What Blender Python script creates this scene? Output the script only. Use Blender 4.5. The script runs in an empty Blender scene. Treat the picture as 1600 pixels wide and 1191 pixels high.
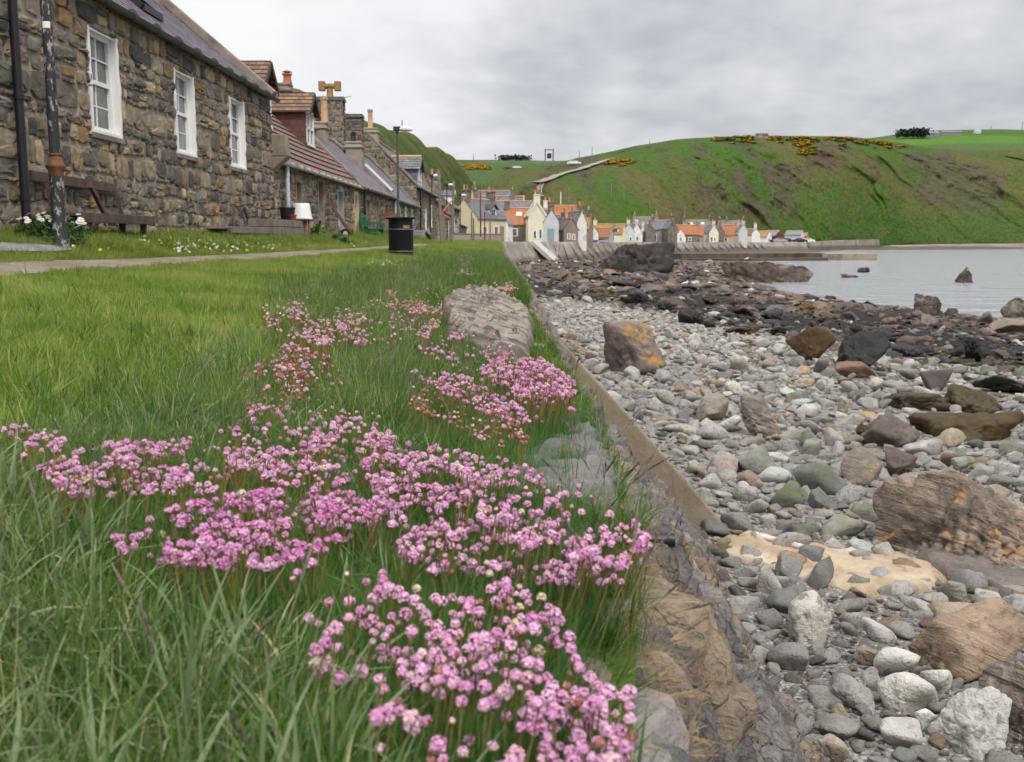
import bpy, bmesh, math, random
import numpy as np
from mathutils import Vector, Matrix
from mathutils.bvhtree import BVHTree

random.seed(7)
RNG = np.random.default_rng(11)
SC = bpy.context.scene
COL = SC.collection
R = math.radians

# ------------------------------------------------------------------ camera
FPX, CX, CY0 = 1600.0, 800.0, 595.5
PITCH = math.atan(225.5 / 1600.0)
CP, SP = math.cos(PITCH), math.sin(PITCH)
cam_d = bpy.data.cameras.new("camera")
cam = bpy.data.objects.new("camera", cam_d)
COL.objects.link(cam)
cam_d.sensor_width = 36.0
cam_d.lens = 36.0
cam_d.clip_start = 0.05
cam_d.clip_end = 6000
cam_d.dof.use_dof = True
cam_d.dof.focus_distance = 5.2
cam_d.dof.aperture_fstop = 8.5
cam.rotation_euler = (R(90) - PITCH, 0, 0)
SC.camera = cam

def ray(u, v):
    cx = (u - CX) / FPX
    cy = (CY0 - v) / FPX
    return Vector((cx, CP + cy * SP, -SP + cy * CP))
def at_z(u, v, z):
    d = ray(u, v); t = z / d.z
    return d * t
def at_x(u, v, x):
    d = ray(u, v); return d * (x / d.x)
def at_y(u, v, y):
    d = ray(u, v); return d * (y / d.y)
def at_surf(u, v, f, h=0.0, z0=-0.6, n=14):
    """where the ray through a point meets the height field f (+h)"""
    d = ray(u, v); t0 = t = 0.4
    while t < 400:
        p = d * t
        if p.z < f(p.x, p.y) + h: break
        t0 = t; t *= 1.03
    for _ in range(12):
        m = (t0 + t) / 2; p = d * m
        if p.z < f(p.x, p.y) + h: t = m
        else: t0 = m
    return d * t
def to_px(p):
    x, y, z = p
    f = y * CP - z * SP
    up = y * SP + z * CP
    return CX + FPX * x / f, CY0 - FPX * up / f

# ------------------------------------------------------------------ noise
def _h(ix, iy, iz, seed):
    n = (ix.astype(np.int64) * 374761393 + iy.astype(np.int64) * 668265263 + iz.astype(np.int64) * 2147483647 + seed * 974711) & 0xFFFFFFFF
    n = ((n ^ (n >> 13)) * 1274126177) & 0xFFFFFFFF
    n = ((n ^ (n >> 16)) * 2246822519) & 0xFFFFFFFF
    return ((n ^ (n >> 15)) & 0xFFFFFF) / float(0xFFFFFF)
def vnoise(P, seed=0):
    P = np.asarray(P, float)
    I = np.floor(P).astype(np.int64); F = P - I
    F = F * F * F * (F * (F * 6 - 15) + 10)
    ix, iy, iz = I[:, 0], I[:, 1], I[:, 2]
    fx, fy, fz = F[:, 0], F[:, 1], F[:, 2]
    r = 0
    for a in (0, 1):
        for b in (0, 1):
            for c in (0, 1):
                w = (fx if a else 1 - fx) * (fy if b else 1 - fy) * (fz if c else 1 - fz)
                r = r + w * _h(ix + a, iy + b, iz + c, seed)
    return r * 2 - 1
def fbm(P, seed=0, octv=4, gain=0.5, lac=2.03):
    P = np.asarray(P, float); a = 1.0; s = 0; t = 0
    for o in range(octv):
        s = s + a * vnoise(P, seed + o * 17); t += a
        P = P * lac + 11.3; a *= gain
    return s / t
def fbm2(x, y, seed=0, octv=4):
    x = np.atleast_1d(np.asarray(x, float)); y = np.atleast_1d(np.asarray(y, float))
    return fbm(np.stack([x, y, np.zeros_like(x) + 0.37], 1), seed, octv)
def worley2(x, y, seed=0):
    """F1, F2 and a per-cell random id for 2-D points"""
    ix = np.floor(x).astype(np.int64); iy = np.floor(y).astype(np.int64)
    f1 = np.full(x.shape, 9.0); f2 = np.full(x.shape, 9.0); cid = np.zeros(x.shape)
    for a in (-1, 0, 1):
        for b in (-1, 0, 1):
            cx = ix + a; cy = iy + b
            px = cx + 0.1 + 0.8 * _h(cx, cy, cx * 0, seed); py = cy + 0.1 + 0.8 * _h(cx, cy, cx * 0 + 1, seed)
            d = np.hypot(px - x, py - y)
            new = d < f1
            f2 = np.where(new, f1, np.minimum(f2, d))
            cid = np.where(new, _h(cx, cy, cx * 0 + 2, seed), cid)
            f1 = np.where(new, d, f1)
    return f1, f2, cid
def sstep(a, b, x):
    t = np.clip((np.asarray(x, float) - a) / (b - a), 0, 1)
    return t * t * (3 - 2 * t)

# ------------------------------------------------------------------ mesh helpers
def mesh_from(name, V, F, cols=None, uvs=None, smooth=False):
    me = bpy.data.meshes.new(name)
    V = np.asarray(V, np.float32).reshape(-1, 3)
    if isinstance(F, np.ndarray):
        n, k = F.shape
        me.vertices.add(len(V)); me.vertices.foreach_set("co", V.ravel())
        me.loops.add(n * k); me.loops.foreach_set("vertex_index", F.astype(np.int32).ravel())
        me.polygons.add(n); me.polygons.foreach_set("loop_start", np.arange(0, n * k, k, dtype=np.int32))
        me.update(calc_edges=True)
    else:
        me.from_pydata(V.tolist(), [], F)
    if cols is not None:
        at = me.color_attributes.new("col", "FLOAT_COLOR", "POINT")
        c = np.ones((len(V), 4), np.float32); c[:, :3] = np.asarray(cols)[:, :3]
        at.data.foreach_set("color", c.ravel())
    if uvs is not None:
        uv = me.uv_layers.new(name="UVMap")
        li = np.zeros(len(me.loops), np.int32); me.loops.foreach_get("vertex_index", li)
        uv.data.foreach_set("uv", np.asarray(uvs, np.float32)[li].ravel())
    if smooth:
        me.polygons.foreach_set("use_smooth", np.ones(len(me.polygons), bool))
    me.validate()
    return me

def link(name, me, mats=None, parent=None, loc=None):
    o = bpy.data.objects.new(name, me)
    COL.objects.link(o)
    if mats is not None:
        for m in (mats if isinstance(mats, (list, tuple)) else [mats]):
            me.materials.append(m)
    if parent is not None:
        o.parent = parent
    if loc is not None:
        o.location = loc
    return o

def tag(o, label=None, cat=None, group=None, kind=None):
    if label: o["label"] = label
    if cat: o["category"] = cat
    if group: o["group"] = group
    if kind: o["kind"] = kind
    return o
def thing(name, label, cat, loc=(0, 0, 0), rz=0.0, group=None):
    o = bpy.data.objects.new(name, None)
    COL.objects.link(o)
    o.empty_display_size = 0.2
    o.location = loc; o.rotation_euler = (0, 0, rz)
    return tag(o, label, cat, group)
def struct(name, me, mats):
    return tag(link(name, me, mats), kind="structure")
def copy_tree(o, parent=None):
    c = o.copy(); COL.objects.link(c)
    if parent is not None: c.parent = parent
    for ch in list(o.children):
        copy_tree(ch, c)
    return c

class MB:
    """collects simple solids; build() links them as one mesh object"""
    def __init__(s): s.V = []; s.F = []; s.M = []; s.UV = {}
    def add(s, V, F, mi=0):
        o = len(s.V); s.V += [tuple(v) for v in V]
        s.F += [tuple(i + o for i in f) for f in F]; s.M += [mi] * len(F)
        return o
    def box(s, x0, x1, y0, y1, z0, z1, mi=0, M=None, taper=0.0):
        t = taper
        V = [(x0, y0, z0), (x1, y0, z0), (x1, y1, z0), (x0, y1, z0), (x0 + t, y0 + t, z1), (x1 - t, y0 + t, z1), (x1 - t, y1 - t, z1), (x0 + t, y1 - t, z1)]
        if M is not None: V = [M @ Vector(v) for v in V]
        s.add(V, [(0, 3, 2, 1), (4, 5, 6, 7), (0, 1, 5, 4), (1, 2, 6, 5), (2, 3, 7, 6), (3, 0, 4, 7)], mi); return s
    def bar(s, p, q, w, h, mi=0, up=(0, 0, 1)):
        p = Vector(p); q = Vector(q); d = (q - p); L = d.length; d.normalize()
        upv = Vector(up)
        if abs(d.dot(upv)) > 0.97: upv = Vector((0, 1, 0))
        a = d.cross(upv).normalized(); b = a.cross(d).normalized()
        V = []
        for e in (p, q):
            for i, j in ((-1, -1), (1, -1), (1, 1), (-1, 1)):
                V.append(e + a * (i * w / 2) + b * (j * h / 2))
        s.add(V, [(3, 2, 1, 0), (4, 5, 6, 7), (0, 1, 5, 4), (1, 2, 6, 5), (2, 3, 7, 6), (3, 0, 4, 7)], mi); return s
    def tube(s, pts, r, n=8, mi=0, cap=True):
        pts = [Vector(p) for p in pts]
        rs = r if isinstance(r, (list, tuple)) else [r] * len(pts)
        V = []; F = []; prev = None
        for i, p in enumerate(pts):
            d = (pts[min(i + 1, len(pts) - 1)] - pts[max(i - 1, 0)])
            if d.length < 1e-9: d = Vector((0, 0, 1))
            d.normalize()
            if prev is None:
                ref = Vector((0, 0, 1)) if abs(d.z) < 0.9 else Vector((1, 0, 0))
                a = d.cross(ref).normalized()
            else:
                a = (prev - d * prev.dot(d)).normalized()
            prev = a; b = d.cross(a)
            for k in range(n):
                t = 2 * math.pi * k / n
                V.append(p + (a * math.cos(t) + b * math.sin(t)) * rs[i])
        for i in range(len(pts) - 1):
            for k in range(n):
                k2 = (k + 1) % n
                F.append((i * n + k, i * n + k2, (i + 1) * n + k2, (i + 1) * n + k))
        if cap:
            F.append(tuple(range(n - 1, -1, -1))); F.append(tuple((len(pts) - 1) * n + k for k in range(n)))
        s.add(V, F, mi); return s
    def lathe(s, prof, c=(0, 0, 0), n=24, mi=0, M=None):
        """prof: (radius, z) from bottom to top"""
        V = []; F = []
        for r, z in prof:
            for k in range(n):
                t = 2 * math.pi * k / n
                v = Vector((c[0] + r * math.cos(t), c[1] + r * math.sin(t), c[2] + z))
                V.append(M @ v if M is not None else v)
        m = len(prof)
        for i in range(m - 1):
            for k in range(n):
                k2 = (k + 1) % n
                F.append((i * n + k, i * n + k2, (i + 1) * n + k2, (i + 1) * n + k))
        F.append(tuple(range(n - 1, -1, -1))); F.append(tuple((m - 1) * n + k for k in range(n)))
        s.add(V, F, mi); return s
    def prism(s, poly, axis, a0, a1, mi=0):
        """extrude a 2-D polygon along an axis ('x','y','z'); poly in the two other axes (cyclic order kept)"""
        def P(p, a):
            return {'x': (a, p[0], p[1]), 'y': (p[0], a, p[1]), 'z': (p[0], p[1], a)}[axis]
        n = len(poly)
        V = [P(p, a0) for p in poly] + [P(p, a1) for p in poly]
        F = [tuple(range(n)), tuple(range(2 * n - 1, n - 1, -1))] + [(i, n + i, n + (i + 1) % n, (i + 1) % n) for i in range(n)]
        s.add(V, F, mi); return s
    def build(s, name, mats, parent=None, smooth=False, bevel=0.0, rel=None, seg=2, loc=None):
        V = s.V
        if rel is not None: V = [(v[0] - rel[0], v[1] - rel[1], v[2] - rel[2]) for v in V]
        me = bpy.data.meshes.new(name); me.from_pydata(V, [], s.F)
        me.polygons.foreach_set("material_index", s.M)
        bm = bmesh.new(); bm.from_mesh(me)
        bmesh.ops.recalc_face_normals(bm, faces=bm.faces)
        if bevel > 0:
            es = [e for e in bm.edges if len(e.link_faces) == 2 and e.calc_face_angle(0) > 0.6]
            bmesh.ops.bevel(bm, geom=es, offset=bevel, segments=seg, affect='EDGES', profile=0.5, clamp_overlap=True)
        bm.to_mesh(me); bm.free()
        if smooth:
            me.polygons.foreach_set("use_smooth", np.ones(len(me.polygons), bool))
            try: me.set_sharp_from_angle(angle=R(40))
            except Exception: pass
        return link(name, me, mats, parent, loc)

_ico = {}
def ico(sub):
    if sub not in _ico:
        bm = bmesh.new(); bmesh.ops.create_icosphere(bm, subdivisions=sub, radius=1.0)
        V = np.array([v.co[:] for v in bm.verts]); F = np.array([[v.index for v in f.verts] for f in bm.faces])
        bm.free(); _ico[sub] = (V, F)
    V, F = _ico[sub]
    return V.copy(), F.copy()

def rock(seed, sub=3, planes=12, dims=(1, 1, 1), soft=9.0, rough=0.06, freq=1.6, strata=0.0, sfreq=5.0, saxis=(0.2, 0.1, 1), jag=0.0, lo=0.62, asp=None):
    """a faceted, weathered stone: a rounded cut of a sphere by random planes, then noise and bedding ridges"""
    rg = np.random.default_rng(seed)
    V, F = ico(sub); d = V
    bx = planes < 0; planes = abs(planes)
    N = rg.normal(size=(planes, 3)); N /= np.linalg.norm(N, axis=1)[:, None]
    H = rg.uniform(lo, 1.0, planes)
    if bx:      # blocky: six tilted faces first, the rest only chip the corners
        q = np.array([(1, 0, 0), (-1, 0, 0), (0, 1, 0), (0, -1, 0), (0, 0, 1), (0, 0, -1)]) + rg.normal(0, .30, (6, 3)); q /= np.linalg.norm(q, axis=1)[:, None]
        N = np.concatenate([q, N]); H = np.concatenate([rg.uniform(.78, .92, 6), rg.uniform(1.08, 1.3, planes)])
    dot = np.maximum(d @ N.T, 0.05)
    r = np.minimum(H / dot, 2.2)
    r = -np.log(np.exp(-soft * r).sum(1)) / soft
    r = r / r.max()
    P = d * r[:, None]
    off = rg.uniform(0, 50, 3)
    A = np.array(asp if asp is not None else dims, float); A = A / A.max()
    n1 = fbm(P * A * freq + off, seed, 5, 0.55)
    P = P + d * (n1 * rough)[:, None]
    P = P + d * (fbm(P * A * freq * 4.3 + off, seed + 21, 4, 0.6) * rough * .38)[:, None]
    if jag > 0:
        n2 = 1 - np.abs(fbm(P * A * freq * 2.1 + off + 7, seed + 5, 4, 0.6)) * 2
        P = P - d * (np.clip(n2, 0, 1) ** 3 * jag)[:, None]
    if strata > 0:
        ax = np.array(saxis, float); ax /= np.linalg.norm(ax)
        s = (P * A) @ ax * sfreq + fbm(P * A * 1.3 + off, seed + 3, 3) * 1.1
        fr = s - np.floor(s)
        st = (np.minimum(fr * 5, 1) - np.clip((fr - .85) / .15, 0, 1)) - 0.5
        lay = _h(np.floor(s).astype(np.int64), np.floor(s).astype(np.int64) * 0, np.floor(s).astype(np.int64) * 0, seed) - .5
        P = P + d * (strata * (st * 0.5 + lay))[:, None]
    return P * np.array(dims), F

# ------------------------------------------------------------------ materials
def new_mat(name):
    m = bpy.data.materials.new(name); m.use_nodes = True
    nt = m.node_tree
    for n in list(nt.nodes): nt.nodes.remove(n)
    out = nt.nodes.new("ShaderNodeOutputMaterial")
    b = nt.nodes.new("ShaderNodeBsdfPrincipled")
    nt.links.new(b.outputs[0], out.inputs[0])
    return m, nt, b
class N:
    """small wrapper that makes node code short"""
    def __init__(s, nt): s.nt = nt
    def mk(s, t, **kw):
        n = s.nt.nodes.new(t)
        for k, v in kw.items(): setattr(n, k, v)
        return n
    def put(s, sock, v):
        if hasattr(v, "is_output") or isinstance(v, bpy.types.NodeSocket): s.nt.links.new(v, sock)
        else:
            if isinstance(v, (tuple, list)) and len(v) == 3 and sock.type == 'RGBA': v = (*v, 1)
            sock.default_value = v
    def coord(s, kind="Position"):
        if kind == "Position": return s.mk("ShaderNodeNewGeometry").outputs["Position"]
        return s.mk("ShaderNodeTexCoord").outputs[kind]
    def mapping(s, v, scale=(1, 1, 1), loc=(0, 0, 0), rot=(0, 0, 0)):
        n = s.mk("ShaderNodeMapping"); s.put(n.inputs["Vector"], v)
        n.inputs["Scale"].default_value = scale; s.put(n.inputs["Location"], loc); n.inputs["Rotation"].default_value = rot
        return n.outputs[0]
    def noise(s, v, scale, detail=5, rough=0.55, dist=0.0, out="Fac"):
        n = s.mk("ShaderNodeTexNoise"); s.put(n.inputs["Vector"], v)
        n.inputs["Scale"].default_value = scale; n.inputs["Detail"].default_value = min(detail, 4)
        n.inputs["Roughness"].default_value = rough; n.inputs["Distortion"].default_value = dist
        return n.outputs[out]
    def voro(s, v, scale, feature="F1", out="Distance", rand=1.0, metric="EUCLIDEAN"):
        n = s.mk("ShaderNodeTexVoronoi", feature=feature)
        if feature not in ("DISTANCE_TO_EDGE",): n.distance = metric
        s.put(n.inputs["Vector"], v); n.inputs["Scale"].default_value = scale; n.inputs["Randomness"].default_value = rand
        return n.outputs[out]
    def ramp(s, f, stops, interp="LINEAR"):
        n = s.mk("ShaderNodeValToRGB"); s.put(n.inputs[0], f)
        cr = n.color_ramp; cr.interpolation = interp
        while len(cr.elements) > 1: cr.elements.remove(cr.elements[-1])
        for i, (p, c) in enumerate(stops):
            e = cr.elements[0] if i == 0 else cr.elements.new(p)
            e.position = p
            if not isinstance(c, (tuple, list)): c = (c, c, c)
            e.color = (*c[:3], 1)
        return n.outputs[0]
    def mix(s, f, a, b, mode="MIX"):
        n = s.mk("ShaderNodeMix", data_type='RGBA', blend_type=mode)
        s.put(n.inputs[0], f); s.put(n.inputs[6], a); s.put(n.inputs[7], b)
        return n.outputs[2]
    def math(s, op, a, b=0.0, clamp=False):
        n = s.mk("ShaderNodeMath", operation=op, use_clamp=clamp); s.put(n.inputs[0], a); s.put(n.inputs[1], b)
        return n.outputs[0]
    def mapr(s, v, a, b, c=0.0, d=1.0, smooth=True):
        n = s.mk("ShaderNodeMapRange"); n.interpolation_type = 'SMOOTHSTEP' if smooth else 'LINEAR'
        s.put(n.inputs[0], v); n.inputs[1].default_value = a; n.inputs[2].default_value = b; n.inputs[3].default_value = c; n.inputs[4].default_value = d
        return n.outputs[0]
    def bump(s, h, strength=0.4, dist=0.02, normal=None):
        n = s.mk("ShaderNodeBump"); s.put(n.inputs["Height"], h); n.inputs["Strength"].default_value = strength; n.inputs["Distance"].default_value = dist
        if normal is not None: s.put(n.inputs["Normal"], normal)
        return n.outputs[0]
    def attr(s, name, out="Color"):
        n = s.mk("ShaderNodeAttribute"); n.attribute_name = name
        return n.outputs[out]
    def objinfo(s, out="Random"): return s.mk("ShaderNodeObjectInfo").outputs[out]
    def hsv(s, c, h=0.5, sat=1.0, val=1.0):
        n = s.mk("ShaderNodeHueSaturation"); s.put(n.inputs["Hue"], h); s.put(n.inputs["Saturation"], sat); s.put(n.inputs["Value"], val); s.put(n.inputs["Color"], c)
        return n.outputs[0]

def plain(name, c, rough=0.6, var=0.12, scale=6.0, bump=0.15, metal=0.0, coord="Object", spec=0.5, dirt=None, bscale=None):
    """a surface of one colour that is never perfectly even"""
    m, nt, b = new_mat(name); n = N(nt)
    v = n.coord(coord)
    f = n.noise(v, scale, 6, 0.6)
    c0 = tuple(max(0, x * (1 - var * 2)) for x in c); c1 = tuple(min(1, x * (1 + var * 2)) for x in c)
    col = n.ramp(f, [(0.25, c0), (0.75, c1)])
    if dirt is not None:
        g = n.noise(v, scale * 0.37, 5, 0.65)
        col = n.mix(n.mapr(g, 0.5, 0.68), col, dirt)
    n.put(b.inputs["Base Color"], col)
    b.inputs["Roughness"].default_value = rough; b.inputs["Metallic"].default_value = metal
    b.inputs["Specular IOR Level"].default_value = spec
    if bump > 0:
        n.put(b.inputs["Normal"], n.bump(n.noise(v, bscale or scale * 5, 5, 0.6), bump, 0.02))
    return m

def vcol_mat(name, rough=0.9, nscale=9.0, amp=0.35, bump=0.5, bscale=30.0, bdist=0.01, fine=60.0, spec=0.3, sat=1.0):
    """colour held by the mesh's own 'col' attribute, broken up by noise in world space"""
    m, nt, b = new_mat(name); n = N(nt)
    v = n.coord("Position"); c = n.attr("col")
    f = n.noise(v, nscale, 7, 0.65); g = n.noise(v, fine, 4, 0.6)
    k = n.math('ADD', n.mapr(f, 0.2, 0.8, 1 - amp, 1 + amp, False), n.mapr(g, 0.2, 0.8, -amp * .5, amp * .5, False))
    mul = n.mk("ShaderNodeCombineColor")
    for i in range(3): n.put(mul.inputs[i], k)
    col = n.mix(1.0, c, mul.outputs[0], 'MULTIPLY')
    n.put(b.inputs["Base Color"], col); b.inputs["Roughness"].default_value = rough; b.inputs["Specular IOR Level"].default_value = spec
    h = n.math('ADD', n.noise(v, bscale, 8, 0.65), n.math('MULTIPLY', n.noise(v, bscale * 4, 4, 0.6), 0.35))
    n.put(b.inputs["Normal"], n.bump(h, bump, bdist))
    return m
# ------------------------------------------------------------------ world: broken overcast over a physical sky
SUN_EL, SUN_AZ = R(52), R(150)          # azimuth from +Y towards +X: behind the viewer, over the sea
w = bpy.data.worlds.new("World"); SC.world = w; w.use_nodes = True
nt = w.node_tree
for x in list(nt.nodes): nt.nodes.remove(x)
n = N(nt)
wo = n.mk("ShaderNodeOutputWorld"); bg = n.mk("ShaderNodeBackground"); nt.links.new(bg.outputs[0], wo.inputs[0])
sky = n.mk("ShaderNodeTexSky"); sky.sky_type = 'NISHITA'; sky.sun_disc = False
sky.sun_elevation = SUN_EL; sky.sun_rotation = SUN_AZ; sky.altitude = 10; sky.dust_density = 2.0
dirv = n.coord("Generated")
sep = n.mk("ShaderNodeSeparateXYZ"); nt.links.new(dirv, sep.inputs[0])
zc = n.math('MAXIMUM', sep.outputs[2], 0.0)
den = n.math('ADD', zc, 0.30)
cmb = n.mk("ShaderNodeCombineXYZ")
n.put(cmb.inputs[0], n.math('DIVIDE', sep.outputs[0], den)); n.put(cmb.inputs[1], n.math('DIVIDE', sep.outputs[1], den)); cmb.inputs[2].default_value = 3.3
big = n.noise(n.mapping(cmb.outputs[0], (1.5, 1.0, 1), (4.1, 0.6, 0)), 1.0, 6, 0.56, 0.15)
wisp = n.noise(n.mapping(cmb.outputs[0], (3.4, 4.0, 1), (1.7, 7.2, 0), (0, 0, 0.25)), 1.0, 6, 0.6, 0.2)
f = n.math('ADD', n.math('MULTIPLY', big, 0.74), n.math('MULTIPLY', wisp, 0.26))
# thicker, greyer cloud towards the sea, and higher up
f = n.math('ADD', f, n.math('MULTIPLY', n.math('SUBTRACT', sep.outputs[0], 0.08), -0.46))
f = n.math('ADD', f, n.math('MULTIPLY', n.math('SUBTRACT', 0.10, zc), 0.42))
cl = n.ramp(f, [(0.29, (2.7, 2.77, 3.05)), (0.38, (3.4, 3.47, 3.7)), (0.47, (4.4, 4.44, 4.6)), (0.55, (5.55, 5.57, 5.7)), (0.68, (6.2, 6.2, 6.2))])
gain = n.mapr(sep.outputs[2], 0.24, 0.7, 1.0, 2.9)
gc = n.mk("ShaderNodeCombineColor")
for i in range(3): n.put(gc.inputs[i], gain)
cl = n.mix(1.0, cl, gc.outputs[0], 'MULTIPLY')
n.put(bg.inputs[0], n.mix(0.94, sky.outputs[0], cl)); bg.inputs[1].default_value = 0.10
ld = bpy.data.lights.new("sun", 'SUN'); ld.energy = 1.5; ld.angle = R(12); ld.color = (1.0, 0.95, 0.87)
lo = bpy.data.objects.new("sun", ld); COL.objects.link(lo)
sd = Vector((math.sin(SUN_AZ) * math.cos(SUN_EL), math.cos(SUN_AZ) * math.cos(SUN_EL), math.sin(SUN_EL)))
lo.rotation_euler = (-sd).to_track_quat('-Z', 'Y').to_euler(); lo.location = sd * 300
SC.view_settings.view_transform = 'Standard'; SC.view_settings.look = 'None'
SC.view_settings.exposure = 0.68; SC.view_settings.gamma = 1.0
SC.cycles.use_denoising = True
SC.cycles.max_bounces = 3; SC.cycles.diffuse_bounces = 2; SC.cycles.glossy_bounces = 1; SC.cycles.transmission_bounces = 2
SC.cycles.use_adaptive_sampling = True; SC.cycles.adaptive_threshold = 0.035; SC.cycles.adaptive_min_samples = 16
SC.cycles.caustics_reflective = False; SC.cycles.caustics_refractive = False

# ------------------------------------------------------------------ heights of the place
SEA = -3.9
_px = [-40, -14, -9, -6.3, -5.9, -5.2, -4.6, -3.3, -2.6, -1.2, 0, 0.6]
_pz = [0.3, 0.15, 0.05, 0.02, 0.0, -0.12, -0.29, -0.42, -0.49, -0.60, -0.68, -0.70]
def zg(x, y):
    f = float(sstep(42, 80, y))
    p = float(np.interp(x, _px, _pz))
    far = float(np.interp(y, [42, 75, 130, 200], [-0.40, -0.5, -0.85, -0.95]))
    return p * (1 - f) + far * f
def zg_np(x, y):
    f = sstep(42, 80, y); p = np.interp(x, _px, _pz)
    far = np.interp(y, [42, 75, 130, 200], [-0.40, -0.5, -0.85, -0.95])
    return p * (1 - f) + far * f
def EDGE(y): return np.interp(y, [0, 1.0, 1.3, 1.76, 3.0, 4.4, 9.8, 20, 130], [-.05, .09, .15, .215, .295, .28, .16, -.07, -1.95])
def FOOT(y): return EDGE(y) + np.interp(y, [0, 5, 7, 9, 9.6, 44, 130], [1.15, 1.32, 1.42, 1.72, 1.45, 1.75, 2.6])
def zb_np(x, y):
    z0 = np.interp(y, [5, 9, 40, 100, 200], [-2.66, -2.7, -2.82, -3.2, -3.4])
    xw = np.interp(y, [0, 45, 60, 75, 156, 165, 208, 300, 420], [24, 23.5, 20, 18.5, 34, 38, 44, 100, 420])
    B = FOOT(y)
    t = (x - B) / (xw - B)
    return z0 + (SEA - z0) * np.clip(t, -0.3, 1.6)
def zb(x, y): return float(zb_np(np.array([x]), np.array([y]))[0])

# ------------------------------------------------------------------ grass bank and the path on it
def grass_ground_mat():
    m, nt, b = new_mat("turf"); n = N(nt); v = n.coord("Position")
    a = n.noise(v, 1.1, 6, 0.65); c = n.noise(v, 14.0, 5, 0.6)
    col = n.ramp(a, [(0.3, (0.055, 0.105, 0.018)), (0.5, (0.09, 0.145, 0.025)), (0.7, (0.155, 0.175, 0.05))])
    col = n.mix(n.mapr(c, 0.5, 0.72, 0, .6), col, (0.13, 0.11, 0.055))
    n.put(b.inputs["Base Color"], col); b.inputs["Roughness"].default_value = 1; b.inputs["Specular IOR Level"].default_value = 0.1
    n.put(b.inputs["Normal"], n.bump(n.noise(v, 40, 5), 0.8, 0.03))
    return m
M_turf = grass_ground_mat()
ys = np.concatenate([np.linspace(-1.5, 12, 100), np.geomspace(12.2, 130, 110)])
cs = np.linspace(0, 1, 70)
Y, C = np.meshgrid(ys, cs, indexing='ij')
X = -14 + (EDGE(Y) + 0.012 + 14) * (1 - (1 - C) ** 1.5)
Z = zg_np(X, Y) + 0.035 * fbm2(X.ravel() * .9, Y.ravel() * .9, 5).reshape(X.shape) * sstep(-.1, .5, EDGE(Y) - X)
def grid_faces(a, b):
    i = np.arange(a * b).reshape(a, b)
    return np.stack([i[:-1, :-1].ravel(), i[:-1, 1:].ravel(), i[1:, 1:].ravel(), i[1:, :-1].ravel()], 1)
me = mesh_from("grass_bank", np.stack([X, Y, Z], -1).reshape(-1, 3), grid_faces(*X.shape)[:, ::-1].copy(), smooth=True)
struct("grass_bank", me, M_turf)

def gravel_mat(name, c0, c1, sc=60):
    m, nt, b = new_mat(name); n = N(nt); v = n.coord("Position")
    vc = n.voro(v, sc, "F1", "Color"); vd = n.voro(v, sc, "F1", "Distance")
    g = n.mk("ShaderNodeSeparateColor"); n.put(g.inputs[0], vc)
    col = n.mix(g.outputs[0], c0, c1)
    col = n.mix(n.mapr(n.noise(v, 2.2, 5), 0.45, 0.62, 0, .55), col, tuple(x * .62 for x in c0))
    n.put(b.inputs["Base Color"], col); b.inputs["Roughness"].default_value = .95
    n.put(b.inputs["Normal"], n.bump(n.math('SUBTRACT', 1.0, vd), 0.8, 0.02))
    return m
M_path = gravel_mat("path_gravel", (0.23, 0.18, 0.13), (0.35, 0.28, 0.215), 45)
M_gravel = gravel_mat("grey_gravel", (0.22, 0.22, 0.23), (0.36, 0.36, 0.37), 55)
PATHC = [at_surf(u, v, zg) for u, v in ((-160, 436), (0, 426), (150, 418.5), (300, 410), (400, 404.5), (500, 397.5), (600, 390.5), (640, 386.5))]
def path_x(y):
    return float(np.interp(y, [p.y for p in PATHC], [p.x for p in PATHC]))
def path_half(y): return 0.28 + 0.006 * y
pV = []; pF = []
pys = np.linspace(6.6, PATHC[-1].y + 8, 110)
for i, y in enumerate(pys):
    xc = path_x(y); h = path_half(y)
    for k in range(7):
        s = -1 + k / 3
        wob = 0.10 * float(fbm2(y * 1.7, k * 3.1 + (0 if k < 3 else 9), 8)[0]) if k in (0, 6) else 0
        x = xc + s * h + wob
        pV.append((x, y, zg(x, y) + 0.045 - 0.02 * (abs(s) == 1)))
struct("path", mesh_from("path", pV, grid_faces(len(pys), 7), smooth=True), M_path)
gp = [at_surf(u, v, zg) for u, v in ((-60, 384), (0, 386), (60, 388), (105, 392), (118, 397), (80, 400), (20, 400), (-60, 400))]
gV = [(p.x, p.y, zg(p.x, p.y) + 0.05) for p in gp]; c0 = sum((Vector(p) for p in gV), Vector()) / len(gV)
gV.append((c0.x, c0.y, zg(c0.x, c0.y) + 0.065))
struct("gravel_patch", mesh_from("gravel_patch", gV, [(i, (i + 1) % 8, 8) for i in range(8)]), M_gravel)

# ------------------------------------------------------------------ sea
def water_mat():
    m, nt, b = new_mat("sea_water"); n = N(nt); v = n.coord("Position")
    b.inputs["Base Color"].default_value = (0.29, 0.298, 0.312, 1); b.inputs["Roughness"].default_value = 0.16
    b.inputs["IOR"].default_value = 1.33; b.inputs["Specular IOR Level"].default_value = 0.9
    a = n.noise(n.mapping(v, (0.5, 1.0, 1)), 1.3, 4, 0.6); c = n.noise(n.mapping(v, (0.30, 0.80, 1)), 0.6, 4, 0.6)
    n.put(b.inputs["Normal"], n.bump(n.math('ADD', a, n.math('MULTIPLY', c, 2.5)), 0.8, 0.35))
    return m
struct("sea", mesh_from("sea", [(1, 2, SEA), (3000, 2, SEA), (3000, 3500, SEA), (1, 3500, SEA)], [(0, 1, 2, 3)]), water_mat())

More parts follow.
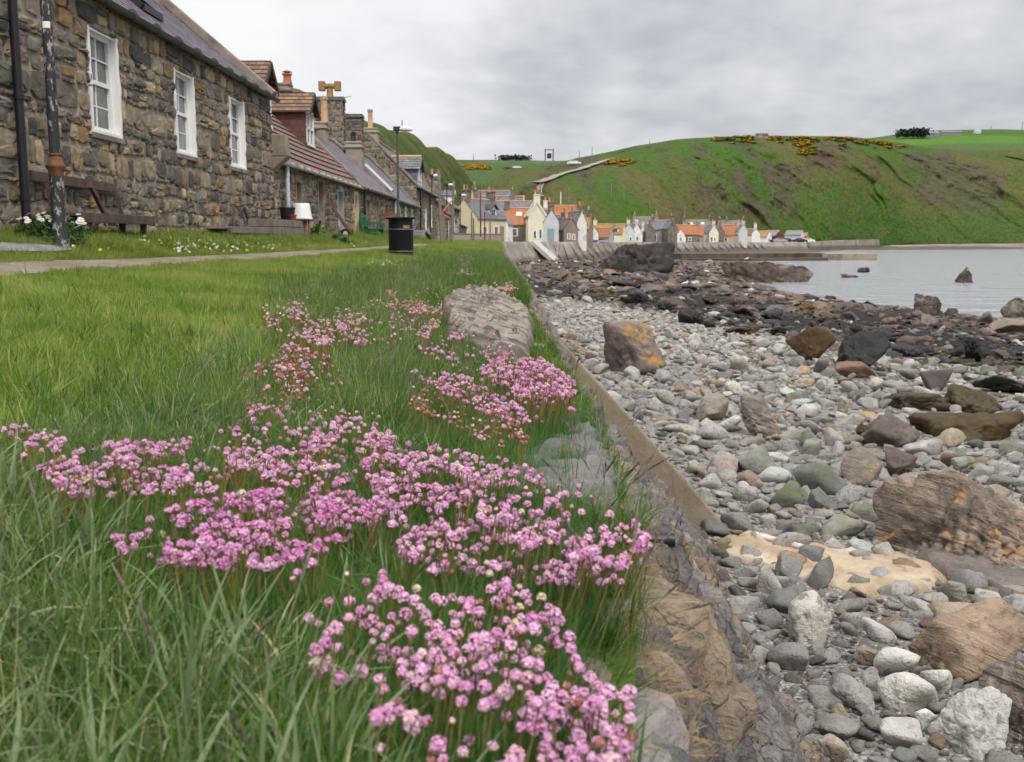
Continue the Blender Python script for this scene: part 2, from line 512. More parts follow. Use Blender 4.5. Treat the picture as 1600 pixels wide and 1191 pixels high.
# ------------------------------------------------------------------ beach floor
ys = np.geomspace(2.2, 420, 480); cs = np.linspace(0, 1, 240)
Y, C = np.meshgrid(ys, cs, indexing='ij')
X = (FOOT(Y) - 0.5) + (0.62 * Y + 8 - FOOT(Y)) * C ** 1.15
Z = zb_np(X, Y)
fx, fy = X.ravel(), Y.ravel()
n1 = fbm2(fx * .35, fy * .35, 31, 5).reshape(X.shape); n2 = fbm2(fx * 1.6, fy * 1.6, 32, 4).reshape(X.shape)
ridge = (1 - np.abs(fbm2(fx * .55 + fy * .1, fy * .16, 33, 5)) * 2).reshape(X.shape)
def zshift(x, y): return np.interp(x - FOOT(y), [0, 3, 8, 12, 18], [23, 18, 5, -5, -8])
YZ = Y - zshift(X, Y)
zone_w = sstep(24, 32, YZ + 5 * n1)                  # wrack and rock platform begins
zone_p = sstep(42, 56, YZ + 9 * n1)
Z = Z + n2 * 0.05 * (1 + 2 * sstep(30, 50, Y)) + zone_w * (n1 * 0.30 + 0.20 * n2 + .16 * fbm2(fx * 3.4, fy * 1.5, 36, 4).reshape(X.shape)) + zone_p * np.clip(ridge, 0, 1) ** 2 * 0.42 * sstep(190, 120, Y)
Z = np.where(zb_np(X, Y) < SEA + .5, zb_np(X, Y) + (Z - zb_np(X, Y)) * np.clip((zb_np(X, Y) - SEA + .15) / .65, .12, 1), Z)
Z = np.where(Y > 150, np.minimum(Z, zb_np(X, Y) + .35), Z)
gp0, gp1 = np.array([.31, .29, .26]), np.array([.40, .375, .33])
t = np.clip(n2 * .5 + .5, 0, 1)[..., None]
colr = gp0 * (1 - t) + gp1 * t
dark = np.array([.028, .025, .022]); red = np.array([.115, .085, .066]); tan = np.array([.175, .135, .10])
f3 = fbm2(fx * .22, fy * .5, 41, 5).reshape(X.shape)
weed = sstep(-.10, .10, f3 + .40 * (1 - np.abs(YZ - 37) / 13).clip(-1, 1))[..., None]
plat = red * (1 - t) + tan * t
plat = plat * (1 - weed * .8) + dark * weed * .8
zw = zone_w[..., None]
base2 = dark * weed + (colr * .6) * (1 - weed)
colr = colr * (1 - zw) + base2 * zw
zp = zone_p[..., None]
colr = colr * (1 - zp) + plat * zp
grn = sstep(.12, .4, fbm2(fx * .16 + 3, fy * .16, 44, 4)).reshape(X.shape) * sstep(5, 10, X - 1.5) * sstep(42, 30, Y) * sstep(9, 13, Y)
colr = colr * (1 - .6 * grn[..., None]) + np.array([.12, .14, .06]) * .6 * grn[..., None]
# a pale streak of washed sand across the shingle
sA, sB = at_surf(1000, 514, zb, 0, -2.8), at_surf(1310, 545, zb, 0, -2.8)
ab = np.array([sB.x - sA.x, sB.y - sA.y]); L2 = (ab ** 2).sum()
tt = np.clip(((X - sA.x) * ab[0] + (Y - sA.y) * ab[1]) / L2, 0, 1)
ds = np.hypot(X - sA.x - tt * ab[0], Y - sA.y - tt * ab[1]) + n2 * .15
k = sstep(.62, .35, ds)[..., None]
colr = colr * (1 - k) + np.array([.42, .39, .33]) * k
STREAK = (sA, ab, L2)
def beach_mat():
    m, nt, b = new_mat("beach_floor"); n = N(nt); v = n.coord("Position"); c = n.attr("col")
    w = n.mapping(v, (1, 1, .4))
    g = n.mk("ShaderNodeSeparateColor"); n.put(g.inputs[0], n.voro(w, 30, "F1", "Color")); d = n.voro(w, 30, "F1", "Distance")
    k = n.math('MULTIPLY', n.mapr(g.outputs[0], 0, 1, .72, 1.22, False), n.mapr(d, .25, .62, 1.1, .62))
    mul = n.mk("ShaderNodeCombineColor")
    for i in range(3): n.put(mul.inputs[i], k)
    n.put(b.inputs["Base Color"], n.mix(1.0, c, mul.outputs[0], 'MULTIPLY')); b.inputs["Roughness"].default_value = .9; b.inputs["Specular IOR Level"].default_value = .3
    n.put(b.inputs["Normal"], n.bump(n.math('SUBTRACT', n.math('MULTIPLY', n.noise(v, 9, 5, .6), 1.2), d), .9, .035))
    return m
M_beach = beach_mat()
me = mesh_from("beach", np.stack([X, Y, Z], -1).reshape(-1, 3), grid_faces(*X.shape)[:, ::-1].copy(), colr.reshape(-1, 3), smooth=True)
beach = struct("beach", me, M_beach)
BV = BVHTree.FromPolygons([v.co[:] for v in me.vertices], [tuple(p.vertices) for p in me.polygons])
def beach_z(x, y):
    h = BV.ray_cast(Vector((x, y, 20)), Vector((0, 0, -1)))
    return h[0].z if h[0] is not None else zb(x, y)
def on_beach(u, v):
    h = BV.ray_cast(Vector((0, 0, 0)), ray(u, v).normalized())
    if h[0] is not None: return h[0]
    return at_surf(u, v, zb, 0, -2.8)

# ------------------------------------------------------------------ hills: lofted between a foot line and a skyline
def hill_mat():
    m, nt, b = new_mat("hill_grass"); n = N(nt); v = n.coord("Position"); c = n.attr("col")
    f = n.noise(n.mapping(v, (1, 1, 1.3)), 0.12, 6, 0.68); g = n.noise(v, .75, 5, 0.7)
    col = n.mix(n.mapr(f, 0.5, 0.68, 0, .75), c, n.mix(0.6, c, (0.16, 0.13, 0.07)))
    col = n.mix(n.mapr(g, 0.44, 0.68, 0, .8), col, n.mix(0.7, col, (0.020, 0.038, 0.010)))
    col = n.mix(n.mapr(n.noise(v, 2.6, 3, .7), 0.5, 0.68, 0, .6), col, n.mix(0.7, col, (0.02, 0.034, 0.01)))
    col = n.mix(n.mapr(n.noise(v, .33, 5, .6), 0.56, 0.7, 0, .5), col, n.mix(0.5, col, (0.09, 0.16, 0.02)))
    n.put(b.inputs["Base Color"], col); b.inputs["Roughness"].default_value = 1; b.inputs["Specular IOR Level"].default_value = 0.1
    n.put(b.inputs["Normal"], n.bump(n.math('ADD', f, n.math('MULTIPLY', g, .45)), 1.0, 3.5))
    return m
M_hill = hill_mat()
HILLS = []
def hill(cols, nu=260, nv=70, bulge=0.35, gully=0.0, seed=1, field=None, back=140, scree=0.0, rim=0.9, fine=0.4):
    """cols: list of (u, foot_v, foot_D, top_v, top_D)"""
    us = np.array([c[0] for c in cols], float)
    U = np.linspace(us[0], us[-1], nu)
    foot = []; top = []
    for u in U:
        fv, fd, tv, td = (float(np.interp(u, us, [c[k] for c in cols])) for k in (1, 2, 3, 4))
        foot.append(at_y(u, fv, fd)); top.append(at_y(u, tv, td))
    foot = np.array(foot); top = np.array(top)
    T = np.linspace(0, 1, nv)
    S, TT = np.meshgrid(np.arange(nu), T, indexing='ij')
    Fp = foot[:, None, :] * np.ones((1, nv, 1)); Tp = top[:, None, :] * np.ones((1, nv, 1))
    tz = TT + bulge * np.sin(np.pi * TT) * 0.5
    tz = tz / np.maximum(tz.max(), 1)
    tz = np.minimum(tz, 1.0)
    P = np.zeros((nu, nv, 3))
    P[..., :2] = Fp[..., :2] + (Tp[..., :2] - Fp[..., :2]) * TT[..., None]
    P[..., 2] = Fp[..., 2] + (Tp[..., 2] - Fp[..., 2]) * tz
    # gullies run down the slope, so they vary along it
    along = np.cumsum(np.r_[0, np.linalg.norm(np.diff(foot[:, :2], axis=0), axis=1)])[:, None] * np.ones((1, nv))
    env = np.sin(np.pi * np.clip(TT, 0, 1)) ** 0.55
    skew = along + TT * 80
    warp = fbm2(along.ravel() * .02, TT.ravel() * 3, seed + 9, 3).reshape(S.shape) * 22
    g1 = (1 - np.abs(fbm2((skew + warp).ravel() * .030, TT.ravel() * .55, seed, 3)).reshape(S.shape) * 2.2)
    g2 = (1 - np.abs(fbm2((skew + warp * .5).ravel() * .075, TT.ravel() * .9, seed + 1, 3)).reshape(S.shape) * 2.2)
    dn = (Tp[..., :2] - Fp[..., :2]); dn = -dn / np.linalg.norm(dn, axis=-1)[..., None]
    g1 = 1.1 - np.sqrt((1 - g1) ** 2 + .12); g2 = 1.1 - np.sqrt((1 - g2) ** 2 + .12)
    disp = env * gully * (g1 * 1.0 + g2 * .75) * (sstep(930, 1130, U)[:, None] * .8 + .2 if gully > 5 else 1)
    P[..., :2] += dn * disp[..., None]
    fn = fbm(P.reshape(-1, 3) * .09, seed + 2, 6, .55).reshape(S.shape)
    P[..., 2] += fn * fine * env * 3
    # colour of what grows there, with relief shading of the ribs painted in
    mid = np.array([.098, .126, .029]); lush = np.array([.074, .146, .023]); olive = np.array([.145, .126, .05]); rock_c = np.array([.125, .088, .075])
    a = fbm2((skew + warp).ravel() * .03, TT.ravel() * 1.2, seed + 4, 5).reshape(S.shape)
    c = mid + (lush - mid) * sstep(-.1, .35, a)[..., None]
    c = c + (olive - c) * sstep(.0, .55, -a * .7 + .3 * g2 + .25 * g1)[..., None] * .85  # olive partly at random, partly to lighten ribs against the gullies
    if scree:
        rk = fbm2(along.ravel() * .045 + 8, TT.ravel() * 2.6 + along.ravel() * .012, seed + 6, 5).reshape(S.shape)
        k = sstep(.15, .29, rk + .30 * fbm(P.reshape(-1, 3) * .13, seed + 14, 5, .6).reshape(S.shape) + scree * (.2 + .16 * sstep(1320, 1450, U)[:, None] * sstep(.12, .35, TT)) - .17 + .12 * (1 - g1)) * env
        c = c + (rock_c - c) * (k * .75)[..., None]
        P[..., :2] += dn * (k * 3.4 * fbm(P.reshape(-1, 3) * .22, seed + 12, 4).reshape(S.shape))[..., None]
    if field is not None:
        k = field(U[:, None] * np.ones((1, nv)), TT)
        for kk, colf in k: c = c + (np.array(colf) - c) * kk[..., None]
    # the ground behind the skyline falls away gently
    bk = top - 0; dirb = top[:, :2] / np.linalg.norm(top[:, :2], axis=1)[:, None]
    ext = np.zeros((nu, 2, 3))
    for q, dd in enumerate((back * .3, back)):
        ext[:, q, :2] = top[:, :2] + dirb * dd; ext[:, q, 2] = top[:, 2] - dd * .05
    P = np.concatenate([P, ext], 1); c = np.concatenate([c, np.repeat(c[:, -1:], 2, 1)], 1)
    # and a skirt under the foot
    sk = P[:, :1].copy(); sk[..., 2] -= 6
    P = np.concatenate([sk, P], 1); c = np.concatenate([c[:, :1], c], 1)
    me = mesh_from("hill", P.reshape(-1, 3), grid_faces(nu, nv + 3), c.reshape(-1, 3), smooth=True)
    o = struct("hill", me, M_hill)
    HILLS.append(BVHTree.FromPolygons([v.co[:] for v in me.vertices], [tuple(p.vertices) for p in me.polygons]))
    return o
green_f = (.11, .245, .03); pale_f = (.085, .17, .04)
# far fields in the head of the valley
hill([(660, 290, 420, 249, 800), (730, 290, 420, 250.5, 800), (800, 290, 430, 250, 820), (860, 290, 430, 252, 800), (960, 290, 420, 250, 800)], 80, 26, .2, 0, 3,
     lambda u, t: [(np.ones_like(t) * .8, (.105, .185, .085)), (sstep(.50, .42, t), (.08, .145, .04)), (sstep(.47, .5, t) * sstep(.80, .75, t) * sstep(700, 715, u) * sstep(760, 745, u), (.10, .12, .035))], fine=0)
# spur in the middle of the valley
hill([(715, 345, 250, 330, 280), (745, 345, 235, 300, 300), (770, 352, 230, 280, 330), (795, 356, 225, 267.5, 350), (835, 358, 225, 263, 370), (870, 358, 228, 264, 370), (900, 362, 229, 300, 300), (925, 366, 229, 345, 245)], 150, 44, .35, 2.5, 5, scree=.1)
# headland with the road, and its cliffs towards the sea
def fld(u, t):
    return [(sstep(.90, .97, t) * sstep(1120, 1040, u), green_f), (sstep(.80, .95, t) * .4 * sstep(1400, 1200, u), (.07, .15, .02)),
            (sstep(.35, .05, t) * sstep(1200, 1330, u) * .8, (.058, .128, .022))]
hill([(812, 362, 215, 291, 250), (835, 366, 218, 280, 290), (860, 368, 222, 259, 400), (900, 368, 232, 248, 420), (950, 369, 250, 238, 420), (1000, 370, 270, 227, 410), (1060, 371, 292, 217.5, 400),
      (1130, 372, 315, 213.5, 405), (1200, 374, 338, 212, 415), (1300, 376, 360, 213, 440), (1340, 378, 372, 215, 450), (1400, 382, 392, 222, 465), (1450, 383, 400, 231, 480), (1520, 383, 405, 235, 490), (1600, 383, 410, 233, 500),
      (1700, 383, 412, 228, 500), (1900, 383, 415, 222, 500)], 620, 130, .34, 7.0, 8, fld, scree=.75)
# far fields above the cliffs
hill([(1330, 250, 600, 219, 900), (1375, 250, 600, 214, 900), (1420, 250, 600, 207, 920), (1470, 250, 600, 203.5, 940), (1560, 250, 600, 202, 950), (1640, 250, 600, 204, 950), (1900, 250, 600, 214, 950)], 110, 34, .1, 0, 21,
     lambda u, t: [(np.ones_like(t), (.10, .165, .05)), (sstep(.30, .34, t) * sstep(.62, .58, t + (u - 1500) * .0004), green_f), (sstep(.60, .63, t) * sstep(.86, .83, t) * sstep(1460, 1480, u), (.075, .16, .03))], fine=0)
# long hillside behind the row of cottages
ys = np.linspace(18, 420, 220); cs = np.linspace(0, 1, 80)
Y, C = np.meshgrid(ys, cs, indexing='ij')
xf = np.interp(Y, [0, 120, 215, 330, 420], [-13, -13.5, -10, -3.5, 3])
X = xf - C * 75
H = np.interp(Y, [18, 60, 140, 220, 265, 310, 350, 380, 415], [9, 13, 19, 22.5, 24.3, 25.5, 25, 19, 8])
a = fbm2((Y + C * 25).ravel() * .03, C.ravel() * 2, 51, 4).reshape(X.shape)
b_ = fbm2(X.ravel() * .08, Y.ravel() * .08, 52, 5).reshape(X.shape)
Z = -1 + (H + 1) * sstep(-0.02, .25, C + .02 * a) * (1 + .07 * a) + b_ * 1.5 * sstep(0, .1, C)
mid = np.array([.084, .112, .027]); lush = np.array([.068, .135, .023]); olive = np.array([.16, .15, .055]); brn = np.array([.15, .105, .07])
c = mid + (lush - mid) * sstep(0, .4, a)[..., None]
c = c + (olive - c) * sstep(.0, .35, b_)[..., None] * .7
c = c + (brn - c) * sstep(.22, .4, fbm2(X.ravel() * .05, Y.ravel() * .022, 55, 4).reshape(X.shape))[..., None] * .7
me = mesh_from("hill", np.stack([X, Y, Z], -1).reshape(-1, 3), grid_faces(*X.shape), c.reshape(-1, 3), smooth=True)
struct("hill", me, M_hill)
HILLS.append(BVHTree.FromPolygons([v.co[:] for v in me.vertices], [tuple(p.vertices) for p in me.polygons]))
def on_hill(u, v, only=None):
    best = None; d = ray(u, v).normalized()
    for i, b in enumerate(HILLS):
        if only is not None and i != only: continue
        h = b.ray_cast(Vector((0, 0, 0)), d)
        if h[0] is not None and (best is None or h[3] < best[1]): best = (h[0], h[3])
    return best[0] if best else None
# road climbing the headland
def hill_road(pts, wpx, mat, only=None, name="hill_road", lift=.12):
    V = []
    for i, (u, v) in enumerate(pts):
        p = on_hill(u, v, only)
        if p is None: continue
        V.append(p)
    out = []; 
    for i, p in enumerate(V):
        d = (V[min(i + 1, len(V) - 1)] - V[max(i - 1, 0)]); d.z = 0; d.normalize()
        s = Vector((d.y, -d.x, 0)) * wpx
        for k in (-1, 0, 1):
            q = p + s * k
            out.append((q.x, q.y, p.z + lift + (0.25 if k else .3)))
    if len(V) > 1: struct(name, mesh_from(name, out, grid_faces(len(V), 3), smooth=True), mat)
M_road = plain("hill_road_grit", (0.25, 0.21, 0.19), .95, .06, .3, 0, coord="Object")
M_earth = plain("earth_track", (0.22, 0.16, 0.13), .95, .1, .3, 0, coord="Object")
def dense(pts, k=8):
    out = []
    for a, b in zip(pts[:-1], pts[1:]):
        for i in range(k): out.append((a[0] + (b[0] - a[0]) * i / k, a[1] + (b[1] - a[1]) * i / k))
    return out + [pts[-1]]
hill_road(dense([(838, 287), (852, 283), (868, 276.5), (885, 271), (905, 266), (925, 259), (945, 252.5), (958, 248.5)]), 1.5, M_road, None)
hill_road(dense([(846, 289), (842, 296), (841, 303), (845, 309)]), .9, M_earth, None)
# shingle along the far side of the bay
fsu = np.linspace(1330, 1800, 60); V = []
for u in fsu:
    wob = 1.2 * float(fbm2(u * .02, 0, 61)[0])
    for k, (v, z) in enumerate(((389.5 + wob * .4, SEA - .3), (386.2 + wob * .6, SEA + .6), (384.2, -2.6), (382, -1.8))):
        d = (372 + 14 * k) + .04 * (u - 1330)
        p = at_y(u, v, d); V.append((p.x, p.y, z))
struct("shingle_shore", mesh_from("shingle_shore", V, grid_faces(60, 4), smooth=True), plain("far_shingle", (.24, .19, .175), .95, .25, .12, .2, coord="Object", dirt=(.08, .06, .055)))
# ================================================================== the cottage row
WX = -6.05
M_rub = vcol_mat("rubble_stone", 0.92, 7.0, 0.42, 0.7, 26.0, 0.02, 75.0)
M_white = plain("white_paint", (0.80, 0.80, 0.78), .45, .03, 3, .08)
M_whitewall = plain("limewash", (0.74, 0.74, 0.70), .8, .05, 2.5, .2, dirt=(.55, .53, .48))
M_black = plain("black_iron_paint", (0.012, 0.012, 0.014), .42, .2, 12, .15)
M_dark = plain("dark_opening", (0.02, 0.02, 0.022), .5, .1, 2, 0)
M_gutter = plain("grey_gutter", (0.055, 0.058, 0.062), .5, .15, 4, .1)
M_pvc = plain("grey_plastic_pipe", (0.52, 0.54, 0.56), .45, .06, 4, .05)
M_mortar = plain("cement_render", (0.30, 0.255, 0.205), .95, .12, 2.5, .45, dirt=(.16, .14, .115), bscale=14)
M_coping = plain("stone_coping", (0.25, 0.205, 0.155), .95, .16, 3.0, .5, dirt=(.13, .115, .10), bscale=12)
M_terra = plain("terracotta", (0.36, 0.115, 0.055), .8, .12, 5, .2)
M_buff = plain("buff_clay", (0.46, 0.27, 0.15), .8, .12, 5, .2)
M_tancl = plain("lichened_clay", (0.30, 0.17, 0.065), .9, .2, 9, .3, dirt=(.16, .11, .05))
M_wood = plain("weathered_wood", (0.09, 0.055, 0.045), .85, .25, 6, .4, bscale=18)
M_woodgrey = plain("grey_timber", (0.20, 0.165, 0.135), .9, .18, 5, .4, bscale=20)
M_green = plain("green_paint", (0.012, 0.135, 0.05), .5, .12, 6, .1)
M_lead = plain("lead_sheet", (0.30, 0.32, 0.35), .6, .1, 3, .15)
def glass_mat():
    m, nt, b = new_mat("window_glass"); n = N(nt)
    n.put(b.inputs["Base Color"], n.ramp(n.noise(n.coord("Object"), 1.7, 4), [(.35, (.045, .047, .05)), (.65, (.16, .162, .165))]))
    b.inputs["Roughness"].default_value = .06; b.inputs["Specular IOR Level"].default_value = .8
    return m
M_glass = glass_mat()
def slate_mat(name, c0, c1, c2, row=.2, sc=1.0):
    m, nt, b = new_mat(name); n = N(nt)
    uv = n.mk("ShaderNodeUVMap").outputs[0]
    br = n.mk("ShaderNodeTexBrick"); n.put(br.inputs["Vector"], uv); br.offset = .5
    br.inputs["Color1"].default_value = (0, 0, 0, 1); br.inputs["Color2"].default_value = (1, 1, 1, 1); br.inputs["Mortar"].default_value = (.5, .5, .5, 1)
    br.inputs["Scale"].default_value = sc; br.inputs["Mortar Size"].default_value = .012; br.inputs["Brick Width"].default_value = row * 1.2; br.inputs["Row Height"].default_value = row
    v = n.coord("Position")
    rnd = n.math('ADD', n.math('MULTIPLY', br.outputs["Color"], .42), n.math('MULTIPLY', n.noise(v, 1.6, 6, .65), .72))
    col = n.ramp(rnd, [(.2, c0), (.52, c1), (.85, c2)])
    lich = n.mapr(n.noise(v, 5.5, 6, .7), .60, .70, 0, .55)
    col = n.mix(lich, col, (.30, .29, .25))
    col = n.mix(n.math('MULTIPLY', br.outputs["Fac"], .8), col, (.03, .03, .03))
    n.put(b.inputs["Base Color"], col); b.inputs["Roughness"].default_value = .75
    n.put(b.inputs["Normal"], n.bump(n.math('SUBTRACT', n.noise(v, 30, 4), br.outputs["Fac"]), .6, .012))
    return m
M_slate = slate_mat("purple_slate", (.085, .072, .085), (.165, .145, .16), (.24, .215, .225))
M_slate2 = slate_mat("grey_slate", (.085, .085, .095), (.15, .15, .165), (.24, .235, .24))
M_brown = slate_mat("brown_tile", (.115, .062, .046), (.175, .098, .072), (.22, .135, .10), .33)
M_brown_l = slate_mat("mossy_brown_tile", (.12, .058, .042), (.17, .085, .058), (.27, .16, .055), .2)
M_hung = slate_mat("hung_red_tile", (.08, .03, .022), (.125, .045, .034), (.15, .06, .045), .2)
def pantile_mat(name, c):
    m, nt, b = new_mat(name); n = N(nt); v = n.coord("Position")
    f = n.noise(v, 1.1, 7, .7); g = n.noise(v, 6, 4, .6)
    col = n.ramp(f, [(.3, tuple(x * .7 for x in c)), (.6, c), (.75, tuple(min(1, x * 1.25) for x in c))])
    col = n.mix(n.mapr(g, .6, .75, 0, .5), col, (.16, .10, .06))
    n.put(b.inputs["Base Color"], col); b.inputs["Roughness"].default_value = .85
    wv = n.mk("ShaderNodeTexWave"); wv.bands_direction = 'X'; n.put(wv.inputs["Vector"], n.mk("ShaderNodeUVMap").outputs[0]); wv.inputs["Scale"].default_value = 1.2
    n.put(b.inputs["Normal"], n.bump(wv.outputs["Fac"], .7, .05))
    return m
M_orange = pantile_mat("orange_pantile", (.40, .15, .065))
M_orange2 = pantile_mat("weathered_pantile", (.33, .15, .07))

# ---- rubble masonry built stone by stone on the plane x = wall face (s runs along y)
PAL = np.array([1.20, 1.16, 1.10]) * np.array([(.150, .130, .108), (.185, .155, .122), (.225, .185, .138), (.115, .104, .094), (.080, .077, .074), (.155, .15, .142), (.265, .212, .152), (.215, .165, .105), (.255, .165, .080), (.125, .125, .108), (.175, .155, .135), (.32, .26, .18), (.10, .09, .082), (.19, .165, .14)])
def rubble(y0, y1, z0, z1, holes, seed, hmin=.12, hmax=.34, face=0.0, dep=(.012, .05), npt=10, big=None, wfac=(.55, 2.0), zslope=None, bright=1.0, pinning=True):
    """returns V (face offset, y, z), F and colours of a stone-by-stone wall sheet"""
    rg = np.random.default_rng(seed)
    V = []; F = []; Cc = []
    mort = np.array([.33, .285, .23]) * bright
    def stone(a0, a1, b0, b1):
        for h in holes:
            if a0 < h[1] and a1 > h[0] and b0 < h[3] and b1 > h[2]:
                # keep the larger piece outside the opening
                opts = [(a0, min(a1, h[0]), b0, b1), (max(a0, h[1]), a1, b0, b1), (a0, a1, b0, min(b1, h[2])), (a0, a1, max(b0, h[3]), b1)]
                opts = [o for o in opts if o[1] - o[0] > .05 and o[3] - o[2] > .04]
                if not opts: return
                a0, a1, b0, b1 = max(opts, key=lambda o: (o[1] - o[0]) * (o[3] - o[2]))
        w, h_ = a1 - a0, b1 - b0
        if w < .03 or h_ < .03: return
        ca, cb = (a0 + a1) / 2, (b0 + b1) / 2
        g = min(.020, .12 * min(w, h_))
        th = np.linspace(0, 2 * np.pi, npt, endpoint=False) + rg.uniform(0, .6)
        e = rg.uniform(.30, .6)
        cx = np.sign(np.cos(th)) * np.abs(np.cos(th)) ** e; cy = np.sign(np.sin(th)) * np.abs(np.sin(th)) ** e
        jx = 1 + rg.normal(0, .08, npt); jy = 1 + rg.normal(0, .08, npt)
        px = ca + cx * jx * (w / 2 - g); py = cb + cy * jy * (h_ / 2 - g)
        tl = rg.normal(0, .02, 2)
        for hh in holes:                       # nothing may poke into an opening
            inside = (px > hh[0] - .004) & (px < hh[1] + .004) & (py > hh[2] - .004) & (py < hh[3] + .004)
            if inside.any():
                if ca <= hh[0]: px = np.minimum(px, hh[0])
                elif ca >= hh[1]: px = np.maximum(px, hh[1])
                elif cb <= hh[2]: py = np.minimum(py, hh[2])
                else: py = np.maximum(py, hh[3])
        d = rg.uniform(*dep)
        col = PAL[rg.integers(len(PAL))] * rg.uniform(.72, 1.2) * bright
        o = len(V)
        for k in range(npt): V.append((face - .02, px[k], py[k])); Cc.append(mort * .55 + col * .3)
        for k in range(npt):
            V.append((face + d * .75, ca + (px[k] - ca) * .93, cb + (py[k] - cb) * .93)); Cc.append(col * .95)
        for k in range(npt):
            q = .55
            V.append((face + d + tl[0] * (px[k] - ca) + tl[1] * (py[k] - cb) + rg.normal(0, .006), ca + (px[k] - ca) * q, cb + (py[k] - cb) * q)); Cc.append(col * rg.uniform(.9, 1.1))
        V.append((face + d + .004, ca, cb)); Cc.append(col)
        c = len(V) - 1
        for r in (0, 1):
            for k in range(npt):
                k2 = (k + 1) % npt
                F.append((o + r * npt + k, o + r * npt + k2, o + (r + 1) * npt + k2, o + (r + 1) * npt + k))
        for k in range(npt): F.append((o + 2 * npt + k, o + 2 * npt + (k + 1) % npt, c))
    z = z0
    while z < z1 - .03:
        h = min(rg.uniform(hmin, hmax), z1 - z)
        if z1 - z - h < .06: h = z1 - z
        y = y0 + rg.uniform(-.3, 0)
        while y < y1:
            bw = big(y, z) if big else 1
            w_ = h * rg.uniform(*wfac) * bw
            zz = z + .03 * math.sin(y * 2.3 + z * 5)
            a, b = max(y, y0), min(y + w_, y1)
            if b - a > .03:
                r = rg.random()
                if r < .16 and h > .2 and w_ < .5:
                    k = rg.uniform(.35, .65); stone(a, b, zz, zz + h * k); stone(a, b, zz + h * k, zz + h)
                elif r < .34 and pinning and h > .15:
                    pk = rg.uniform(.16, .28); stone(a, b, zz + h * pk, zz + h)
                    q = a
                    while q < b:
                        ww = rg.uniform(.05, .13); stone(q, min(q + ww, b), zz, zz + h * pk); q += ww
                elif r < .42 and pinning:
                    s_ = rg.uniform(.05, .08); stone(a, b - s_, zz, zz + h)
                    q = zz
                    while q < zz + h - .03:
                        hh = rg.uniform(.05, .10); stone(b - s_, b, q, min(q + hh, zz + h)); q += hh
                else: stone(a, b, zz, zz + h)
            y += w_
        z += h
    # mortar sheet with the openings left out, a fine grid so it can be uneven
    ya = sorted(set([y0, y1] + [h[k] for h in holes for k in (0, 1)] + list(np.arange(y0, y1, .12))))
    za = sorted(set([z0, z1] + [h[k] for h in holes for k in (2, 3)] + list(np.arange(z0, z1, .12))))
    o = len(V); ny, nz = len(ya), len(za)
    for yy in ya:
        for zz in za:
            V.append((face - .006 + rg.normal(0, .004), yy, zz)); Cc.append(mort * rg.uniform(.75, 1.15))
    for i in range(ny - 1):
        for j in range(nz - 1):
            cy, cz = (ya[i] + ya[i + 1]) / 2, (za[j] + za[j + 1]) / 2
            if any(h[0] < cy < h[1] and h[2] < cz < h[3] for h in holes): continue
            F.append((o + i * nz + j, o + (i + 1) * nz + j, o + (i + 1) * nz + j + 1, o + i * nz + j + 1))
    return V, F, Cc

def slope(y0, y1, xe, ze, xr, zr, row, lift, over=.12, sag=0.0, ny=14, back=True):
    """a roof slope of overlapping courses from eave (xe,ze) to ridge (xr,zr), with UVs in metres, and the plain far slope"""
    L = math.hypot(xr - xe, zr - ze); k = int(L / row) + 1
    dx, dz = (xr - xe) / L, (zr - ze) / L; nx, nz = (dz, -dx) if dz * 1 > 0 else (-dz, dx)
    if nz < 0: nx, nz = -nx, -nz
    V = []; F = []; UV = []
    ysq = np.linspace(y0, y1, ny)
    for i in range(k):
        a, b = i * L / k - (over if i == 0 else 0), (i + 1) * L / k + .03
        o = len(V)
        for yy in ysq:
            sg = -sag * math.sin(math.pi * (yy - y0) / (y1 - y0))
            for (t, e) in ((a, 0.0), (a, lift), (b, .002)):
                V.append((xe + dx * t + nx * e, yy, ze + dz * t + nz * e + sg)); UV.append((yy, t))
        for j in range(ny - 1):
            q = o + j * 3
            F.append((q, q + 3, q + 4, q + 1)); F.append((q + 1, q + 4, q + 5, q + 2))
    if back:
        o = len(V)
        for yy in (y0, y1):
            V.append((xr, yy, zr)); UV.append((yy, 0)); V.append((2 * xr - xe, yy, ze)); UV.append((yy, L))
        F.append((o, o + 2, o + 3, o + 1))
    return V, F, UV

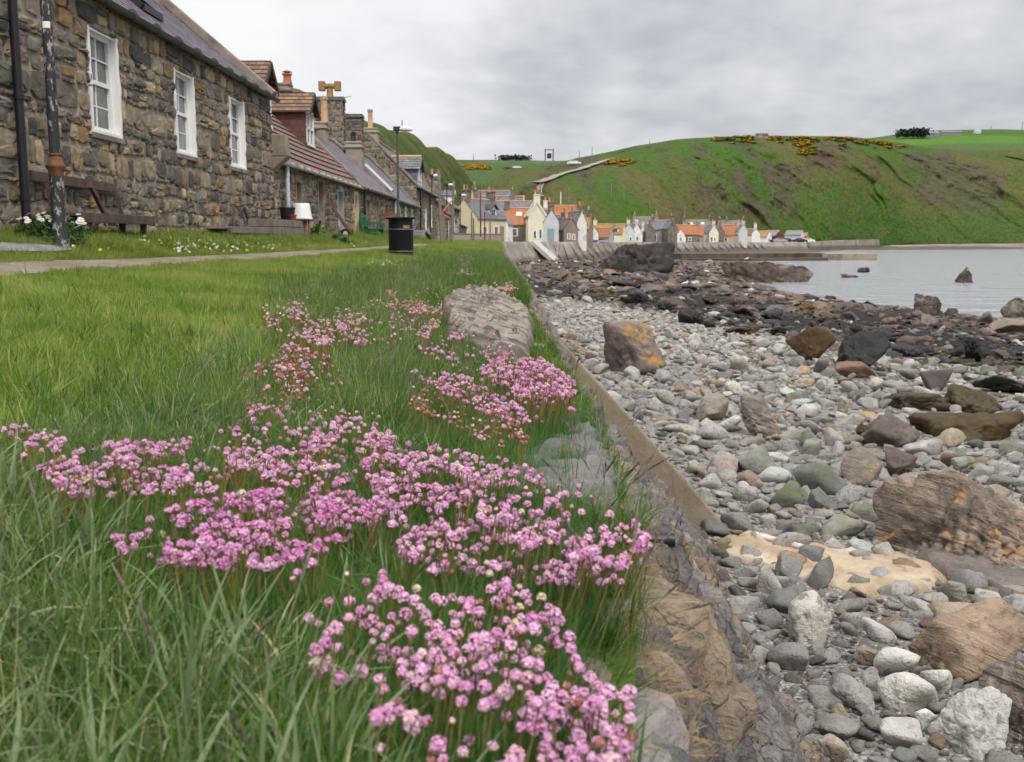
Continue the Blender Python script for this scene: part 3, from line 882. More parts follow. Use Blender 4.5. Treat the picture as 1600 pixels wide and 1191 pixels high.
def sash(root, name, y0, y1, z0, z1, x, rev=.17, bars=(2, 2, 2, 2), mats=None, wob=.012, seed=0, frame=.05):
    """a white sash window set back in the wall: reveal and frame, with the panes as its sub-part. x = wall face"""
    rg = np.random.default_rng(seed)
    mw = mats or M_white
    L = root.location
    b = MB(); t = .03
    # painted reveal: four splayed boards, the outer arris uneven
    def jamb(ya, yb, s):
        k = 14; V = []
        for i in range(k):
            z = z0 - .02 + (z1 - z0 + .04) * i / (k - 1)
            e = rg.normal(0, wob)
            V += [(x - rev, ya, z), (x + .045 + e * .5, ya, z), (x + .045 + e * .5, yb + s * (.03 + e), z), (x - rev, yb, z)]
        Fq = []
        for i in range(k - 1):
            for j in range(4):
                Fq.append((i * 4 + j, i * 4 + (j + 1) % 4, (i + 1) * 4 + (j + 1) % 4, (i + 1) * 4 + j))
        Fq += [(0, 1, 2, 3), tuple(range((k - 1) * 4, k * 4))]
        b.add(V, Fq)
    jamb(y1 - t, y1 + .012, 1); jamb(y0 + t, y0 - .012, -1)
    b.box(x - rev, x + .012, y0, y1, z1 - .02, z1 + .012)
    b.box(x - rev, x + .03, y0, y1, z0 - .015, z0 + .03)
    fr = b.build("window", mw, root, rel=L, bevel=.004, seg=1)
    f = MB(); xf = x - rev + .03; zm = z0 + (z1 - z0) * .51
    ya, yb = y0 + t, y1 - t
    f.box(xf - .03, xf + .04, ya, ya + frame, z0 + .03, z1 - .02); f.box(xf - .03, xf + .04, yb - frame, yb, z0 + .03, z1 - .02)
    f.box(xf - .03, xf + .04, ya + frame, yb - frame, z1 - .02 - frame, z1 - .02)
    f.box(xf - .03, xf + .05, ya + frame, yb - frame, z0 + .03, z0 + .03 + frame * 1.3)
    f.box(xf - .03, xf + .03, ya + frame, yb - frame, zm - .03, zm + .03)
    for lo_, hi_, off, (nc, nr) in ((zm + .03, z1 - .02 - frame, .018, bars[:2]), (z0 + .03 + frame * 1.3, zm - .03, -.012, bars[2:])):
        for i in range(1, nc):
            yy = ya + frame + (yb - ya - 2 * frame) * i / nc; f.box(xf - .01 + off, xf + .012 + off, yy - .011, yy + .011, lo_, hi_)
        for i in range(1, nr):
            zz = lo_ + (hi_ - lo_) * i / nr; f.box(xf - .01 + off, xf + .010 + off, ya + frame, yb - frame, zz - .010, zz + .010)
    f.build("sash", mw, fr, rel=L)
    g = MB(); g.box(xf - .024, xf - .014, ya + frame, yb - frame, z0 + .06, z1 - .05)
    g.build("pane", M_glass, fr, rel=L)
    s = MB(); s.box(x - .05, x + .055, y0 - .06, y1 + .08, z0 - .10, z0 - .018)
    s.build("sill", M_coping, fr, rel=L, bevel=.01)
    return fr

def roof_obj(root, V, F, UV, mat, name="roof"):
    L = np.array(root.location[:])
    return link(name, mesh_from(name, np.array(V) - L, F, uvs=UV), mat, root)
def sheet_obj(root, V, F, C, name="wall", extra=None):
    L = np.array(root.location[:])
    V = np.array(V, float); C = np.array(C, float)
    V[:, 0] += WX
    if extra is not None:
        eV, eF, eC = extra; o = len(V)
        V = np.concatenate([V, np.array(eV, float)]); C = np.concatenate([C, np.array(eC, float)]); F = F + [tuple(i + o for i in f) for f in eF]
    return link(name, mesh_from(name, V - L, F, C), M_rub, root)
def shell(x0, xb, y0, y1, zb_, ze, zr, col, xr=None, front=True):
    """body of a cottage without the front sheet: gables, rear wall; returns V,F,C"""
    xr = xr if xr is not None else (x0 + xb) / 2
    V = []; F = []
    e = .03
    for y in (y0, y1):
        o = len(V)
        V += [(x0 - e, y, zb_), (x0 - e, y, ze), (xr, y, zr), (xb, y, ze), (xb, y, zb_)]
        F.append((o, o + 1, o + 2, o + 3, o + 4))
    F += [(4, 3, 8, 9), (0, 4, 9, 5)]
    return V, F, [col] * len(V)

def chimney(root, x0, x1, y0, y1, z0, z1, mat, pots, name="chimney", cap=True):
    L = root.location
    b = MB(); b.box(x0, x1, y0, y1, z0, z1)
    if cap:
        b.box(x0 - .07, x1 + .07, y0 - .07, y1 + .07, z1 - .22, z1 - .10); b.box(x0 - .03, x1 + .03, y0 - .03, y1 + .03, z1 - .001, z1 + .10)
    ch = b.build(name, mat, root, rel=L, bevel=.025, seg=1)
    for (px, py, h, r, pm, kind) in pots:
        p = MB()
        if kind == "plain":
            p.lathe([(r * 1.1, 0), (r * 1.1, .06), (r * .9, .1), (r * .85, h * .85), (r * 1.02, h * .87), (r * 1.02, h), (r * .7, h), (r * .7, h - .1)], (px, py, z1 + .1), 14)
        elif kind == "cowl":
            p.lathe([(r * 1.15, 0), (r, .08), (r * .85, h * .62), (r * 1.15, h * .64), (r * 1.15, h * .74), (r * .6, h * .75), (r * .6, h * .86), (r * 1.2, h * .87), (r * .4, h)], (px, py, z1 + .1), 14)
        elif kind == "cross":
            p.lathe([(r * 1.15, 0), (r * .9, .1), (r * .8, h * .6)], (px, py, z1 + .1), 14)
            zc_ = z1 + .1 + h * .72
            p.tube([(px - .42, py, zc_), (px + .42, py, zc_)], r * .72, 12)
            for s in (-1, 1):
                p.box(px + s * .40 - .13, px + s * .40 + .13, py - .17, py + .17, zc_ - .24, zc_ + .24)
            p.lathe([(r * .8, 0), (r * .8, .2)], (px, py, zc_ - .25), 12)
        p.build("chimney_pot", pm, ch, rel=L, smooth=True)
    return ch

def coping(root, y0, y1, xe, ze, xr, zr, mat, name="gable_coping", w=.14, ext=.25):
    L = root.location; b = MB()
    dx, dz = xr - xe, zr - ze; k = math.hypot(dx, dz); dx /= k; dz /= k
    b.bar((xe - dx * ext, (y0 + y1) / 2, ze - dz * ext + .09), (xr, (y0 + y1) / 2, zr + .09), y1 - y0, w, up=(0, 0, 1))
    return b.build(name, mat, root, rel=L, bevel=.02, seg=1)

def dormer(root, y0, y1, xf, z0, ze, zr, rx, rz, mcheek, mroof, mwin, frame_mat, over=.2):
    """gabled dormer facing +x. rx,rz: where the ridge meets the main roof"""
    L = root.location; ym = (y0 + y1) / 2
    b = MB(); t = .1
    xb = xf - (zr - z0) * 1.05 - .3
    b.box(xb, xf, y0, y0 + t, z0 - .9, ze); b.box(xb, xf, y1 - t, y1, z0 - .9, ze)
    b.prism([(y0 + t, ze), (y1 - t, ze), (ym, zr - .06)], 'x', xf - .12, xf)
    b.box(xf - .1, xf, y0 + t, y1 - t, z0 - .3, z0 + .10)
    me = b.build("dormer", mcheek, root, rel=L)
    uvl = me.data.uv_layers.new(name="UVMap")
    for lp in me.data.loops:
        co = me.data.vertices[lp.vertex_index].co; uvl.data[lp.index].uv = (co.x + co.y, co.z)
    r = MB(); o = .16; V = []; UV = []; F = []
    for s, ya in ((-1, y0 - o), (1, y1 + o)):
        q = len(V); zz = ze - .10
        rows = 5
        for i in range(rows):
            f0, f1 = i / rows, (i + 1) / rows + .03
            for x_ in (xf + over, xb - .4):
                for f, l in ((f0, -.02), (f0, .035), (f1, .004)):
                    V.append((x_, ya + (ym - ya) * f, zz + (zr - zz) * f + l)); UV.append((x_, f * 1.0))
            k = q + i * 6
            F += [(k, k + 3, k + 4, k + 1), (k + 1, k + 4, k + 5, k + 2)]
    LL = np.array(L[:])
    link("dormer_roof", mesh_from("dormer_roof", np.array(V) - LL, F, uvs=UV), mroof, me)
    bb = MB(); zz = ze - .1
    for ya in (y0 - o, y1 + o): bb.bar((xf + over + .01, ya, zz - .06), (xf + over + .01, ym, zr - .06), .03, .16, up=(0, 0, 1))
    bb.build("bargeboard", mcheek, me, rel=L)
    f = MB(); g = MB(); zs = z0 + .10
    f.box(xf - .06, xf + .03, y0 + t, y0 + t + .07, zs, ze); f.box(xf - .06, xf + .03, y1 - t - .07, y1 - t, zs, ze)
    f.box(xf - .06, xf + .03, y0 + t, y1 - t, ze - .07, ze + .0); f.box(xf - .06, xf + .06, y0 + t, y1 - t, zs - .01, zs + .08)
    f.box(xf - .05, xf + .02, y0 + t, y1 - t, (zs + ze) / 2 - .03, (zs + ze) / 2 + .03); f.box(xf - .05, xf + .02, ym - .03, ym + .03, zs, ze)
    f.build("dormer_frame", frame_mat, me, rel=L)
    g.box(xf - .05, xf - .035, y0 + t, y1 - t, zs, ze); g.build("dormer_pane", M_glass, me, rel=L)
    return me

def gutter(root, y0, y1, x, z, mat, r=.06):
    L = root.location; b = MB(); V = []; F = []; k = 7
    nseg = 16
    for i in range(nseg + 1):
        y = y0 + (y1 - y0) * i / nseg
        for j in range(k):
            a = math.pi * j / (k - 1); V.append((x - r * math.cos(a), y, z - r * math.sin(a)))
        for j in range(k):
            a = math.pi * (k - 1 - j) / (k - 1); V.append((x - (r - .012) * math.cos(a), y, z - (r - .012) * math.sin(a)))
    m = 2 * k
    for i in range(nseg):
        for j in range(m):
            F.append((i * m + j, i * m + (j + 1) % m, (i + 1) * m + (j + 1) % m, (i + 1) * m + j))
    F += [tuple(range(m)), tuple(range(nseg * m, nseg * m + m))]
    b.add(V, F)
    for i in range(int((y1 - y0) / 1.1)):
        y = y0 + .3 + i * 1.1; b.tube([(x, y - .04, z - .0), (x, y + .04, z - .0)], r * 1.18, 10)
    return b.build("gutter", mat, root, rel=L, smooth=True)
def downpipe(root, pts, r, mat, name="drainpipe", collars=True):
    b = MB(); b.tube(pts, r, 10)
    if collars:
        z0, z1 = min(p[2] for p in pts), max(p[2] for p in pts)
        for t in (.2, .5, .8):
            i = np.argmin([abs(p[2] - (z0 + (z1 - z0) * t)) for p in pts])
        p0, p1 = Vector(pts[0]), Vector(pts[-1])
        if len(pts) == 2:
            for t in (.15, .5, .85):
                c = p0.lerp(p1, t); b.tube([c - Vector((0, 0, .03)), c + Vector((0, 0, .03))], r * 1.22, 10)
    return b.build(name, mat, root, rel=root.location, smooth=True)

# ------------------------------------------------------------------ cottage 1: tall, three white sash windows
ZB = -.35
h1 = thing("stone_cottage", "tall rubble stone cottage with three white sash windows and dark gutter", "house", (WX, 17, 0))
def wallrect(u0, v0, u1, v1, x=WX):
    p = at_x(u0, v0, x); q = at_x(u1, v1, x)
    return p.y, q.y, q.z, p.z
WINS = []
for (ua, va_, vb, ub) in ((138, 44, 201, 182), (272, 108, 237, 301), (358, 152, 260, 380)):
    y0 = at_x(ua, (va_ + vb) / 2, WX).y; y1 = at_x(ub, (va_ + vb) / 2 + 10, WX).y
    z1 = at_x(ua, va_, WX).z; z0 = at_x(ua, vb, WX).z
    WINS.append((y0, y1, z0, z1))
zt = np.mean([w_[3] for w_ in WINS]); z0m = np.mean([w_[2] for w_ in WINS])
WINS = [(a, b, z0m, zt) for a, b, _, _ in WINS]
EAVE1 = 3.42; YE = at_x(425, 250, WX).y
V, F, C = rubble(8.5, YE, ZB, EAVE1, WINS, 3, .15, .40, 0, (.015, .06), 11, big=lambda y, z: 1.6 if y < 12.3 else (1.25 if z > 1.3 else .8), bright=1.08)
eV, eF, eC = shell(WX, WX - 6.2, 8.5, YE, ZB, EAVE1, EAVE1 + 3.1 * .86, (.2, .17, .135))
sheet_obj(h1, V, F, C, "wall", (eV, eF, eC))
for i, w_ in enumerate(WINS): sash(h1, "window", *w_, WX, rev=.14, seed=i, wob=.009)
RZ1 = EAVE1 + 3.1 * .86
V, F, UV = slope(8.5, YE - .3, WX + .12, EAVE1 + .0, WX - 3.1, RZ1, .19, .014, .06)
roof_obj(h1, V, F, UV, M_slate)
coping(h1, YE - .32, YE + .02, WX + .05, EAVE1 + .05, WX - 3.1, RZ1 + .08, M_coping, w=.2, ext=.12)
gutter(h1, 8.5, YE + .05, WX + .17, EAVE1 - .02, M_gutter, .075)
# rooflight standing open
sk = MB()
pS = [at_x(u, v, WX - 1.0) for u, v in ((232, 10), (262, 36))]
def onroof(y, t, e=0.0):    # t metres up the slope
    L_ = math.hypot(3.1 + .12, RZ1 - EAVE1); dx, dz = -(3.22) / L_, (RZ1 - EAVE1) / L_
    return Vector((WX + .12 + dx * t + dz * e, y, EAVE1 + dz * t - dx * e))
yk = 19.2
for a, b in (((yk, 1.0), (yk, 2.3)), ((yk + 1.0, 1.0), (yk + 1.0, 2.3)), ((yk, 1.0), (yk + 1.0, 1.0)), ((yk, 2.3), (yk + 1.0, 2.3))):
    sk.bar(onroof(*a, .06), onroof(*b, .06), .09, .12)
for a, b in (((yk, 2.3, .12), (yk, 1.05, .62)), ((yk + 1.0, 2.3, .12), (yk + 1.0, 1.05, .62)), ((yk, 1.05, .62), (yk + 1.0, 1.05, .62))):
    sk.bar(onroof(*a), onroof(*b), .07, .07)
rl = sk.build("rooflight", M_black, h1, rel=h1.location)
gl = MB(); q = [onroof(yk, 1.05, .63), onroof(yk + 1, 1.05, .63), onroof(yk + 1, 2.3, .13), onroof(yk, 2.3, .13)]
gl.add(q + [p + Vector((0, 0, .012)) for p in q], [(0, 1, 2, 3), (4, 7, 6, 5), (0, 4, 5, 1), (1, 5, 6, 2), (2, 6, 7, 3), (3, 7, 4, 0)]); gl.build("rooflight_pane", M_glass, rl, rel=h1.location)
chimney(h1, WX - 3.75, WX - 2.45, YE - .75, YE + .02, RZ1 - .6, RZ1 + 1.5, M_coping, [(WX - 3.1, YE - .35, .6, .16, M_terra, "plain")])
p0 = at_x(40, 356, WX + .1); p1 = at_x(28, -40, WX + .1)
downpipe(h1, [(WX + .12, p0.y, zg(WX + .12, p0.y) - .05), (WX + .12, p0.y, EAVE1 - .05)], .055, M_black)
# ------------------------------------------------------------------ cottage 2: low, brown tiles, two dormers
def row_house(label, y0, y1, eave, ridge, holes, seed, roofmat, row, lift, depth=6.0, hm=(.14, .34), bright=1.0, npt=8, dep=(.01, .04), rmat=None, cop=(False, True), gut=M_gutter, wx=WX, over=.12, flashing=False):
    h = thing("stone_cottage", label, "house", (wx, (y0 + y1) / 2, 0), 0, "cottages in the stone row")
    V, F, C = rubble(y0, y1, ZB - .6, eave, holes, seed, hm[0], hm[1], 0, dep, npt, bright=bright, pinning=False, wfac=(.6, 1.7))
    xr = wx - depth / 2
    V = [(v[0] + (wx - WX), v[1], v[2]) for v in V]
    sheet_obj(h, V, F, C, "wall", shell(wx, wx - depth, y0, y1, ZB - .6, eave, ridge - .03, (.185, .155, .12)))
    V, F, UV = slope(y0 + (.3 if cop[0] else -.02), y1 - (.3 if cop[1] else -.02), wx + .1, eave - .02, xr, ridge, row, lift, over, sag=.05)
    roof_obj(h, V, F, UV, roofmat)
    rc = MB(); rc.tube([(xr, y0, ridge + .02), (xr, y1, ridge + .02)], .1, 8); rc.build("ridge_tile", rmat or M_coping, h, rel=h.location)
    if cop[0]: coping(h, y0 - .02, y0 + .32, wx + .05, eave, xr, ridge + .05, M_coping)
    if cop[1]: coping(h, y1 - .32, y1 + .02, wx + .05, eave, xr, ridge + .05, M_coping)
    if gut: gutter(h, y0 + .02, y1 - .05, wx + .2, eave - .09, gut, .06)
    return h, xr
def opening(h, y0, y1, z0, z1, kind, mat=None, wx=WX, mj=None):
    """a recessed door or window in a row cottage"""
    L = h.location; b = MB(); rev = .16; t = .035
    j = mj or M_coping
    b.box(wx - rev - .02, wx + .03, y1 - t, y1 + .10, z0, z1 + .1); b.box(wx - rev - .02, wx + .03, y0 - .10, y0 + t, z0, z1 + .1)
    b.box(wx - rev - .02, wx + .028, y0 + t, y1 - t, z1 - .03, z1 + .16)
    if kind == "window": b.box(wx - rev - .02, wx + .06, y0 + t, y1 - t, z0 - .12, z0 + .02)
    o = b.build(kind, j, h, rel=L)
    d = MB(); d.box(wx - rev - .05, wx - rev, y0 + t, y1 - t, z0 + .02, z1 - .03)
    if kind == "window":
        d.build("pane", M_glass, o, rel=L)
        f = MB(); ym = (y0 + y1) / 2; zm = (z0 + z1) / 2
        for (a, b2, c, e) in ((y0 + t, y0 + t + .06, z0 + .02, z1 - .03), (y1 - t - .06, y1 - t, z0 + .02, z1 - .03), (ym - .02, ym + .02, z0 + .02, z1 - .03)): f.box(wx - rev + .001, wx - rev + .04, a, b2, c, e)
        for zz in (z0 + .05, zm, z1 - .06): f.box(wx - rev + .002, wx - rev + .035, y0 + t + .06, y1 - t - .06, zz - .03, zz + .03)
        f.build("sash", mat or M_white, o, rel=L)
    else:
        d.build("door_leaf", mat or M_wood, o, rel=L)
        k = MB(); k.lathe([(.0, 0), (.03, .01), (.03, .05), (.0, .06)], (0, 0, 0), 8, M=Matrix.Translation((wx - rev + .03, y1 - .16, z0 + 1.0)) @ Matrix.Rotation(R(90), 4, 'Y')); k.build("door_handle", M_black, o, rel=L)
    return o
Y2 = YE + .02; Y3 = 40.9; Y4 = 53.0; Y5 = 66.0
E2 = 1.98; R2 = 4.98
def wy(u): return at_x(u, 320, WX).y
D2 = [(wy(497), wy(505), -.3, 1.75)]
W2 = [(wy(462.5), wy(471), .45, 1.55), (wy(527), wy(535.5), .35, 1.6)]
D2b = [(wy(553), wy(558.5), -.3, 1.6)]
h2, xr2 = row_house("low rubble cottage with ribbed brown tiles and two brown tile-hung dormers", Y2, Y3, E2, R2, D2 + W2 + D2b, 21, M_brown, .34, .045, cop=(False, True), gut=M_pvc)
opening(h2, *D2[0], "door", plain("oxblood_door", (.05, .012, .01), .6, .1, 3, .1))
opening(h2, *W2[0], "window", M_wood); opening(h2, *W2[1], "window", M_pvc, mj=M_lead)
opening(h2, *D2b[0], "door", plain("cream_door", (.62, .54, .34), .6, .06, 3, .1), mj=plain("cream_margin", (.60, .52, .34), .8, .06, 3, .1))
for (ya, yb) in ((29.7, 31.1), (36.2, 37.7)):
    dm = dormer(h2, ya, yb, -7.12, 3.05, 4.36, 4.98, xr2, 5, M_hung, M_brown_l, M_wood, M_white)
chimney(h2, xr2 - .6, xr2 + .55, Y3 - .65, Y3 - .05, 4.4, 5.72, M_coping, [(xr2 - .28, Y3 - .35, .72, .17, M_terra, "plain"), (xr2 + .42, Y3 - .35, .5, .17, M_terra, "cowl")])
downpipe(h2, [(WX + .14, wy(442), zg(WX, 28)), (WX + .14, wy(442), E2 - .1)], .055, M_pvc)
co = MB(); co.box(WX - .05, WX + .42, YE - .1, YE + .35, 2.0, 2.55, taper=.06); co.prism([(WX - .02, 1.62), (WX + .42, 2.0), (WX - .02, 2.0)], 'y', YE - .1, YE + .35)
co.build("kneeler_stone", M_coping, h1, rel=h1.location, bevel=.03)
# ------------------------------------------------------------------ cottage 3: lilac slates
W3 = [(wy(572), wy(577), .4, 1.55), (wy(587), wy(591), .1, 1.6), (wy(602), wy(605), .4, 1.55)]
h3, xr3 = row_house("rubble cottage roofed in lilac slates behind the green bench", Y3, Y4, 1.98, 4.75, [W3[0], (W3[1][0], W3[1][1], -.4, 1.6), W3[2]], 22, M_slate, .22, .012, cop=(False, True), dep=(.01, .03))
opening(h3, *W3[0], "window", M_wood); opening(h3, W3[1][0], W3[1][1], -.4, 1.6, "door", plain("cream_plank_door", (.60, .50, .27), .6, .06, 3, .1)); opening(h3, *W3[2], "window", M_wood)
fl = MB(); fl.bar((xr3 + .9, Y3 + .1, 3.95), (xr3 + .05, Y3 + .1, 4.8), .25, .03); fl.bar((xr3 + .1, Y3 + .1, 4.82), (xr3 + .1, Y4 - 4.5, 4.82), .3, .04); fl.build("lead_flashing", M_lead, h3, rel=h3.location)
chimney(h3, xr3 - .55, xr3 + .62, 47.4, 48.2, 3.8, 5.05, M_mortar, [(xr3 - .05, 47.8, .62, .17, M_terra, "cowl"), (xr3 + .52, 47.8, 1.15, .17, M_buff, "plain")])
chimney(h3, xr3 + .75, xr3 + 1.55, Y4 - .85, Y4 - .1, 2.7, 4.6, M_mortar, [(xr3 + 1.1, Y4 - .5, .55, .14, M_black, "cowl")])
downpipe(h3, [(WX + .14, wy(564.5), zg(WX, 40)), (WX + .14, wy(564.5), 1.9)], .05, M_black)
downpipe(h3, [(WX + .14, wy(613.5), zg(WX, 50)), (WX + .14, wy(613.5), 1.9)], .05, M_pvc)
# ------------------------------------------------------------------ cottage 4: slate with rooflights, tall stone stack
h4, xr4 = row_house("slate roofed cottage with long dark rooflight and tall stone chimney", Y4, Y5, 1.9, 4.9, [(55.2, 56.0, .3, 1.5), (58.5, 59.4, -.4, 1.55), (62.2, 63.1, .3, 1.5)], 23, M_slate2, .24, .012, hm=(.2, .4), cop=(False, True), dep=(.01, .03))
opening(h4, 55.2, 56.0, .3, 1.5, "window", mj=M_whitewall); opening(h4, 58.5, 59.4, -.4, 1.55, "door", M_white, mj=M_whitewall); opening(h4, 62.2, 63.1, .3, 1.5, "window", mj=M_whitewall)
M_stack = None
sV, sF, sC = rubble(-.85, .85, 0, 3.2, [], 77, .16, .34, .5, (.01, .05), 8, pinning=False, bright=.8)
def stone_stack(root, x0, x1, y0, y1, z0, z1, pots, seed, bright=.85):
    """rubble chimney: stones on the side that faces the viewer and the side that faces the sea"""
    L = np.array(root.location[:]); w_ = x1 - x0
    Va, Fa, Ca = rubble(x0, x1, z0, z1 - .2, [], seed, .16, .34, 0, (.01, .04), 8, pinning=False, bright=bright)
    Vb, Fb, Cb = rubble(y0, y1, z0, z1 - .2, [], seed + 1, .16, .34, 0, (.01, .04), 8, pinning=False, bright=bright)
    VV = [(v[1], y0 - v[0], v[2]) for v in Va]; o = len(VV); VV += [(x1 + v[0], v[1], v[2]) for v in Vb]
    FF = Fa + [tuple(i + o for i in f) for f in Fb]; CC = list(Ca) + list(Cb)
    o = len(VV); e = .01
    VV += [(x0, y0 + e, z0), (x1 - e, y0 + e, z0), (x1 - e, y1, z0), (x0, y1, z0), (x0, y0 + e, z1 - .2), (x1 - e, y0 + e, z1 - .2), (x1 - e, y1, z1 - .2), (x0, y1, z1 - .2)]
    for a in (.08, ): VV += [(x0 - a, y0 - a, z1 - .2), (x1 + a, y0 - a, z1 - .2), (x1 + a, y1 + a, z1 - .2), (x0 - a, y1 + a, z1 - .2), (x0 - a + .05, y0 - a + .05, z1), (x1 + a - .05, y0 - a + .05, z1), (x1 + a - .05, y1 + a - .05, z1), (x0 - a + .05, y1 + a - .05, z1)]
    for k in (0, 8):
        FF += [(o + k, o + k + 3, o + k + 2, o + k + 1), (o + k + 4, o + k + 5, o + k + 6, o + k + 7)] + [(o + k + i, o + k + (i + 1) % 4, o + k + 4 + (i + 1) % 4, o + k + 4 + i) for i in range(4)]
    CC += [np.array([.14, .12, .10])] * 8 + [np.array([.105, .095, .085])] * 8
    ch = link("chimney", mesh_from("chimney", np.array(VV) - L, FF, np.array(CC)), M_rub, root)
    for (px, py, h, r, pm, kind) in pots:
        p = MB()
        if kind == "cross":
            p.lathe([(r * 1.15, 0), (r * .9, .1), (r * .8, h * .6)], (px, py, z1), 14)
            zc_ = z1 + h * .76
            p.tube([(px - .44, py, zc_), (px + .44, py, zc_)], r * .75, 12)
            for s in (-1, 1): p.box(px + s * .42 - .16, px + s * .42 + .16, py - .18, py + .18, zc_ - .24, zc_ + .24)
            p.lathe([(r * .8, 0), (r * .8, .3)], (px, py, zc_ - .45), 12)
        else: p.lathe([(r * 1.1, 0), (r * .9, .1), (r * .85, h * .85), (r * 1.02, h * .87), (r * 1.02, h), (r * .6, h)], (px, py, z1), 12)
        p.build("chimney_pot", pm, ch, rel=root.location, smooth=True)
    return ch
xs0 = at_y(490, 175, 56).x; xs1 = at_y(535, 175, 56).x; zt_ = at_y(512, 151, 56).z
stone_stack(h4, xs0, xs1, 56, 56.9, 3.2, zt_, [((xs0 + xs1) / 2 + .05, 56.45, .78, .2, M_tancl, "cross")], 78)
ae = MB(); ax, az = at_y(538, 188, 56.4).x, at_y(538, 150, 56.4).z
ae.tube([(ax, 56.45, 5.0), (ax, 56.45, az)], .02, 6); ae.tube([(ax - .1, 56.3, az - .12), (ax + .35, 56.7, az + .02)], .014, 5)
for k in range(5): ae.tube([(ax + .07 * k, 56.2 + .1 * k, az - .30 + .035 * k + .15), (ax + .07 * k - .02, 56.6 + .1 * k, az - .02 + .035 * k - .1)], .009, 4)
ae.build("aerial", M_gutter, h4, rel=h4.location)
rl4 = MB()
def roof4(y, t, e, E=1.9, RR=4.9):
    L_ = math.hypot(3.1, RR - E); dx, dz = -3.1 / L_, (RR - E) / L_
    return Vector((WX + .1 + dx * t + dz * e, y, E + dz * t - dx * e))
rl4.bar(roof4(56.6, .8, .05), roof4(56.6, 2.7, .05), .8, .1); rl4.build("rooflight", M_dark, h4, rel=h4.location)
rl4 = MB(); rl4.bar(roof4(56.1, .75, .07), roof4(56.1, 2.75, .07), .12, .12); rl4.build("rooflight_frame", M_white, h4, rel=h4.location)
xs0 = at_y(541, 195, 61).x; xs1 = at_y(565, 195, 61).x
stone_stack(h4, xs0, xs1, 61, 61.8, 3.0, at_y(550, 178, 61).z, [], 80, .7)
# ------------------------------------------------------------------ house 5: taller, rubble gable seen over the slates, dormer
h5, xr5 = row_house("taller rubble house with slated dormer faced in blue-grey boards", Y5, 83, 3.15, 6.6, [(68, 69, .8, 2.2), (72, 73, -.4, 1.8), (77, 78, .8, 2.2)], 24, M_slate2, .26, .014, depth=6.6, hm=(.2, .42), bright=.85, cop=(True, True), dep=(.01, .03))
for k, a in enumerate(((68, 69, .8, 2.2), (72, 73, -.4, 1.8), (77, 78, .8, 2.2))): opening(h5, *a, "door" if k == 1 else "window", M_white, mj=M_whitewall)
gV, gF, gC = rubble(xr5 - 1.2, WX - .06, -.5, 6.4, [], 91, .2, .42, 0, (.015, .06), 8, pinning=False, bright=.95)
GV = []; 
keep = []
for f in gF:
    cxm = np.mean([gV[i][1] for i in f]); czm = np.max([gV[i][2] for i in f])
    if czm < 3.15 + (WX - cxm) * (6.6 - 3.15) / 3.3 - .02: keep.append(f)
link("gable_masonry", mesh_from("gable_masonry", np.array([(v[1], Y5 - .03 - v[0], v[2]) for v in gV]) - np.array(h5.location[:]), keep, np.array(gC)), M_rub, h5)
chimney(h5, xr5 - .1, xr5 + .9, Y5 + .02, Y5 + .7, 5.4, 7.0 - .3, M_mortar, [(xr5 + .4, Y5 + .35, 1.15, .17, M_buff, "plain")])
M_bluegrey = slate_mat("bluegrey_board", (.10, .115, .16), (.15, .17, .22), (.19, .20, .25), .2)
dd = dormer(h5, 69.5, 72.5, WX - .25, 2.9, 4.55, 5.35, xr5, 6, M_bluegrey, M_slate2, M_white, M_white)
rdg = MB(); rdg.tube([(WX - .1, 71.0, 5.37), (WX - 2.6, 71.0, 5.37)], .12, 8); rdg.build("dormer_ridge", M_buff, dd, rel=h5.location)
downpipe(h5, [(WX + .14, 67.2, -.4), (WX + .14, 67.2, 3.0)], .06, M_black)
downpipe(h5, [(WX + .14, 75.0, -.4), (WX + .14, 75.0, 3.0)], .06, M_black)
# ------------------------------------------------------------------ houses 6-8 further on
h6, xr6 = row_house("plain rendered cottage with orange tiled porch hood", 83, 93, 2.7, 5.6, [(85, 86, -.6, 1.5), (88, 89, .3, 1.5)], 25, M_slate2, .3, .014, hm=(.25, .45), npt=7, cop=(True, False), bright=1.25)
opening(h6, 85, 86, -.6, 1.5, "door", M_white, mj=M_whitewall); opening(h6, 88, 89, .3, 1.5, "window", mj=M_buff)
pc = MB(); pc.prism([(WX + .02, 1.75), (WX + .95, 1.45), (WX + .95, 1.55), (WX + .02, 2.15)], 'y', 84.6, 86.6); pc.build("porch_hood", M_orange, h6, rel=h6.location)
h7, xr7 = row_house("gabled cottage with orange tile edging along its slates", 93, 105, 2.1, 5.4, [(95, 96, .2, 1.4), (98, 99, -.7, 1.4), (102, 103, .2, 1.4)], 26, M_slate2, .3, .014, hm=(.25, .45), npt=7, cop=(False, False), bright=1.0)
opening(h7, 95, 96, .2, 1.4, "window", mj=M_whitewall); opening(h7, 98, 99, -.7, 1.4, "door", plain("blue_door", (.03, .06, .15), .6, .1, 3, .1), mj=M_whitewall); opening(h7, 102, 103, .2, 1.4, "window", mj=M_whitewall)
for yy in (93.3, 104.7):
    e = MB(); e.bar((WX + .25, yy, 2.05), (xr7, yy, 5.5), 1.1, .10); e.build("tile_edging", M_orange, h7, rel=h7.location)
xs0 = at_y(674, 300, 94).x; xs1 = at_y(689, 300, 94).x
stone_stack(h7, xs0, xs1, 93.6, 94.5, 2.5, at_y(682, 277, 94).z, [(xs1 - .3, 94, .7, .16, M_terra, "plain")], 84, .9)
stone_stack(h7, xr7 - .6, xr7 + .6, 104.0, 104.8, 4.6, 6.6, [(xr7, 104.4, .7, .16, M_terra, "plain")], 86, .9)
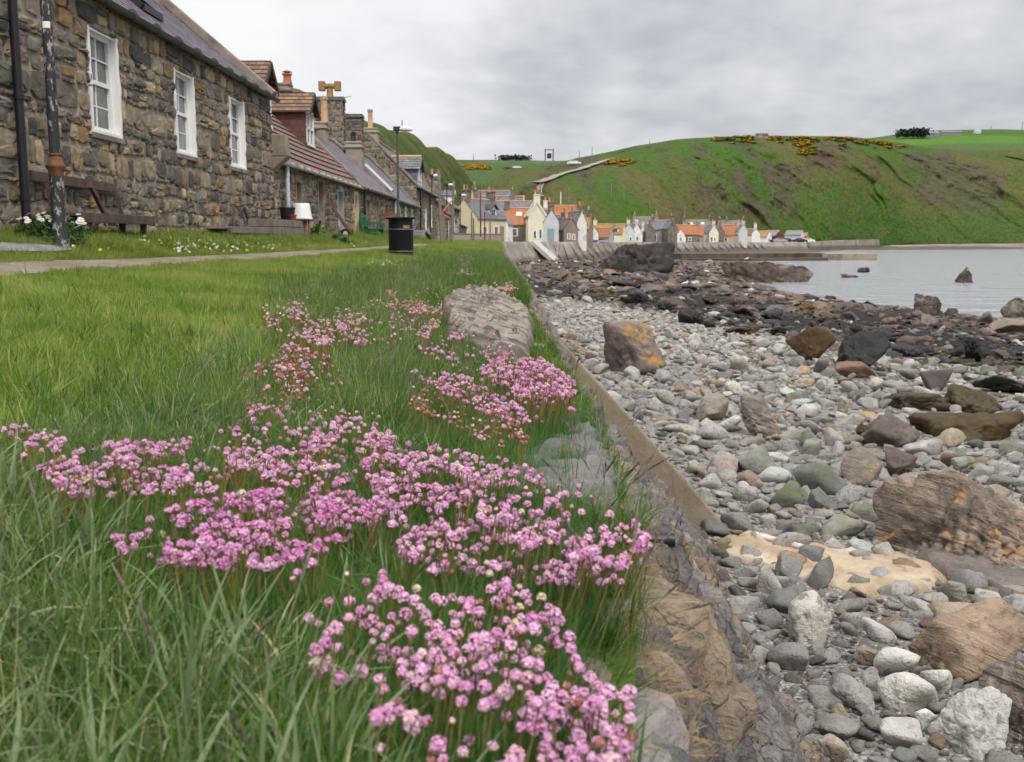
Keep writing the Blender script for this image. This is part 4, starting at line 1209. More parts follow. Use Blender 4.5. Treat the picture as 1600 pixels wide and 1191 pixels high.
h8, xr8 = row_house("far rubble house of the row with white dormer window", 105, 119, 3.0, 5.8, [(108, 109, .6, 1.9), (111, 112, -.8, 1.2), (115, 116, .6, 1.9)], 27, M_slate2, .3, .014, hm=(.25, .45), npt=7, cop=(False, True), bright=.8)
for k, a in enumerate(((108, 109, .6, 1.9), (111, 112, -.8, 1.2), (115, 116, .6, 1.9))): opening(h8, *a, "door" if k == 1 else "window", M_white, mj=M_whitewall)
dormer(h8, 109.5, 112.3, WX - .2, 2.9, 4.4, 4.9, xr8, 6, M_white, M_slate2, M_white, M_white)
stone_stack(h8, xr8 - .6, xr8 + .6, 117.6, 118.4, 5, 6.9, [(xr8, 118, .7, .16, M_buff, "plain")], 88, .9)
hs = thing("lean_to_shed", "dark grey boarded lean-to shed at the end of the stone row", "shed", (-5.5, 121, -.9))
b = MB(); b.prism([(-2.6, 0), (0, 0), (0, 2.0), (-2.6, 3.0)], 'y', 0, 5); b.build("wall", plain("grey_board", (.10, .11, .125), .7, .1, 2, .1), hs)
b = MB(); b.prism([(-2.75, 3.06), (.2, 1.93), (.2, 2.05), (-2.75, 3.2)], 'y', -.15, 5.15); b.build("roof", M_gutter, hs)
b = MB(); b.box(.002, .05, 3.5, 4.6, 0, 1.8); b.build("door", M_white, hs)
# ================================================================== the village round the bay
M_cream = plain("cream_wall", (.62, .53, .34), .8, .04, 1.2, .15)
M_cream2 = plain("pale_cream_wall", (.70, .66, .50), .8, .04, 1.2, .15)
M_pink = plain("pink_wall", (.66, .45, .34), .8, .04, 1.2, .15)
M_greyw = plain("grey_render", (.36, .36, .36), .9, .08, 1.2, .2)
M_lgrey = plain("pale_grey_render", (.52, .54, .55), .9, .05, 1.2, .2)
M_brownw = plain("brown_render", (.26, .20, .155), .9, .1, 1.2, .25)
M_sky2 = plain("roof_lead_grey", (.19, .19, .21), .8, .12, 1.2, .2)
def stone_far():
    m, nt, b = new_mat("far_masonry"); n = N(nt); v = n.mapping(n.coord("Object"), (2.2, 2.2, 3.6))
    c = n.mk("ShaderNodeSeparateColor"); n.put(c.inputs[0], n.voro(v, 1.0, "F1", "Color"))
    e = n.voro(v, 1.0, "DISTANCE_TO_EDGE")
    col = n.ramp(c.outputs[0], [(.1, (.085, .078, .07)), (.5, (.15, .13, .108)), (.9, (.22, .185, .14))])
    col = n.mix(n.mapr(e, .02, .08, 1, 0), col, (.25, .22, .18))
    n.put(b.inputs["Base Color"], col); b.inputs["Roughness"].default_value = .95
    n.put(b.inputs["Normal"], n.bump(n.mapr(e, 0, .12), .5, .05)); return m
M_stonef = stone_far()
M_lichroof = pantile_mat("lichened_pantile", (.36, .19, .06))

SCL = {812: .88, 888: .79, 908: .77, 874: .77, 877: .8, 883: .8}
def far_house(label, u, D, vb, w, l, eave, ridge, ang, mw, mr, chims=(), wins=(), door=None, name="village_house", skew=None, rooflights=0, dz=0.0, dorm=None, cat="house", group="village houses round the bay"):
    """ridge along the local y axis; w across the gable, l along the ridge; ang turns it; base centre under (u, vb) at distance D"""
    sc_h = .74 if (u >= 919 and u < 1260) else SCL.get(u, 1.0)
    w *= sc_h; l *= sc_h; eave *= sc_h; ridge *= sc_h
    c = at_y(u, vb, D)
    h = thing(name, label, cat, (c.x, c.y, c.z + dz), R(ang), group)
    b = MB(); a = w / 2; y0, y1 = -l / 2, l / 2
    b.prism([(-a, -1.2), (a, -1.2), (a, eave), (0, ridge), (-a, eave)], 'y', y0, y1)
    b.build("wall", mw, h)
    V = []; F = []; UV = []; o = .18; t = .10; k = (ridge - eave) / a
    for s in (-1, 1):
        q = len(V)
        for yy in (y0 - .04, y1 + .04):
            V += [(s * (a + o), yy, eave - o * k), (0, yy, ridge), (s * (a + o), yy, eave - o * k + t), (0, yy, ridge + t * 1.2)]
            UV += [(yy, 0), (yy, math.hypot(a, ridge - eave)), (yy, 0), (yy, math.hypot(a, ridge - eave))]
        F += [(q, q + 1, q + 5, q + 4), (q + 2, q + 6, q + 7, q + 3), (q, q + 4, q + 6, q + 2), (q, q + 2, q + 3, q + 1), (q + 4, q + 5, q + 7, q + 6)]
    rf = link("roof", mesh_from("roof", V, F, uvs=UV), mr, h)
    rc = MB(); rc.tube([(0, y0 - .05, ridge + t * 1.1), (0, y1 + .05, ridge + t * 1.1)], .13, 7); rc.build("ridge_tile", M_buff if skew is None else skew, rf)
    if skew is not None:
        sk_ = MB()
        for yy in (y0, y1):
            for s in (-1, 1): sk_.bar((s * (a + .1), yy, eave + .02), (0, yy, ridge + .16), .3, .26)
        sk_.build("gable_coping", skew, h)
    for (cy, cw, cd, ch_, mc, pots) in chims:
        cw *= sc_h; ch_ *= sc_h
        yy = cy * (l / 2 - cd / 2)
        p = MB(); p.box(-cw / 2, cw / 2, yy - cd / 2, yy + cd / 2, ridge - .8, ridge + ch_); p.box(-cw / 2 - .07, cw / 2 + .07, yy - cd / 2 - .07, yy + cd / 2 + .07, ridge + ch_, ridge + ch_ + .14)
        co_ = p.build("chimney", mc, h)
        for i in range(pots):
            q = MB(); q.lathe([(.16, 0), (.13, .1), (.12, .5), (.15, .52), (.15, .62), (.08, .62)], ((i - (pots - 1) / 2) * .45, yy, ridge + ch_ + .14), 10)
            q.build("chimney_pot", M_buff if i % 2 == 0 else M_terra, co_, smooth=True)
    def face(side, s, z, ww, hh, d):
        if side in ("f", "b"):
            X = a if side == "f" else -a; sg = 1 if side == "f" else -1
            return (min(X, X + sg * d), max(X, X + sg * d), s - ww / 2, s + ww / 2, z, z + hh)
        Yv = y0 if side == "g" else y1; sg = -1 if side == "g" else 1
        return (s - ww / 2, s + ww / 2, min(Yv, Yv + sg * d), max(Yv, Yv + sg * d), z, z + hh)
    wins = [(sd_, s_ * sc_h, z_ * sc_h, w_ * sc_h, h_ * sc_h) for sd_, s_, z_, w_, h_ in wins]
    for (side, s, z, ww, hh) in wins:
        m_ = MB(); m_.box(*face(side, s, z - .1, ww + .3, hh + .2, .05)); fr = m_.build("window", M_white if mw not in (M_whitewall,) else M_lgrey, h)
        g = MB(); g.box(*face(side, s, z, ww, hh, .07)); g.build("pane", M_glass, fr)
    if door:
        side, s, mc = door
        m_ = MB(); m_.box(*face(side, s * sc_h, 0, .95 * sc_h, 2.0 * sc_h, .06)); m_.build("door", mc, h)
    for i in range(rooflights):
        s = -1; yy = (i - (rooflights - 1) / 2) * l * .4; f0, f1 = .45, .72
        for s in (-1, 1):
            m_ = MB(); m_.bar((s * a * (1 - f0), yy, eave + (ridge - eave) * f0 + t + .06), (s * a * (1 - f1), yy, eave + (ridge - eave) * f1 + t + .06), .9, .08); r_ = m_.build("rooflight", M_lgrey, rf)
    if dorm:
        yy, s = dorm; X = s * a * .55
        m_ = MB(); m_.prism([(yy - .8, eave - .2), (yy + .8, eave - .2), (yy + .8, eave + 1.2), (yy, eave + 1.75), (yy - .8, eave + 1.2)], 'x', min(X * 1.55, 0), max(X * 1.55, 0)); dm = m_.build("dormer", M_white, h)
        m_ = MB(); XX = X * 1.55; m_.box(min(XX, XX + s * .03), max(XX, XX + s * .03), yy - .5, yy + .5, eave + .1, eave + 1.1); m_.build("dormer_pane", M_glass, dm)
        m_ = MB()
        for e in (-1, 1): m_.bar((X * .8 + s * .3, yy + e * .95, eave + 1.15), (X * .8 + s * .3, yy, eave + 1.85), abs(X) * 1.6, .08)
        m_.build("dormer_roof", mr, dm)
    return h
S1 = ((0, 1.0, .7, 1.2, M_stonef, 2),)
def CH(*e, w=1.0, h=1.1, m=None, p=2): return tuple((x, w, .7, h, m or M_stonef, p) for x in e)
# nearest cluster
far_house("cream gabled cottage with slate roof behind the leaning poles", 748, 134, 378, 4.0, 7.5, 3.0, 5.3, -28, M_cream, M_slate2, CH(-.95, .95), [("f", -2, .8, .8, 1.1), ("f", 1, .8, .8, 1.1)], ("f", 2.6, M_brownw), dorm=(0.8, 1))
far_house("long slate roofed house highest behind the cream cottage", 770, 205, 363, 6, 8, 4.0, 8.0, 88, M_greyw, M_slate2, CH(.98, w=1.1), skew=M_buff)
far_house("slate roofed terrace behind, with tan ridge and two stacks", 779, 185, 368, 6, 9, 3.2, 6.8, 90, M_greyw, M_slate2, CH(-.6, .98), skew=M_buff)
far_house("slate roofed house directly above the big orange roof", 801, 172, 371, 6, 7.6, 3.2, 5.8, 90, M_lgrey, M_slate2, CH(.98), skew=M_buff)
far_house("small pale gabled outhouse with grey roof beside orange roofed house", 783.5, 146, 379, 2.6, 3.2, 2.6, 4.2, -12, M_whitewall, M_sky2, (), [("g", 0, 1.0, .4, .9)], ("b", 0, M_cream), name="outhouse")
far_house("big orange pantiled house with dark stone front and one white window", 812, 155, 378.5, 5.6, 5.6, 3.0, 5.6, 84, M_stonef, M_orange, CH(.9), [("b", 0.6, 1.1, .75, 1.1)], rooflights=1)
far_house("tall cream gable house standing end on between two slate roofs", 836.5, 150, 378.8, 2.5, 6, 3.7, 5.6, 3, M_cream2, M_slate2, CH(-.98, w=.9, h=1.0, m=M_cream2), [("g", -.3, .6, .3, 1.0), ("g", .5, .6, .3, 1.2)], skew=M_cream2)
far_house("dark slate house with grey front beside the tall cream gable", 848, 154, 378.8, 5.0, 2.6, 2.4, 4.7, 90, M_greyw, M_slate2, CH(.9), ())
far_house("pale grey gable house with blue-green door and stone stack", 858, 150, 379.2, 2.1, 6, 3.0, 4.6, 4, M_lgrey, M_slate2, CH(-.97, w=.8, h=1.0), (), ("g", -.1, plain("bluegreen_door", (.22, .33, .31), .6, .05, 2, 0)))
far_house("two storey house with bright orange top roof over slates", 874, 182, 375, 5, 7.5, 5.0, 7.6, 90, M_greyw, M_orange, CH(.98, m=M_whitewall), ())
far_house("slate and white cottage with low pale shed front", 868.5, 158, 379, 4.6, 2.6, 1.7, 4.0, 90, M_cream2, M_slate2, CH(.98), ())
far_house("narrow orange roofed stone cottage turned end on to the sea", 877, 158, 379.3, 2.0, 5, 2.3, 4.4, 6, M_brownw, M_orange, CH(-.9, w=.6), [("g", 0, .9, .3, .8)])
far_house("brown stone gable house with a dark drainpipe in the middle of the village", 888, 154, 380, 2.7, 6, 2.6, 4.5, 6, M_brownw, M_slate2, CH(-.97, w=.8), [("g", -.4, .8, .25, .9), ("g", .5, .7, .25, .9)])
far_house("narrow bright white gable beside the brown stone gables", 901.5, 158, 379.6, 1.5, 6, 3.0, 4.7, 10, M_whitewall, M_slate2, CH(-.95, w=.6, h=.7), ())
far_house("tall brown house with mossy roof and stacks at both ends", 908, 168, 379.5, 4.6, 4.2, 3.0, 5.6, 74, M_brownw, M_lichroof, CH(-.96, .96, w=.8), ())
far_house("small slate cottage with white gable end past the mossy roof", 919, 190, 379.5, 3, 5, 2.2, 4.2, 25, M_whitewall, M_slate2, CH(.9, w=.7), ())
# round the bay
far_house("orange roofed cottage with white dormer and round rooflight", 951, 225, 379.6, 5.2, 9.5, 2.7, 5.3, 70, M_cream2, M_lichroof, CH(.97, m=M_cream2, w=.9), [("b", -2, .8, .7, 1), ("b", 2.4, .8, .7, 1)], dorm=(-1.8, -1))
far_house("low orange roofed annexe at the seaward end of dormer cottage", 940, 214, 380, 3, 6, 1.9, 4.1, 60, M_greyw, M_orange2, (), ())
far_house("cream and grey gable house just past the dormer cottage", 977, 232, 379.8, 3.8, 7, 3.4, 5.6, 10, M_lgrey, M_slate2, CH(-.97, m=M_cream2, w=.8), [("g", .6, .8, .5, .9)])
far_house("bright white twin gable house behind the black sea stack", 990, 236, 379.8, 3.6, 7, 3.0, 5.8, 8, M_whitewall, M_slate2, CH(-.97, m=M_whitewall, w=.7), [("g", .2, .9, .4, .9)])
far_house("smaller white gable with orange roof beside the twin", 1000, 238, 379.8, 2.8, 7, 3.0, 5.2, 8, M_whitewall, M_orange, CH(-.97, m=M_whitewall, w=.7), ())
far_house("wide slate roofed house standing high behind the white gables", 1008, 262, 374, 6.5, 8.6, 4.0, 7.4, 84, M_greyw, M_slate2, CH(-.97, .97, m=M_brownw), ())
far_house("grey stone gable house behind the top of black sea stack", 1012, 236, 379.8, 3.0, 6, 3.6, 5.6, 8, M_stonef, M_slate2, CH(-.97, w=.8), ())
far_house("slate house with grey boarded front and stone gable", 1033, 240, 379.8, 6, 6.8, 4.2, 6.9, 74, M_greyw, M_slate2, CH(.97), [("b", 1.6, .6, .9, 2.0)])
far_house("stone gable end beside the grey boarded front", 1046, 236, 379.8, 3.0, 5, 4.5, 7.0, 14, M_stonef, M_slate2, CH(-.95, w=.7), ())
far_house("small orange roofed cottage with a white arched gable to the road", 1059.5, 250, 379.8, 2.6, 5.5, 2.6, 4.4, 8, M_whitewall, M_orange, (), [("g", 0, .8, .4, .9)])
far_house("long orange pantiled cottage with stone front", 1071, 262, 379.6, 5, 9.5, 3.0, 5.9, 80, M_stonef, M_orange, CH(-.9, m=M_brownw), [("b", -1.5, .8, .7, 1.0), ("b", 2.8, .8, .7, 1.0)], ("b", .4, M_white))
far_house("orange and slate cottage with red door by the cream gable", 1086, 266, 379.6, 5, 6, 2.6, 5.6, 78, M_greyw, M_orange, CH(.9), [("b", 1.2, .8, .7, 1.0)], ("b", -.9, plain("red_door", (.28, .03, .025), .6, .05, 2, 0)))
far_house("long dark slate house standing high with two white rooflights", 1088, 298, 374, 6.5, 11, 4.0, 7.2, 84, M_greyw, M_slate2, CH(-.97, .97), (), rooflights=2)
far_house("pale cream gable house with dark lean-to", 1110, 268, 379.8, 3.4, 7, 3.6, 6.2, 8, M_cream2, M_slate2, CH(-.97, m=M_cream2, w=.8), [("g", .3, .8, .4, 1.0), ("g", -.8, .7, .6, 1.3)])
far_house("stone gable cottage left of the pink house", 1120, 276, 379.8, 3.0, 7, 3.8, 6.0, 8, M_stonef, M_slate2, CH(-.95, w=.7), ())
far_house("pink gabled house with bright orange roof", 1138, 280, 380, 5.6, 8.6, 3.0, 6.4, 60, M_pink, M_orange, CH(-.95, m=M_pink), [("b", 0, .8, .7, 1.0), ("g", -.9, .9, .5, 1.2), ("g", .9, .9, .5, 1.2)])
far_house("violet slate terrace behind the pink house with red dormer bands", 1142, 316, 374, 6.5, 11, 4.6, 7.4, 84, M_greyw, M_slate, CH(-.97, .4, .97), (), dorm=(-2, -1))
far_house("pale grey gable house next to the pink house", 1155.5, 278, 380.2, 3.2, 7, 4.6, 6.6, 8, M_lgrey, M_slate2, CH(-.95, m=M_lgrey, w=.7), ())
far_house("small russet roofed cottage between pale gables", 1165, 284, 380.2, 4, 4, 3.2, 5.2, 82, M_cream, M_brown, (), ())
far_house("last white gable house before the boat sheds, with cream end stack", 1175, 286, 380.2, 3.4, 6, 3.6, 5.2, 12, M_whitewall, M_sky2, CH(-.95, m=M_cream2, w=.8, h=1.8), ())
far_house("low white cottage with pale brown roof near the parked cars", 1188, 292, 379.5, 5, 7, 2.4, 4.3, 55, M_whitewall, M_lichroof, (), [("g", -.5, .6, .6, 1.0)])
M_redb = plain("red_boards", (.13, .028, .022), .7, .1, 2, .1)
far_house("dark red boat shed with grey roof behind the parked cars", 1207, 296, 379, 5.2, 6, 2.6, 4.4, 40, M_redb, M_sky2, (), (), ("g", 0, M_dark), name="boat_shed", cat="shed", group=None)
far_house("pale grey corrugated boat shed by the harbour wall", 1241, 302, 379, 5.2, 6.4, 3.0, 4.4, 60, M_lgrey, M_sky2, (), (), name="boat_shed", cat="shed", group=None)
far_house("small hut with orange roof next to the grey boat shed", 1254, 306, 379, 3.4, 4, 2.4, 3.6, 60, M_brownw, M_orange, (), (), name="hut", cat="hut", group=None)

# ------------------------------------------------------------------ cars parked at the harbour and up on the hill
M_tyre = plain("tyre_rubber", (.012, .012, .012), .8, .1, 3, 0)
def car(label, p, rz, paint, group, L_=4.1):
    t = thing("parked_car", label, "car", p, rz, group)
    b = MB(); k = L_ / 4.1
    prof = [(-2.05, .35), (-2.05, .75), (-1.95, .92), (-1.25, .98), (-.70, 1.42), (.85, 1.45), (1.55, 1.0), (2.0, .88), (2.05, .35)]
    b.prism([(x * k, z) for x, z in prof], 'x', -.82, .82); b.V = [(v[0] * (.86 if v[2] > 1.2 else 1), v[1], v[2]) for v in b.V]
    bo = b.build("body", paint, t, bevel=.05)
    g = MB(); 
    for s in (-1, 1): g.prism([(-1.05 * k, 1.0), (-.66 * k, 1.35), (.78 * k, 1.37), (1.3 * k, 1.02)], 'x', min(s * .76, s * .80), max(s * .76, s * .80))
    g.prism([(-1.20 * k, 1.0), (-1.215 * k, 1.03), (-.745 * k, 1.405), (-.72 * k, 1.38)], 'x', -.62, .62); g.prism([(1.50 * k, 1.05), (1.52 * k, 1.07), (.92 * k, 1.43), (.90 * k, 1.41)], 'x', -.62, .62)
    g.build("window_glass", M_glass, t)
    for sx in (-1, 1):
        for sy in (-1.3, 1.25):
            wv = MB(); wv.tube([(sx * .66, sy * k, .32), (sx * .84, sy * k, .32)], .32, 14); wh = wv.build("wheel", M_tyre, t)
            rv = MB(); rv.tube([(sx * .83, sy * k, .32), (sx * .85, sy * k, .32)], .19, 10); rv.build("rim", M_lgrey, wh)
    return t
M_carw = plain("white_car_paint", (.75, .76, .78), .25, .02, 1, 0); M_card = plain("dark_car_paint", (.02, .022, .03), .25, .05, 1, 0); M_cars = plain("silver_car_paint", (.32, .34, .37), .3, .03, 1, 0)
for (u, D, lab, mt, rz) in ((1195, 292, "dark blue car parked beside the low white cottage", M_card, 70), (1218, 292, "silver grey car parked in front of red boat shed", M_cars, 95), (1229, 293, "black car parked between the red and grey boat sheds", M_card, 85), (1250, 298, "dark car parked in front of the orange roofed hut", M_card, 80), (1262, 300, "white car parked last along the harbour wall", M_carw, 75)):
    p = at_y(u, 378.6, D); car(lab, (p.x, p.y, p.z - .25), R(rz), mt, "cars parked at the harbour")
for (u, v, lab, mt) in ((808, 262.5, "white car parked on the skyline spur above the village", M_carw), (794, 264, "dark car parked on the skyline spur beside the white car", M_card), (897, 257, "small pale car on the hill road behind the fence", M_carw)):
    p = on_hill(u, v + 1.5)
    if p: car(lab, (p.x, p.y, p.z + .1), R(82), mt, "cars on the hill", 4.6)

# ------------------------------------------------------------------ sea wall round the village, harbour wall, pier
def conc_mat():
    m, nt, b = new_mat("sea_wall_concrete"); n = N(nt); v = n.coord("Position")
    f = n.noise(n.mapping(v, (.5, .5, .12)), 1.3, 6, .65); g = n.noise(v, .22, 5, .6)
    col = n.ramp(f, [(.3, (.17, .14, .115)), (.5, (.255, .225, .19)), (.68, (.36, .33, .29))])
    col = n.mix(n.mapr(g, .45, .65, 0, .7), col, (.20, .145, .11))
    sepz = n.mk("ShaderNodeSeparateXYZ"); n.put(sepz.inputs[0], v)
    tide = n.math('ADD', sepz.outputs[2], n.math('MULTIPLY', n.noise(v, .5, 4), .9))
    col = n.mix(n.mapr(tide, -2.5, -1.9, .75, 0), col, (.085, .07, .05))
    n.put(b.inputs["Base Color"], col); b.inputs["Roughness"].default_value = .95
    n.put(b.inputs["Normal"], n.bump(n.noise(v, 2.2, 6), .5, .15)); return m
M_conc = conc_mat()
pl = [(776, 95), (790, 118), (815, 136), (860, 146), (900, 152), (945, 200), (1000, 222), (1060, 240), (1120, 262), (1160, 276), (1210, 286), (1260, 292)]
TOP = []
for u, D in pl:
    p = at_y(u, 379.3, D); TOP.append((p.x, p.y, p.z))
TOP[0] = (TOP[0][0], TOP[0][1], -.62)
def smooth_line(P, k=8):
    P = [Vector(p) for p in P]; out = []
    for i in range(len(P) - 1):
        a, b, c, d = P[max(i - 1, 0)], P[i], P[i + 1], P[min(i + 2, len(P) - 1)]
        for j in range(k):
            t = j / k
            out.append(.5 * ((2 * b) + (c - a) * t + (2 * a - 5 * b + 4 * c - d) * t * t + (3 * b - a - 3 * c + d) * t ** 3))
    return out + [P[-1]]
TL = smooth_line(TOP, 9)
sw = thing("village_sea_wall", "long stained concrete sea wall below the village houses", "sea wall", TL[0])
V = []
for i, p in enumerate(TL):
    d = (TL[min(i + 1, len(TL) - 1)] - TL[max(i - 1, 0)]); d.z = 0; d.normalize(); nrm = Vector((d.y, -d.x, 0))
    for off, z in ((-6.0, p.z - .05), (-.5, p.z), (-.5, p.z + .12), (0, p.z + .12), (.15, p.z - .4), (.9, p.z - 1.7), (1.6, -3.3), (1.7, -4.4)):
        q = p + nrm * off; V.append((q.x - TL[0].x, q.y - TL[0].y, z - TL[0].z))
link("wall_face", mesh_from("wall_face", V, grid_faces(len(TL), 8)[:, ::-1].copy()), M_conc, sw)
for i in range(6, len(TL) - 4, 2):
    p = TL[i]; d = (TL[i + 1] - TL[i - 1]); d.z = 0; d.normalize(); nrm = Vector((d.y, -d.x, 0))
    if not (26 < i < 88): continue
    b = MB(); a0 = p + nrm * .12; a1 = p + nrm * 1.75
    b.bar((a0.x, a0.y, p.z - .35), (a1.x, a1.y, -3.3), .35, .3); b.build("rib", M_conc, sw, rel=TL[0])
rp = MB(); i = 24
for i, w_ in ((22, 2.2),):
    p = TL[i]; d = (TL[i + 1] - TL[i - 1]); d.z = 0; d.normalize(); nrm = Vector((d.y, -d.x, 0)); a0 = p + nrm * .1; a1 = p + nrm * 3.2
    rp.bar((a0.x, a0.y, p.z + .02), (a1.x, a1.y, -3.3), w_, .5)
rp.build("slipway", plain("slipway_concrete", (.46, .44, .40), .9, .06, 1, .2), sw, rel=TL[0])
# road surface along the front of the village
V = []
for i, p in enumerate(TL):
    d = (TL[min(i + 1, len(TL) - 1)] - TL[max(i - 1, 0)]); d.z = 0; d.normalize(); nrm = Vector((d.y, -d.x, 0))
    for off in (-60, -20, -.6): 
        q = p + nrm * off; V.append((q.x, q.y, p.z + (.0 if off > -30 else .4)))
struct("road", mesh_from("road", V, grid_faces(len(TL), 3), smooth=True), plain("road_concrete", (.27, .25, .225), .95, .08, .5, .1, coord="Object"))
hw = thing("harbour_wall", "low dark stone harbour wall running out beyond the parked cars", "wall", TL[-1])
b = MB(); q0 = TL[-1]; q1 = at_y(1318, 378, 318); q2 = at_y(1371, 377, 332)
for a, c, z0, z1 in ((q0, q1, q0.z + .1, q1.z + .5), (q1, q2, q1.z + .5, at_y(1371, 374.3, 332).z)):
    d = (c - a); d.z = 0; d.normalize(); nn = Vector((d.y, -d.x, 0)) * 1.2
    b.add([(a.x + nn.x, a.y + nn.y, -4.5), (c.x + nn.x, c.y + nn.y, -4.5), (c.x - nn.x, c.y - nn.y, -4.5), (a.x - nn.x, a.y - nn.y, -4.5), (a.x + nn.x * .6, a.y + nn.y * .6, z0), (c.x + nn.x * .6, c.y + nn.y * .6, z1), (c.x - nn.x, c.y - nn.y, z1), (a.x - nn.x, a.y - nn.y, z0)],
          [(0, 3, 2, 1), (4, 5, 6, 7), (0, 1, 5, 4), (1, 2, 6, 5), (2, 3, 7, 6), (3, 0, 4, 7)])
b.build("wall_block", M_conc, hw, rel=TL[-1])
pr = thing("pier", "low brown jetty with pale concrete block at its tip", "pier", at_y(1200, 400, 172))
L0 = pr.location
pa, pb, pc_ = at_y(1060, 395, 166), at_y(1283, 399, 172), at_y(1361, 399, 174)
b = MB(); zt1 = at_y(1150, 396, 170).z; b.bar((pa.x, pa.y + 3, zt1 - 1.5), (pb.x, pb.y + 3, zt1 - 1.5), 6, 3.0); b.bar((pa.x, pa.y - 1.2, zt1 - 2.1), (pb.x, pb.y - 1.2, zt1 - 2.0), 3, 2.6)
b.build("jetty", plain("jetty_stone", (.10, .075, .052), .95, .2, .8, .6, dirt=(.04, .034, .026)), pr, rel=L0)
b = MB(); zt2 = at_y(1320, 396.5, 172).z; b.box(pb.x + .02, pc_.x, pb.y - 1, pb.y + 6, SEA - 1, zt2); b.build("pier_head", plain("pier_head_concrete", (.30, .24, .185), .95, .08, .8, .3, dirt=(.15, .12, .09)), pr, rel=L0)
# ------------------------------------------------------------------ gorse, trees, poles on the hills
def gorse_mesh(seed, yellow=.6):
    rg = np.random.default_rng(seed); V = []; F = []; Cc = []
    nb = 340
    for i in range(nb):
        d = rg.normal(size=3); d /= np.linalg.norm(d); r = rg.uniform(.45, 1) ** .5
        c = d * r * np.array([1, 1, .62]); c[2] = abs(c[2])
        a = rg.normal(size=3); a /= np.linalg.norm(a); b_ = np.cross(a, d); b_ /= np.linalg.norm(b_) + 1e-6; s = rg.uniform(.07, .16)
        o = len(V); V += [c - a * s, c + b_ * s, c + a * s, c - b_ * s]; F.append((o, o + 1, o + 2, o + 3))
        col = (.62, .36, .015) if (rg.random() < yellow and c[2] > .12) else (.05, .075, .015)
        k = rg.uniform(.7, 1.15); Cc += [np.array(col) * k] * 4
    return mesh_from("gorse_bush", V, F, Cc)
M_gorse = vcol_mat("gorse_leaf_and_flower", 1, 1, .2, 0.01, 5, .02, 9)
GM = [gorse_mesh(s, y) for s, y in ((1, .75), (2, .6), (3, .45), (4, .2))]
for m_ in GM: m_.materials.append(M_gorse)
def bush(u, v, s, k, label, group):
    p = on_hill(u, v)
    if p is None: return
    o = link("gorse_bush", GM[k]); o.location = p; o.scale = (s * random.uniform(.9, 1.3), s * random.uniform(.9, 1.3), s * random.uniform(.5, .8)); o.rotation_euler = (0, 0, random.uniform(0, 6)); tag(o, label, "gorse bush", group)
random.seed(3)
for i in range(15): bush(946 + i * 2.9 + random.uniform(-2, 2), 254 + random.uniform(-3.5, 6) + i * .12, random.uniform(1.0, 1.9), random.choice((0, 0, 1)), "yellow flowering gorse bush beside the bend of the hill road", "gorse beside the hill road")
for i in range(95):
    u = random.choice((random.uniform(1118, 1175), random.uniform(1195, 1275), random.uniform(1285, 1360), random.uniform(1340, 1412)))
    base = np.interp(u, [1118, 1200, 1300, 1340, 1400, 1412], [214.5, 213, 214.5, 216.5, 223, 226])
    bush(u, base + abs(random.gauss(0, 5)) + 1.0, random.uniform(1.0, 2.3), random.choice((0, 1, 2, 2, 3)), "gorse bush in patchy yellow flower along the headland's top edge", "gorse along the headland's top edge")
for i in range(20): bush(1258 + random.uniform(-16, 16), 230 + random.uniform(-10, 12), random.uniform(1.5, 2.4), random.choice((1, 2, 2)), "gorse bush in yellow flower on the steep face below the headland's edge", "gorse on the headland's steep face")
for i in range(26): bush(random.uniform(726, 762), 0, 0, 0, "", "") if False else bush(random.uniform(724, 764), random.uniform(259.5, 266), random.uniform(2.0, 3.2), random.choice((0, 1, 1)), "orange-yellow gorse bush in the dip below the far field", "gorse below the far field")
# far woods read as one mass each
def wood(name, pts, D, h, seed, col):
    rg = np.random.default_rng(seed); V = []; F = []
    for (u, v, k) in pts:
        p = on_hill(u, v) or at_y(u, v, D)
        for i in range(70):
            c = np.array(p) + np.array([rg.normal(0, 2.2), rg.normal(0, 4), 0]) * k + np.array([0, 0, rg.uniform(.3, 1) * h * k])
            s = rg.uniform(.5, 1.1) * k; a = rg.normal(size=3); a /= np.linalg.norm(a); b_ = np.cross(a, rg.normal(size=3)); b_ /= np.linalg.norm(b_)
            o = len(V); V += [c - a * s, c + b_ * s, c + a * s, c - b_ * s]; F.append((o, o + 1, o + 2, o + 3))
    tag(link(name, mesh_from(name, V, F), plain("dark_conifer", (.016, .026, .016), 1, .2, .3, 0, coord="Object")), kind="stuff")
wood("far_wood", [(1411 + i * 2.8, 216.5, 1.25) for i in range(12)], 800, 5.2, 5, 0)
wood("far_wood", [(786 + i * 3.6, 251.5 + .15 * math.sin(i), .55 if i % 3 else .8) for i in range(12)], 800, 4.2, 6, 0)
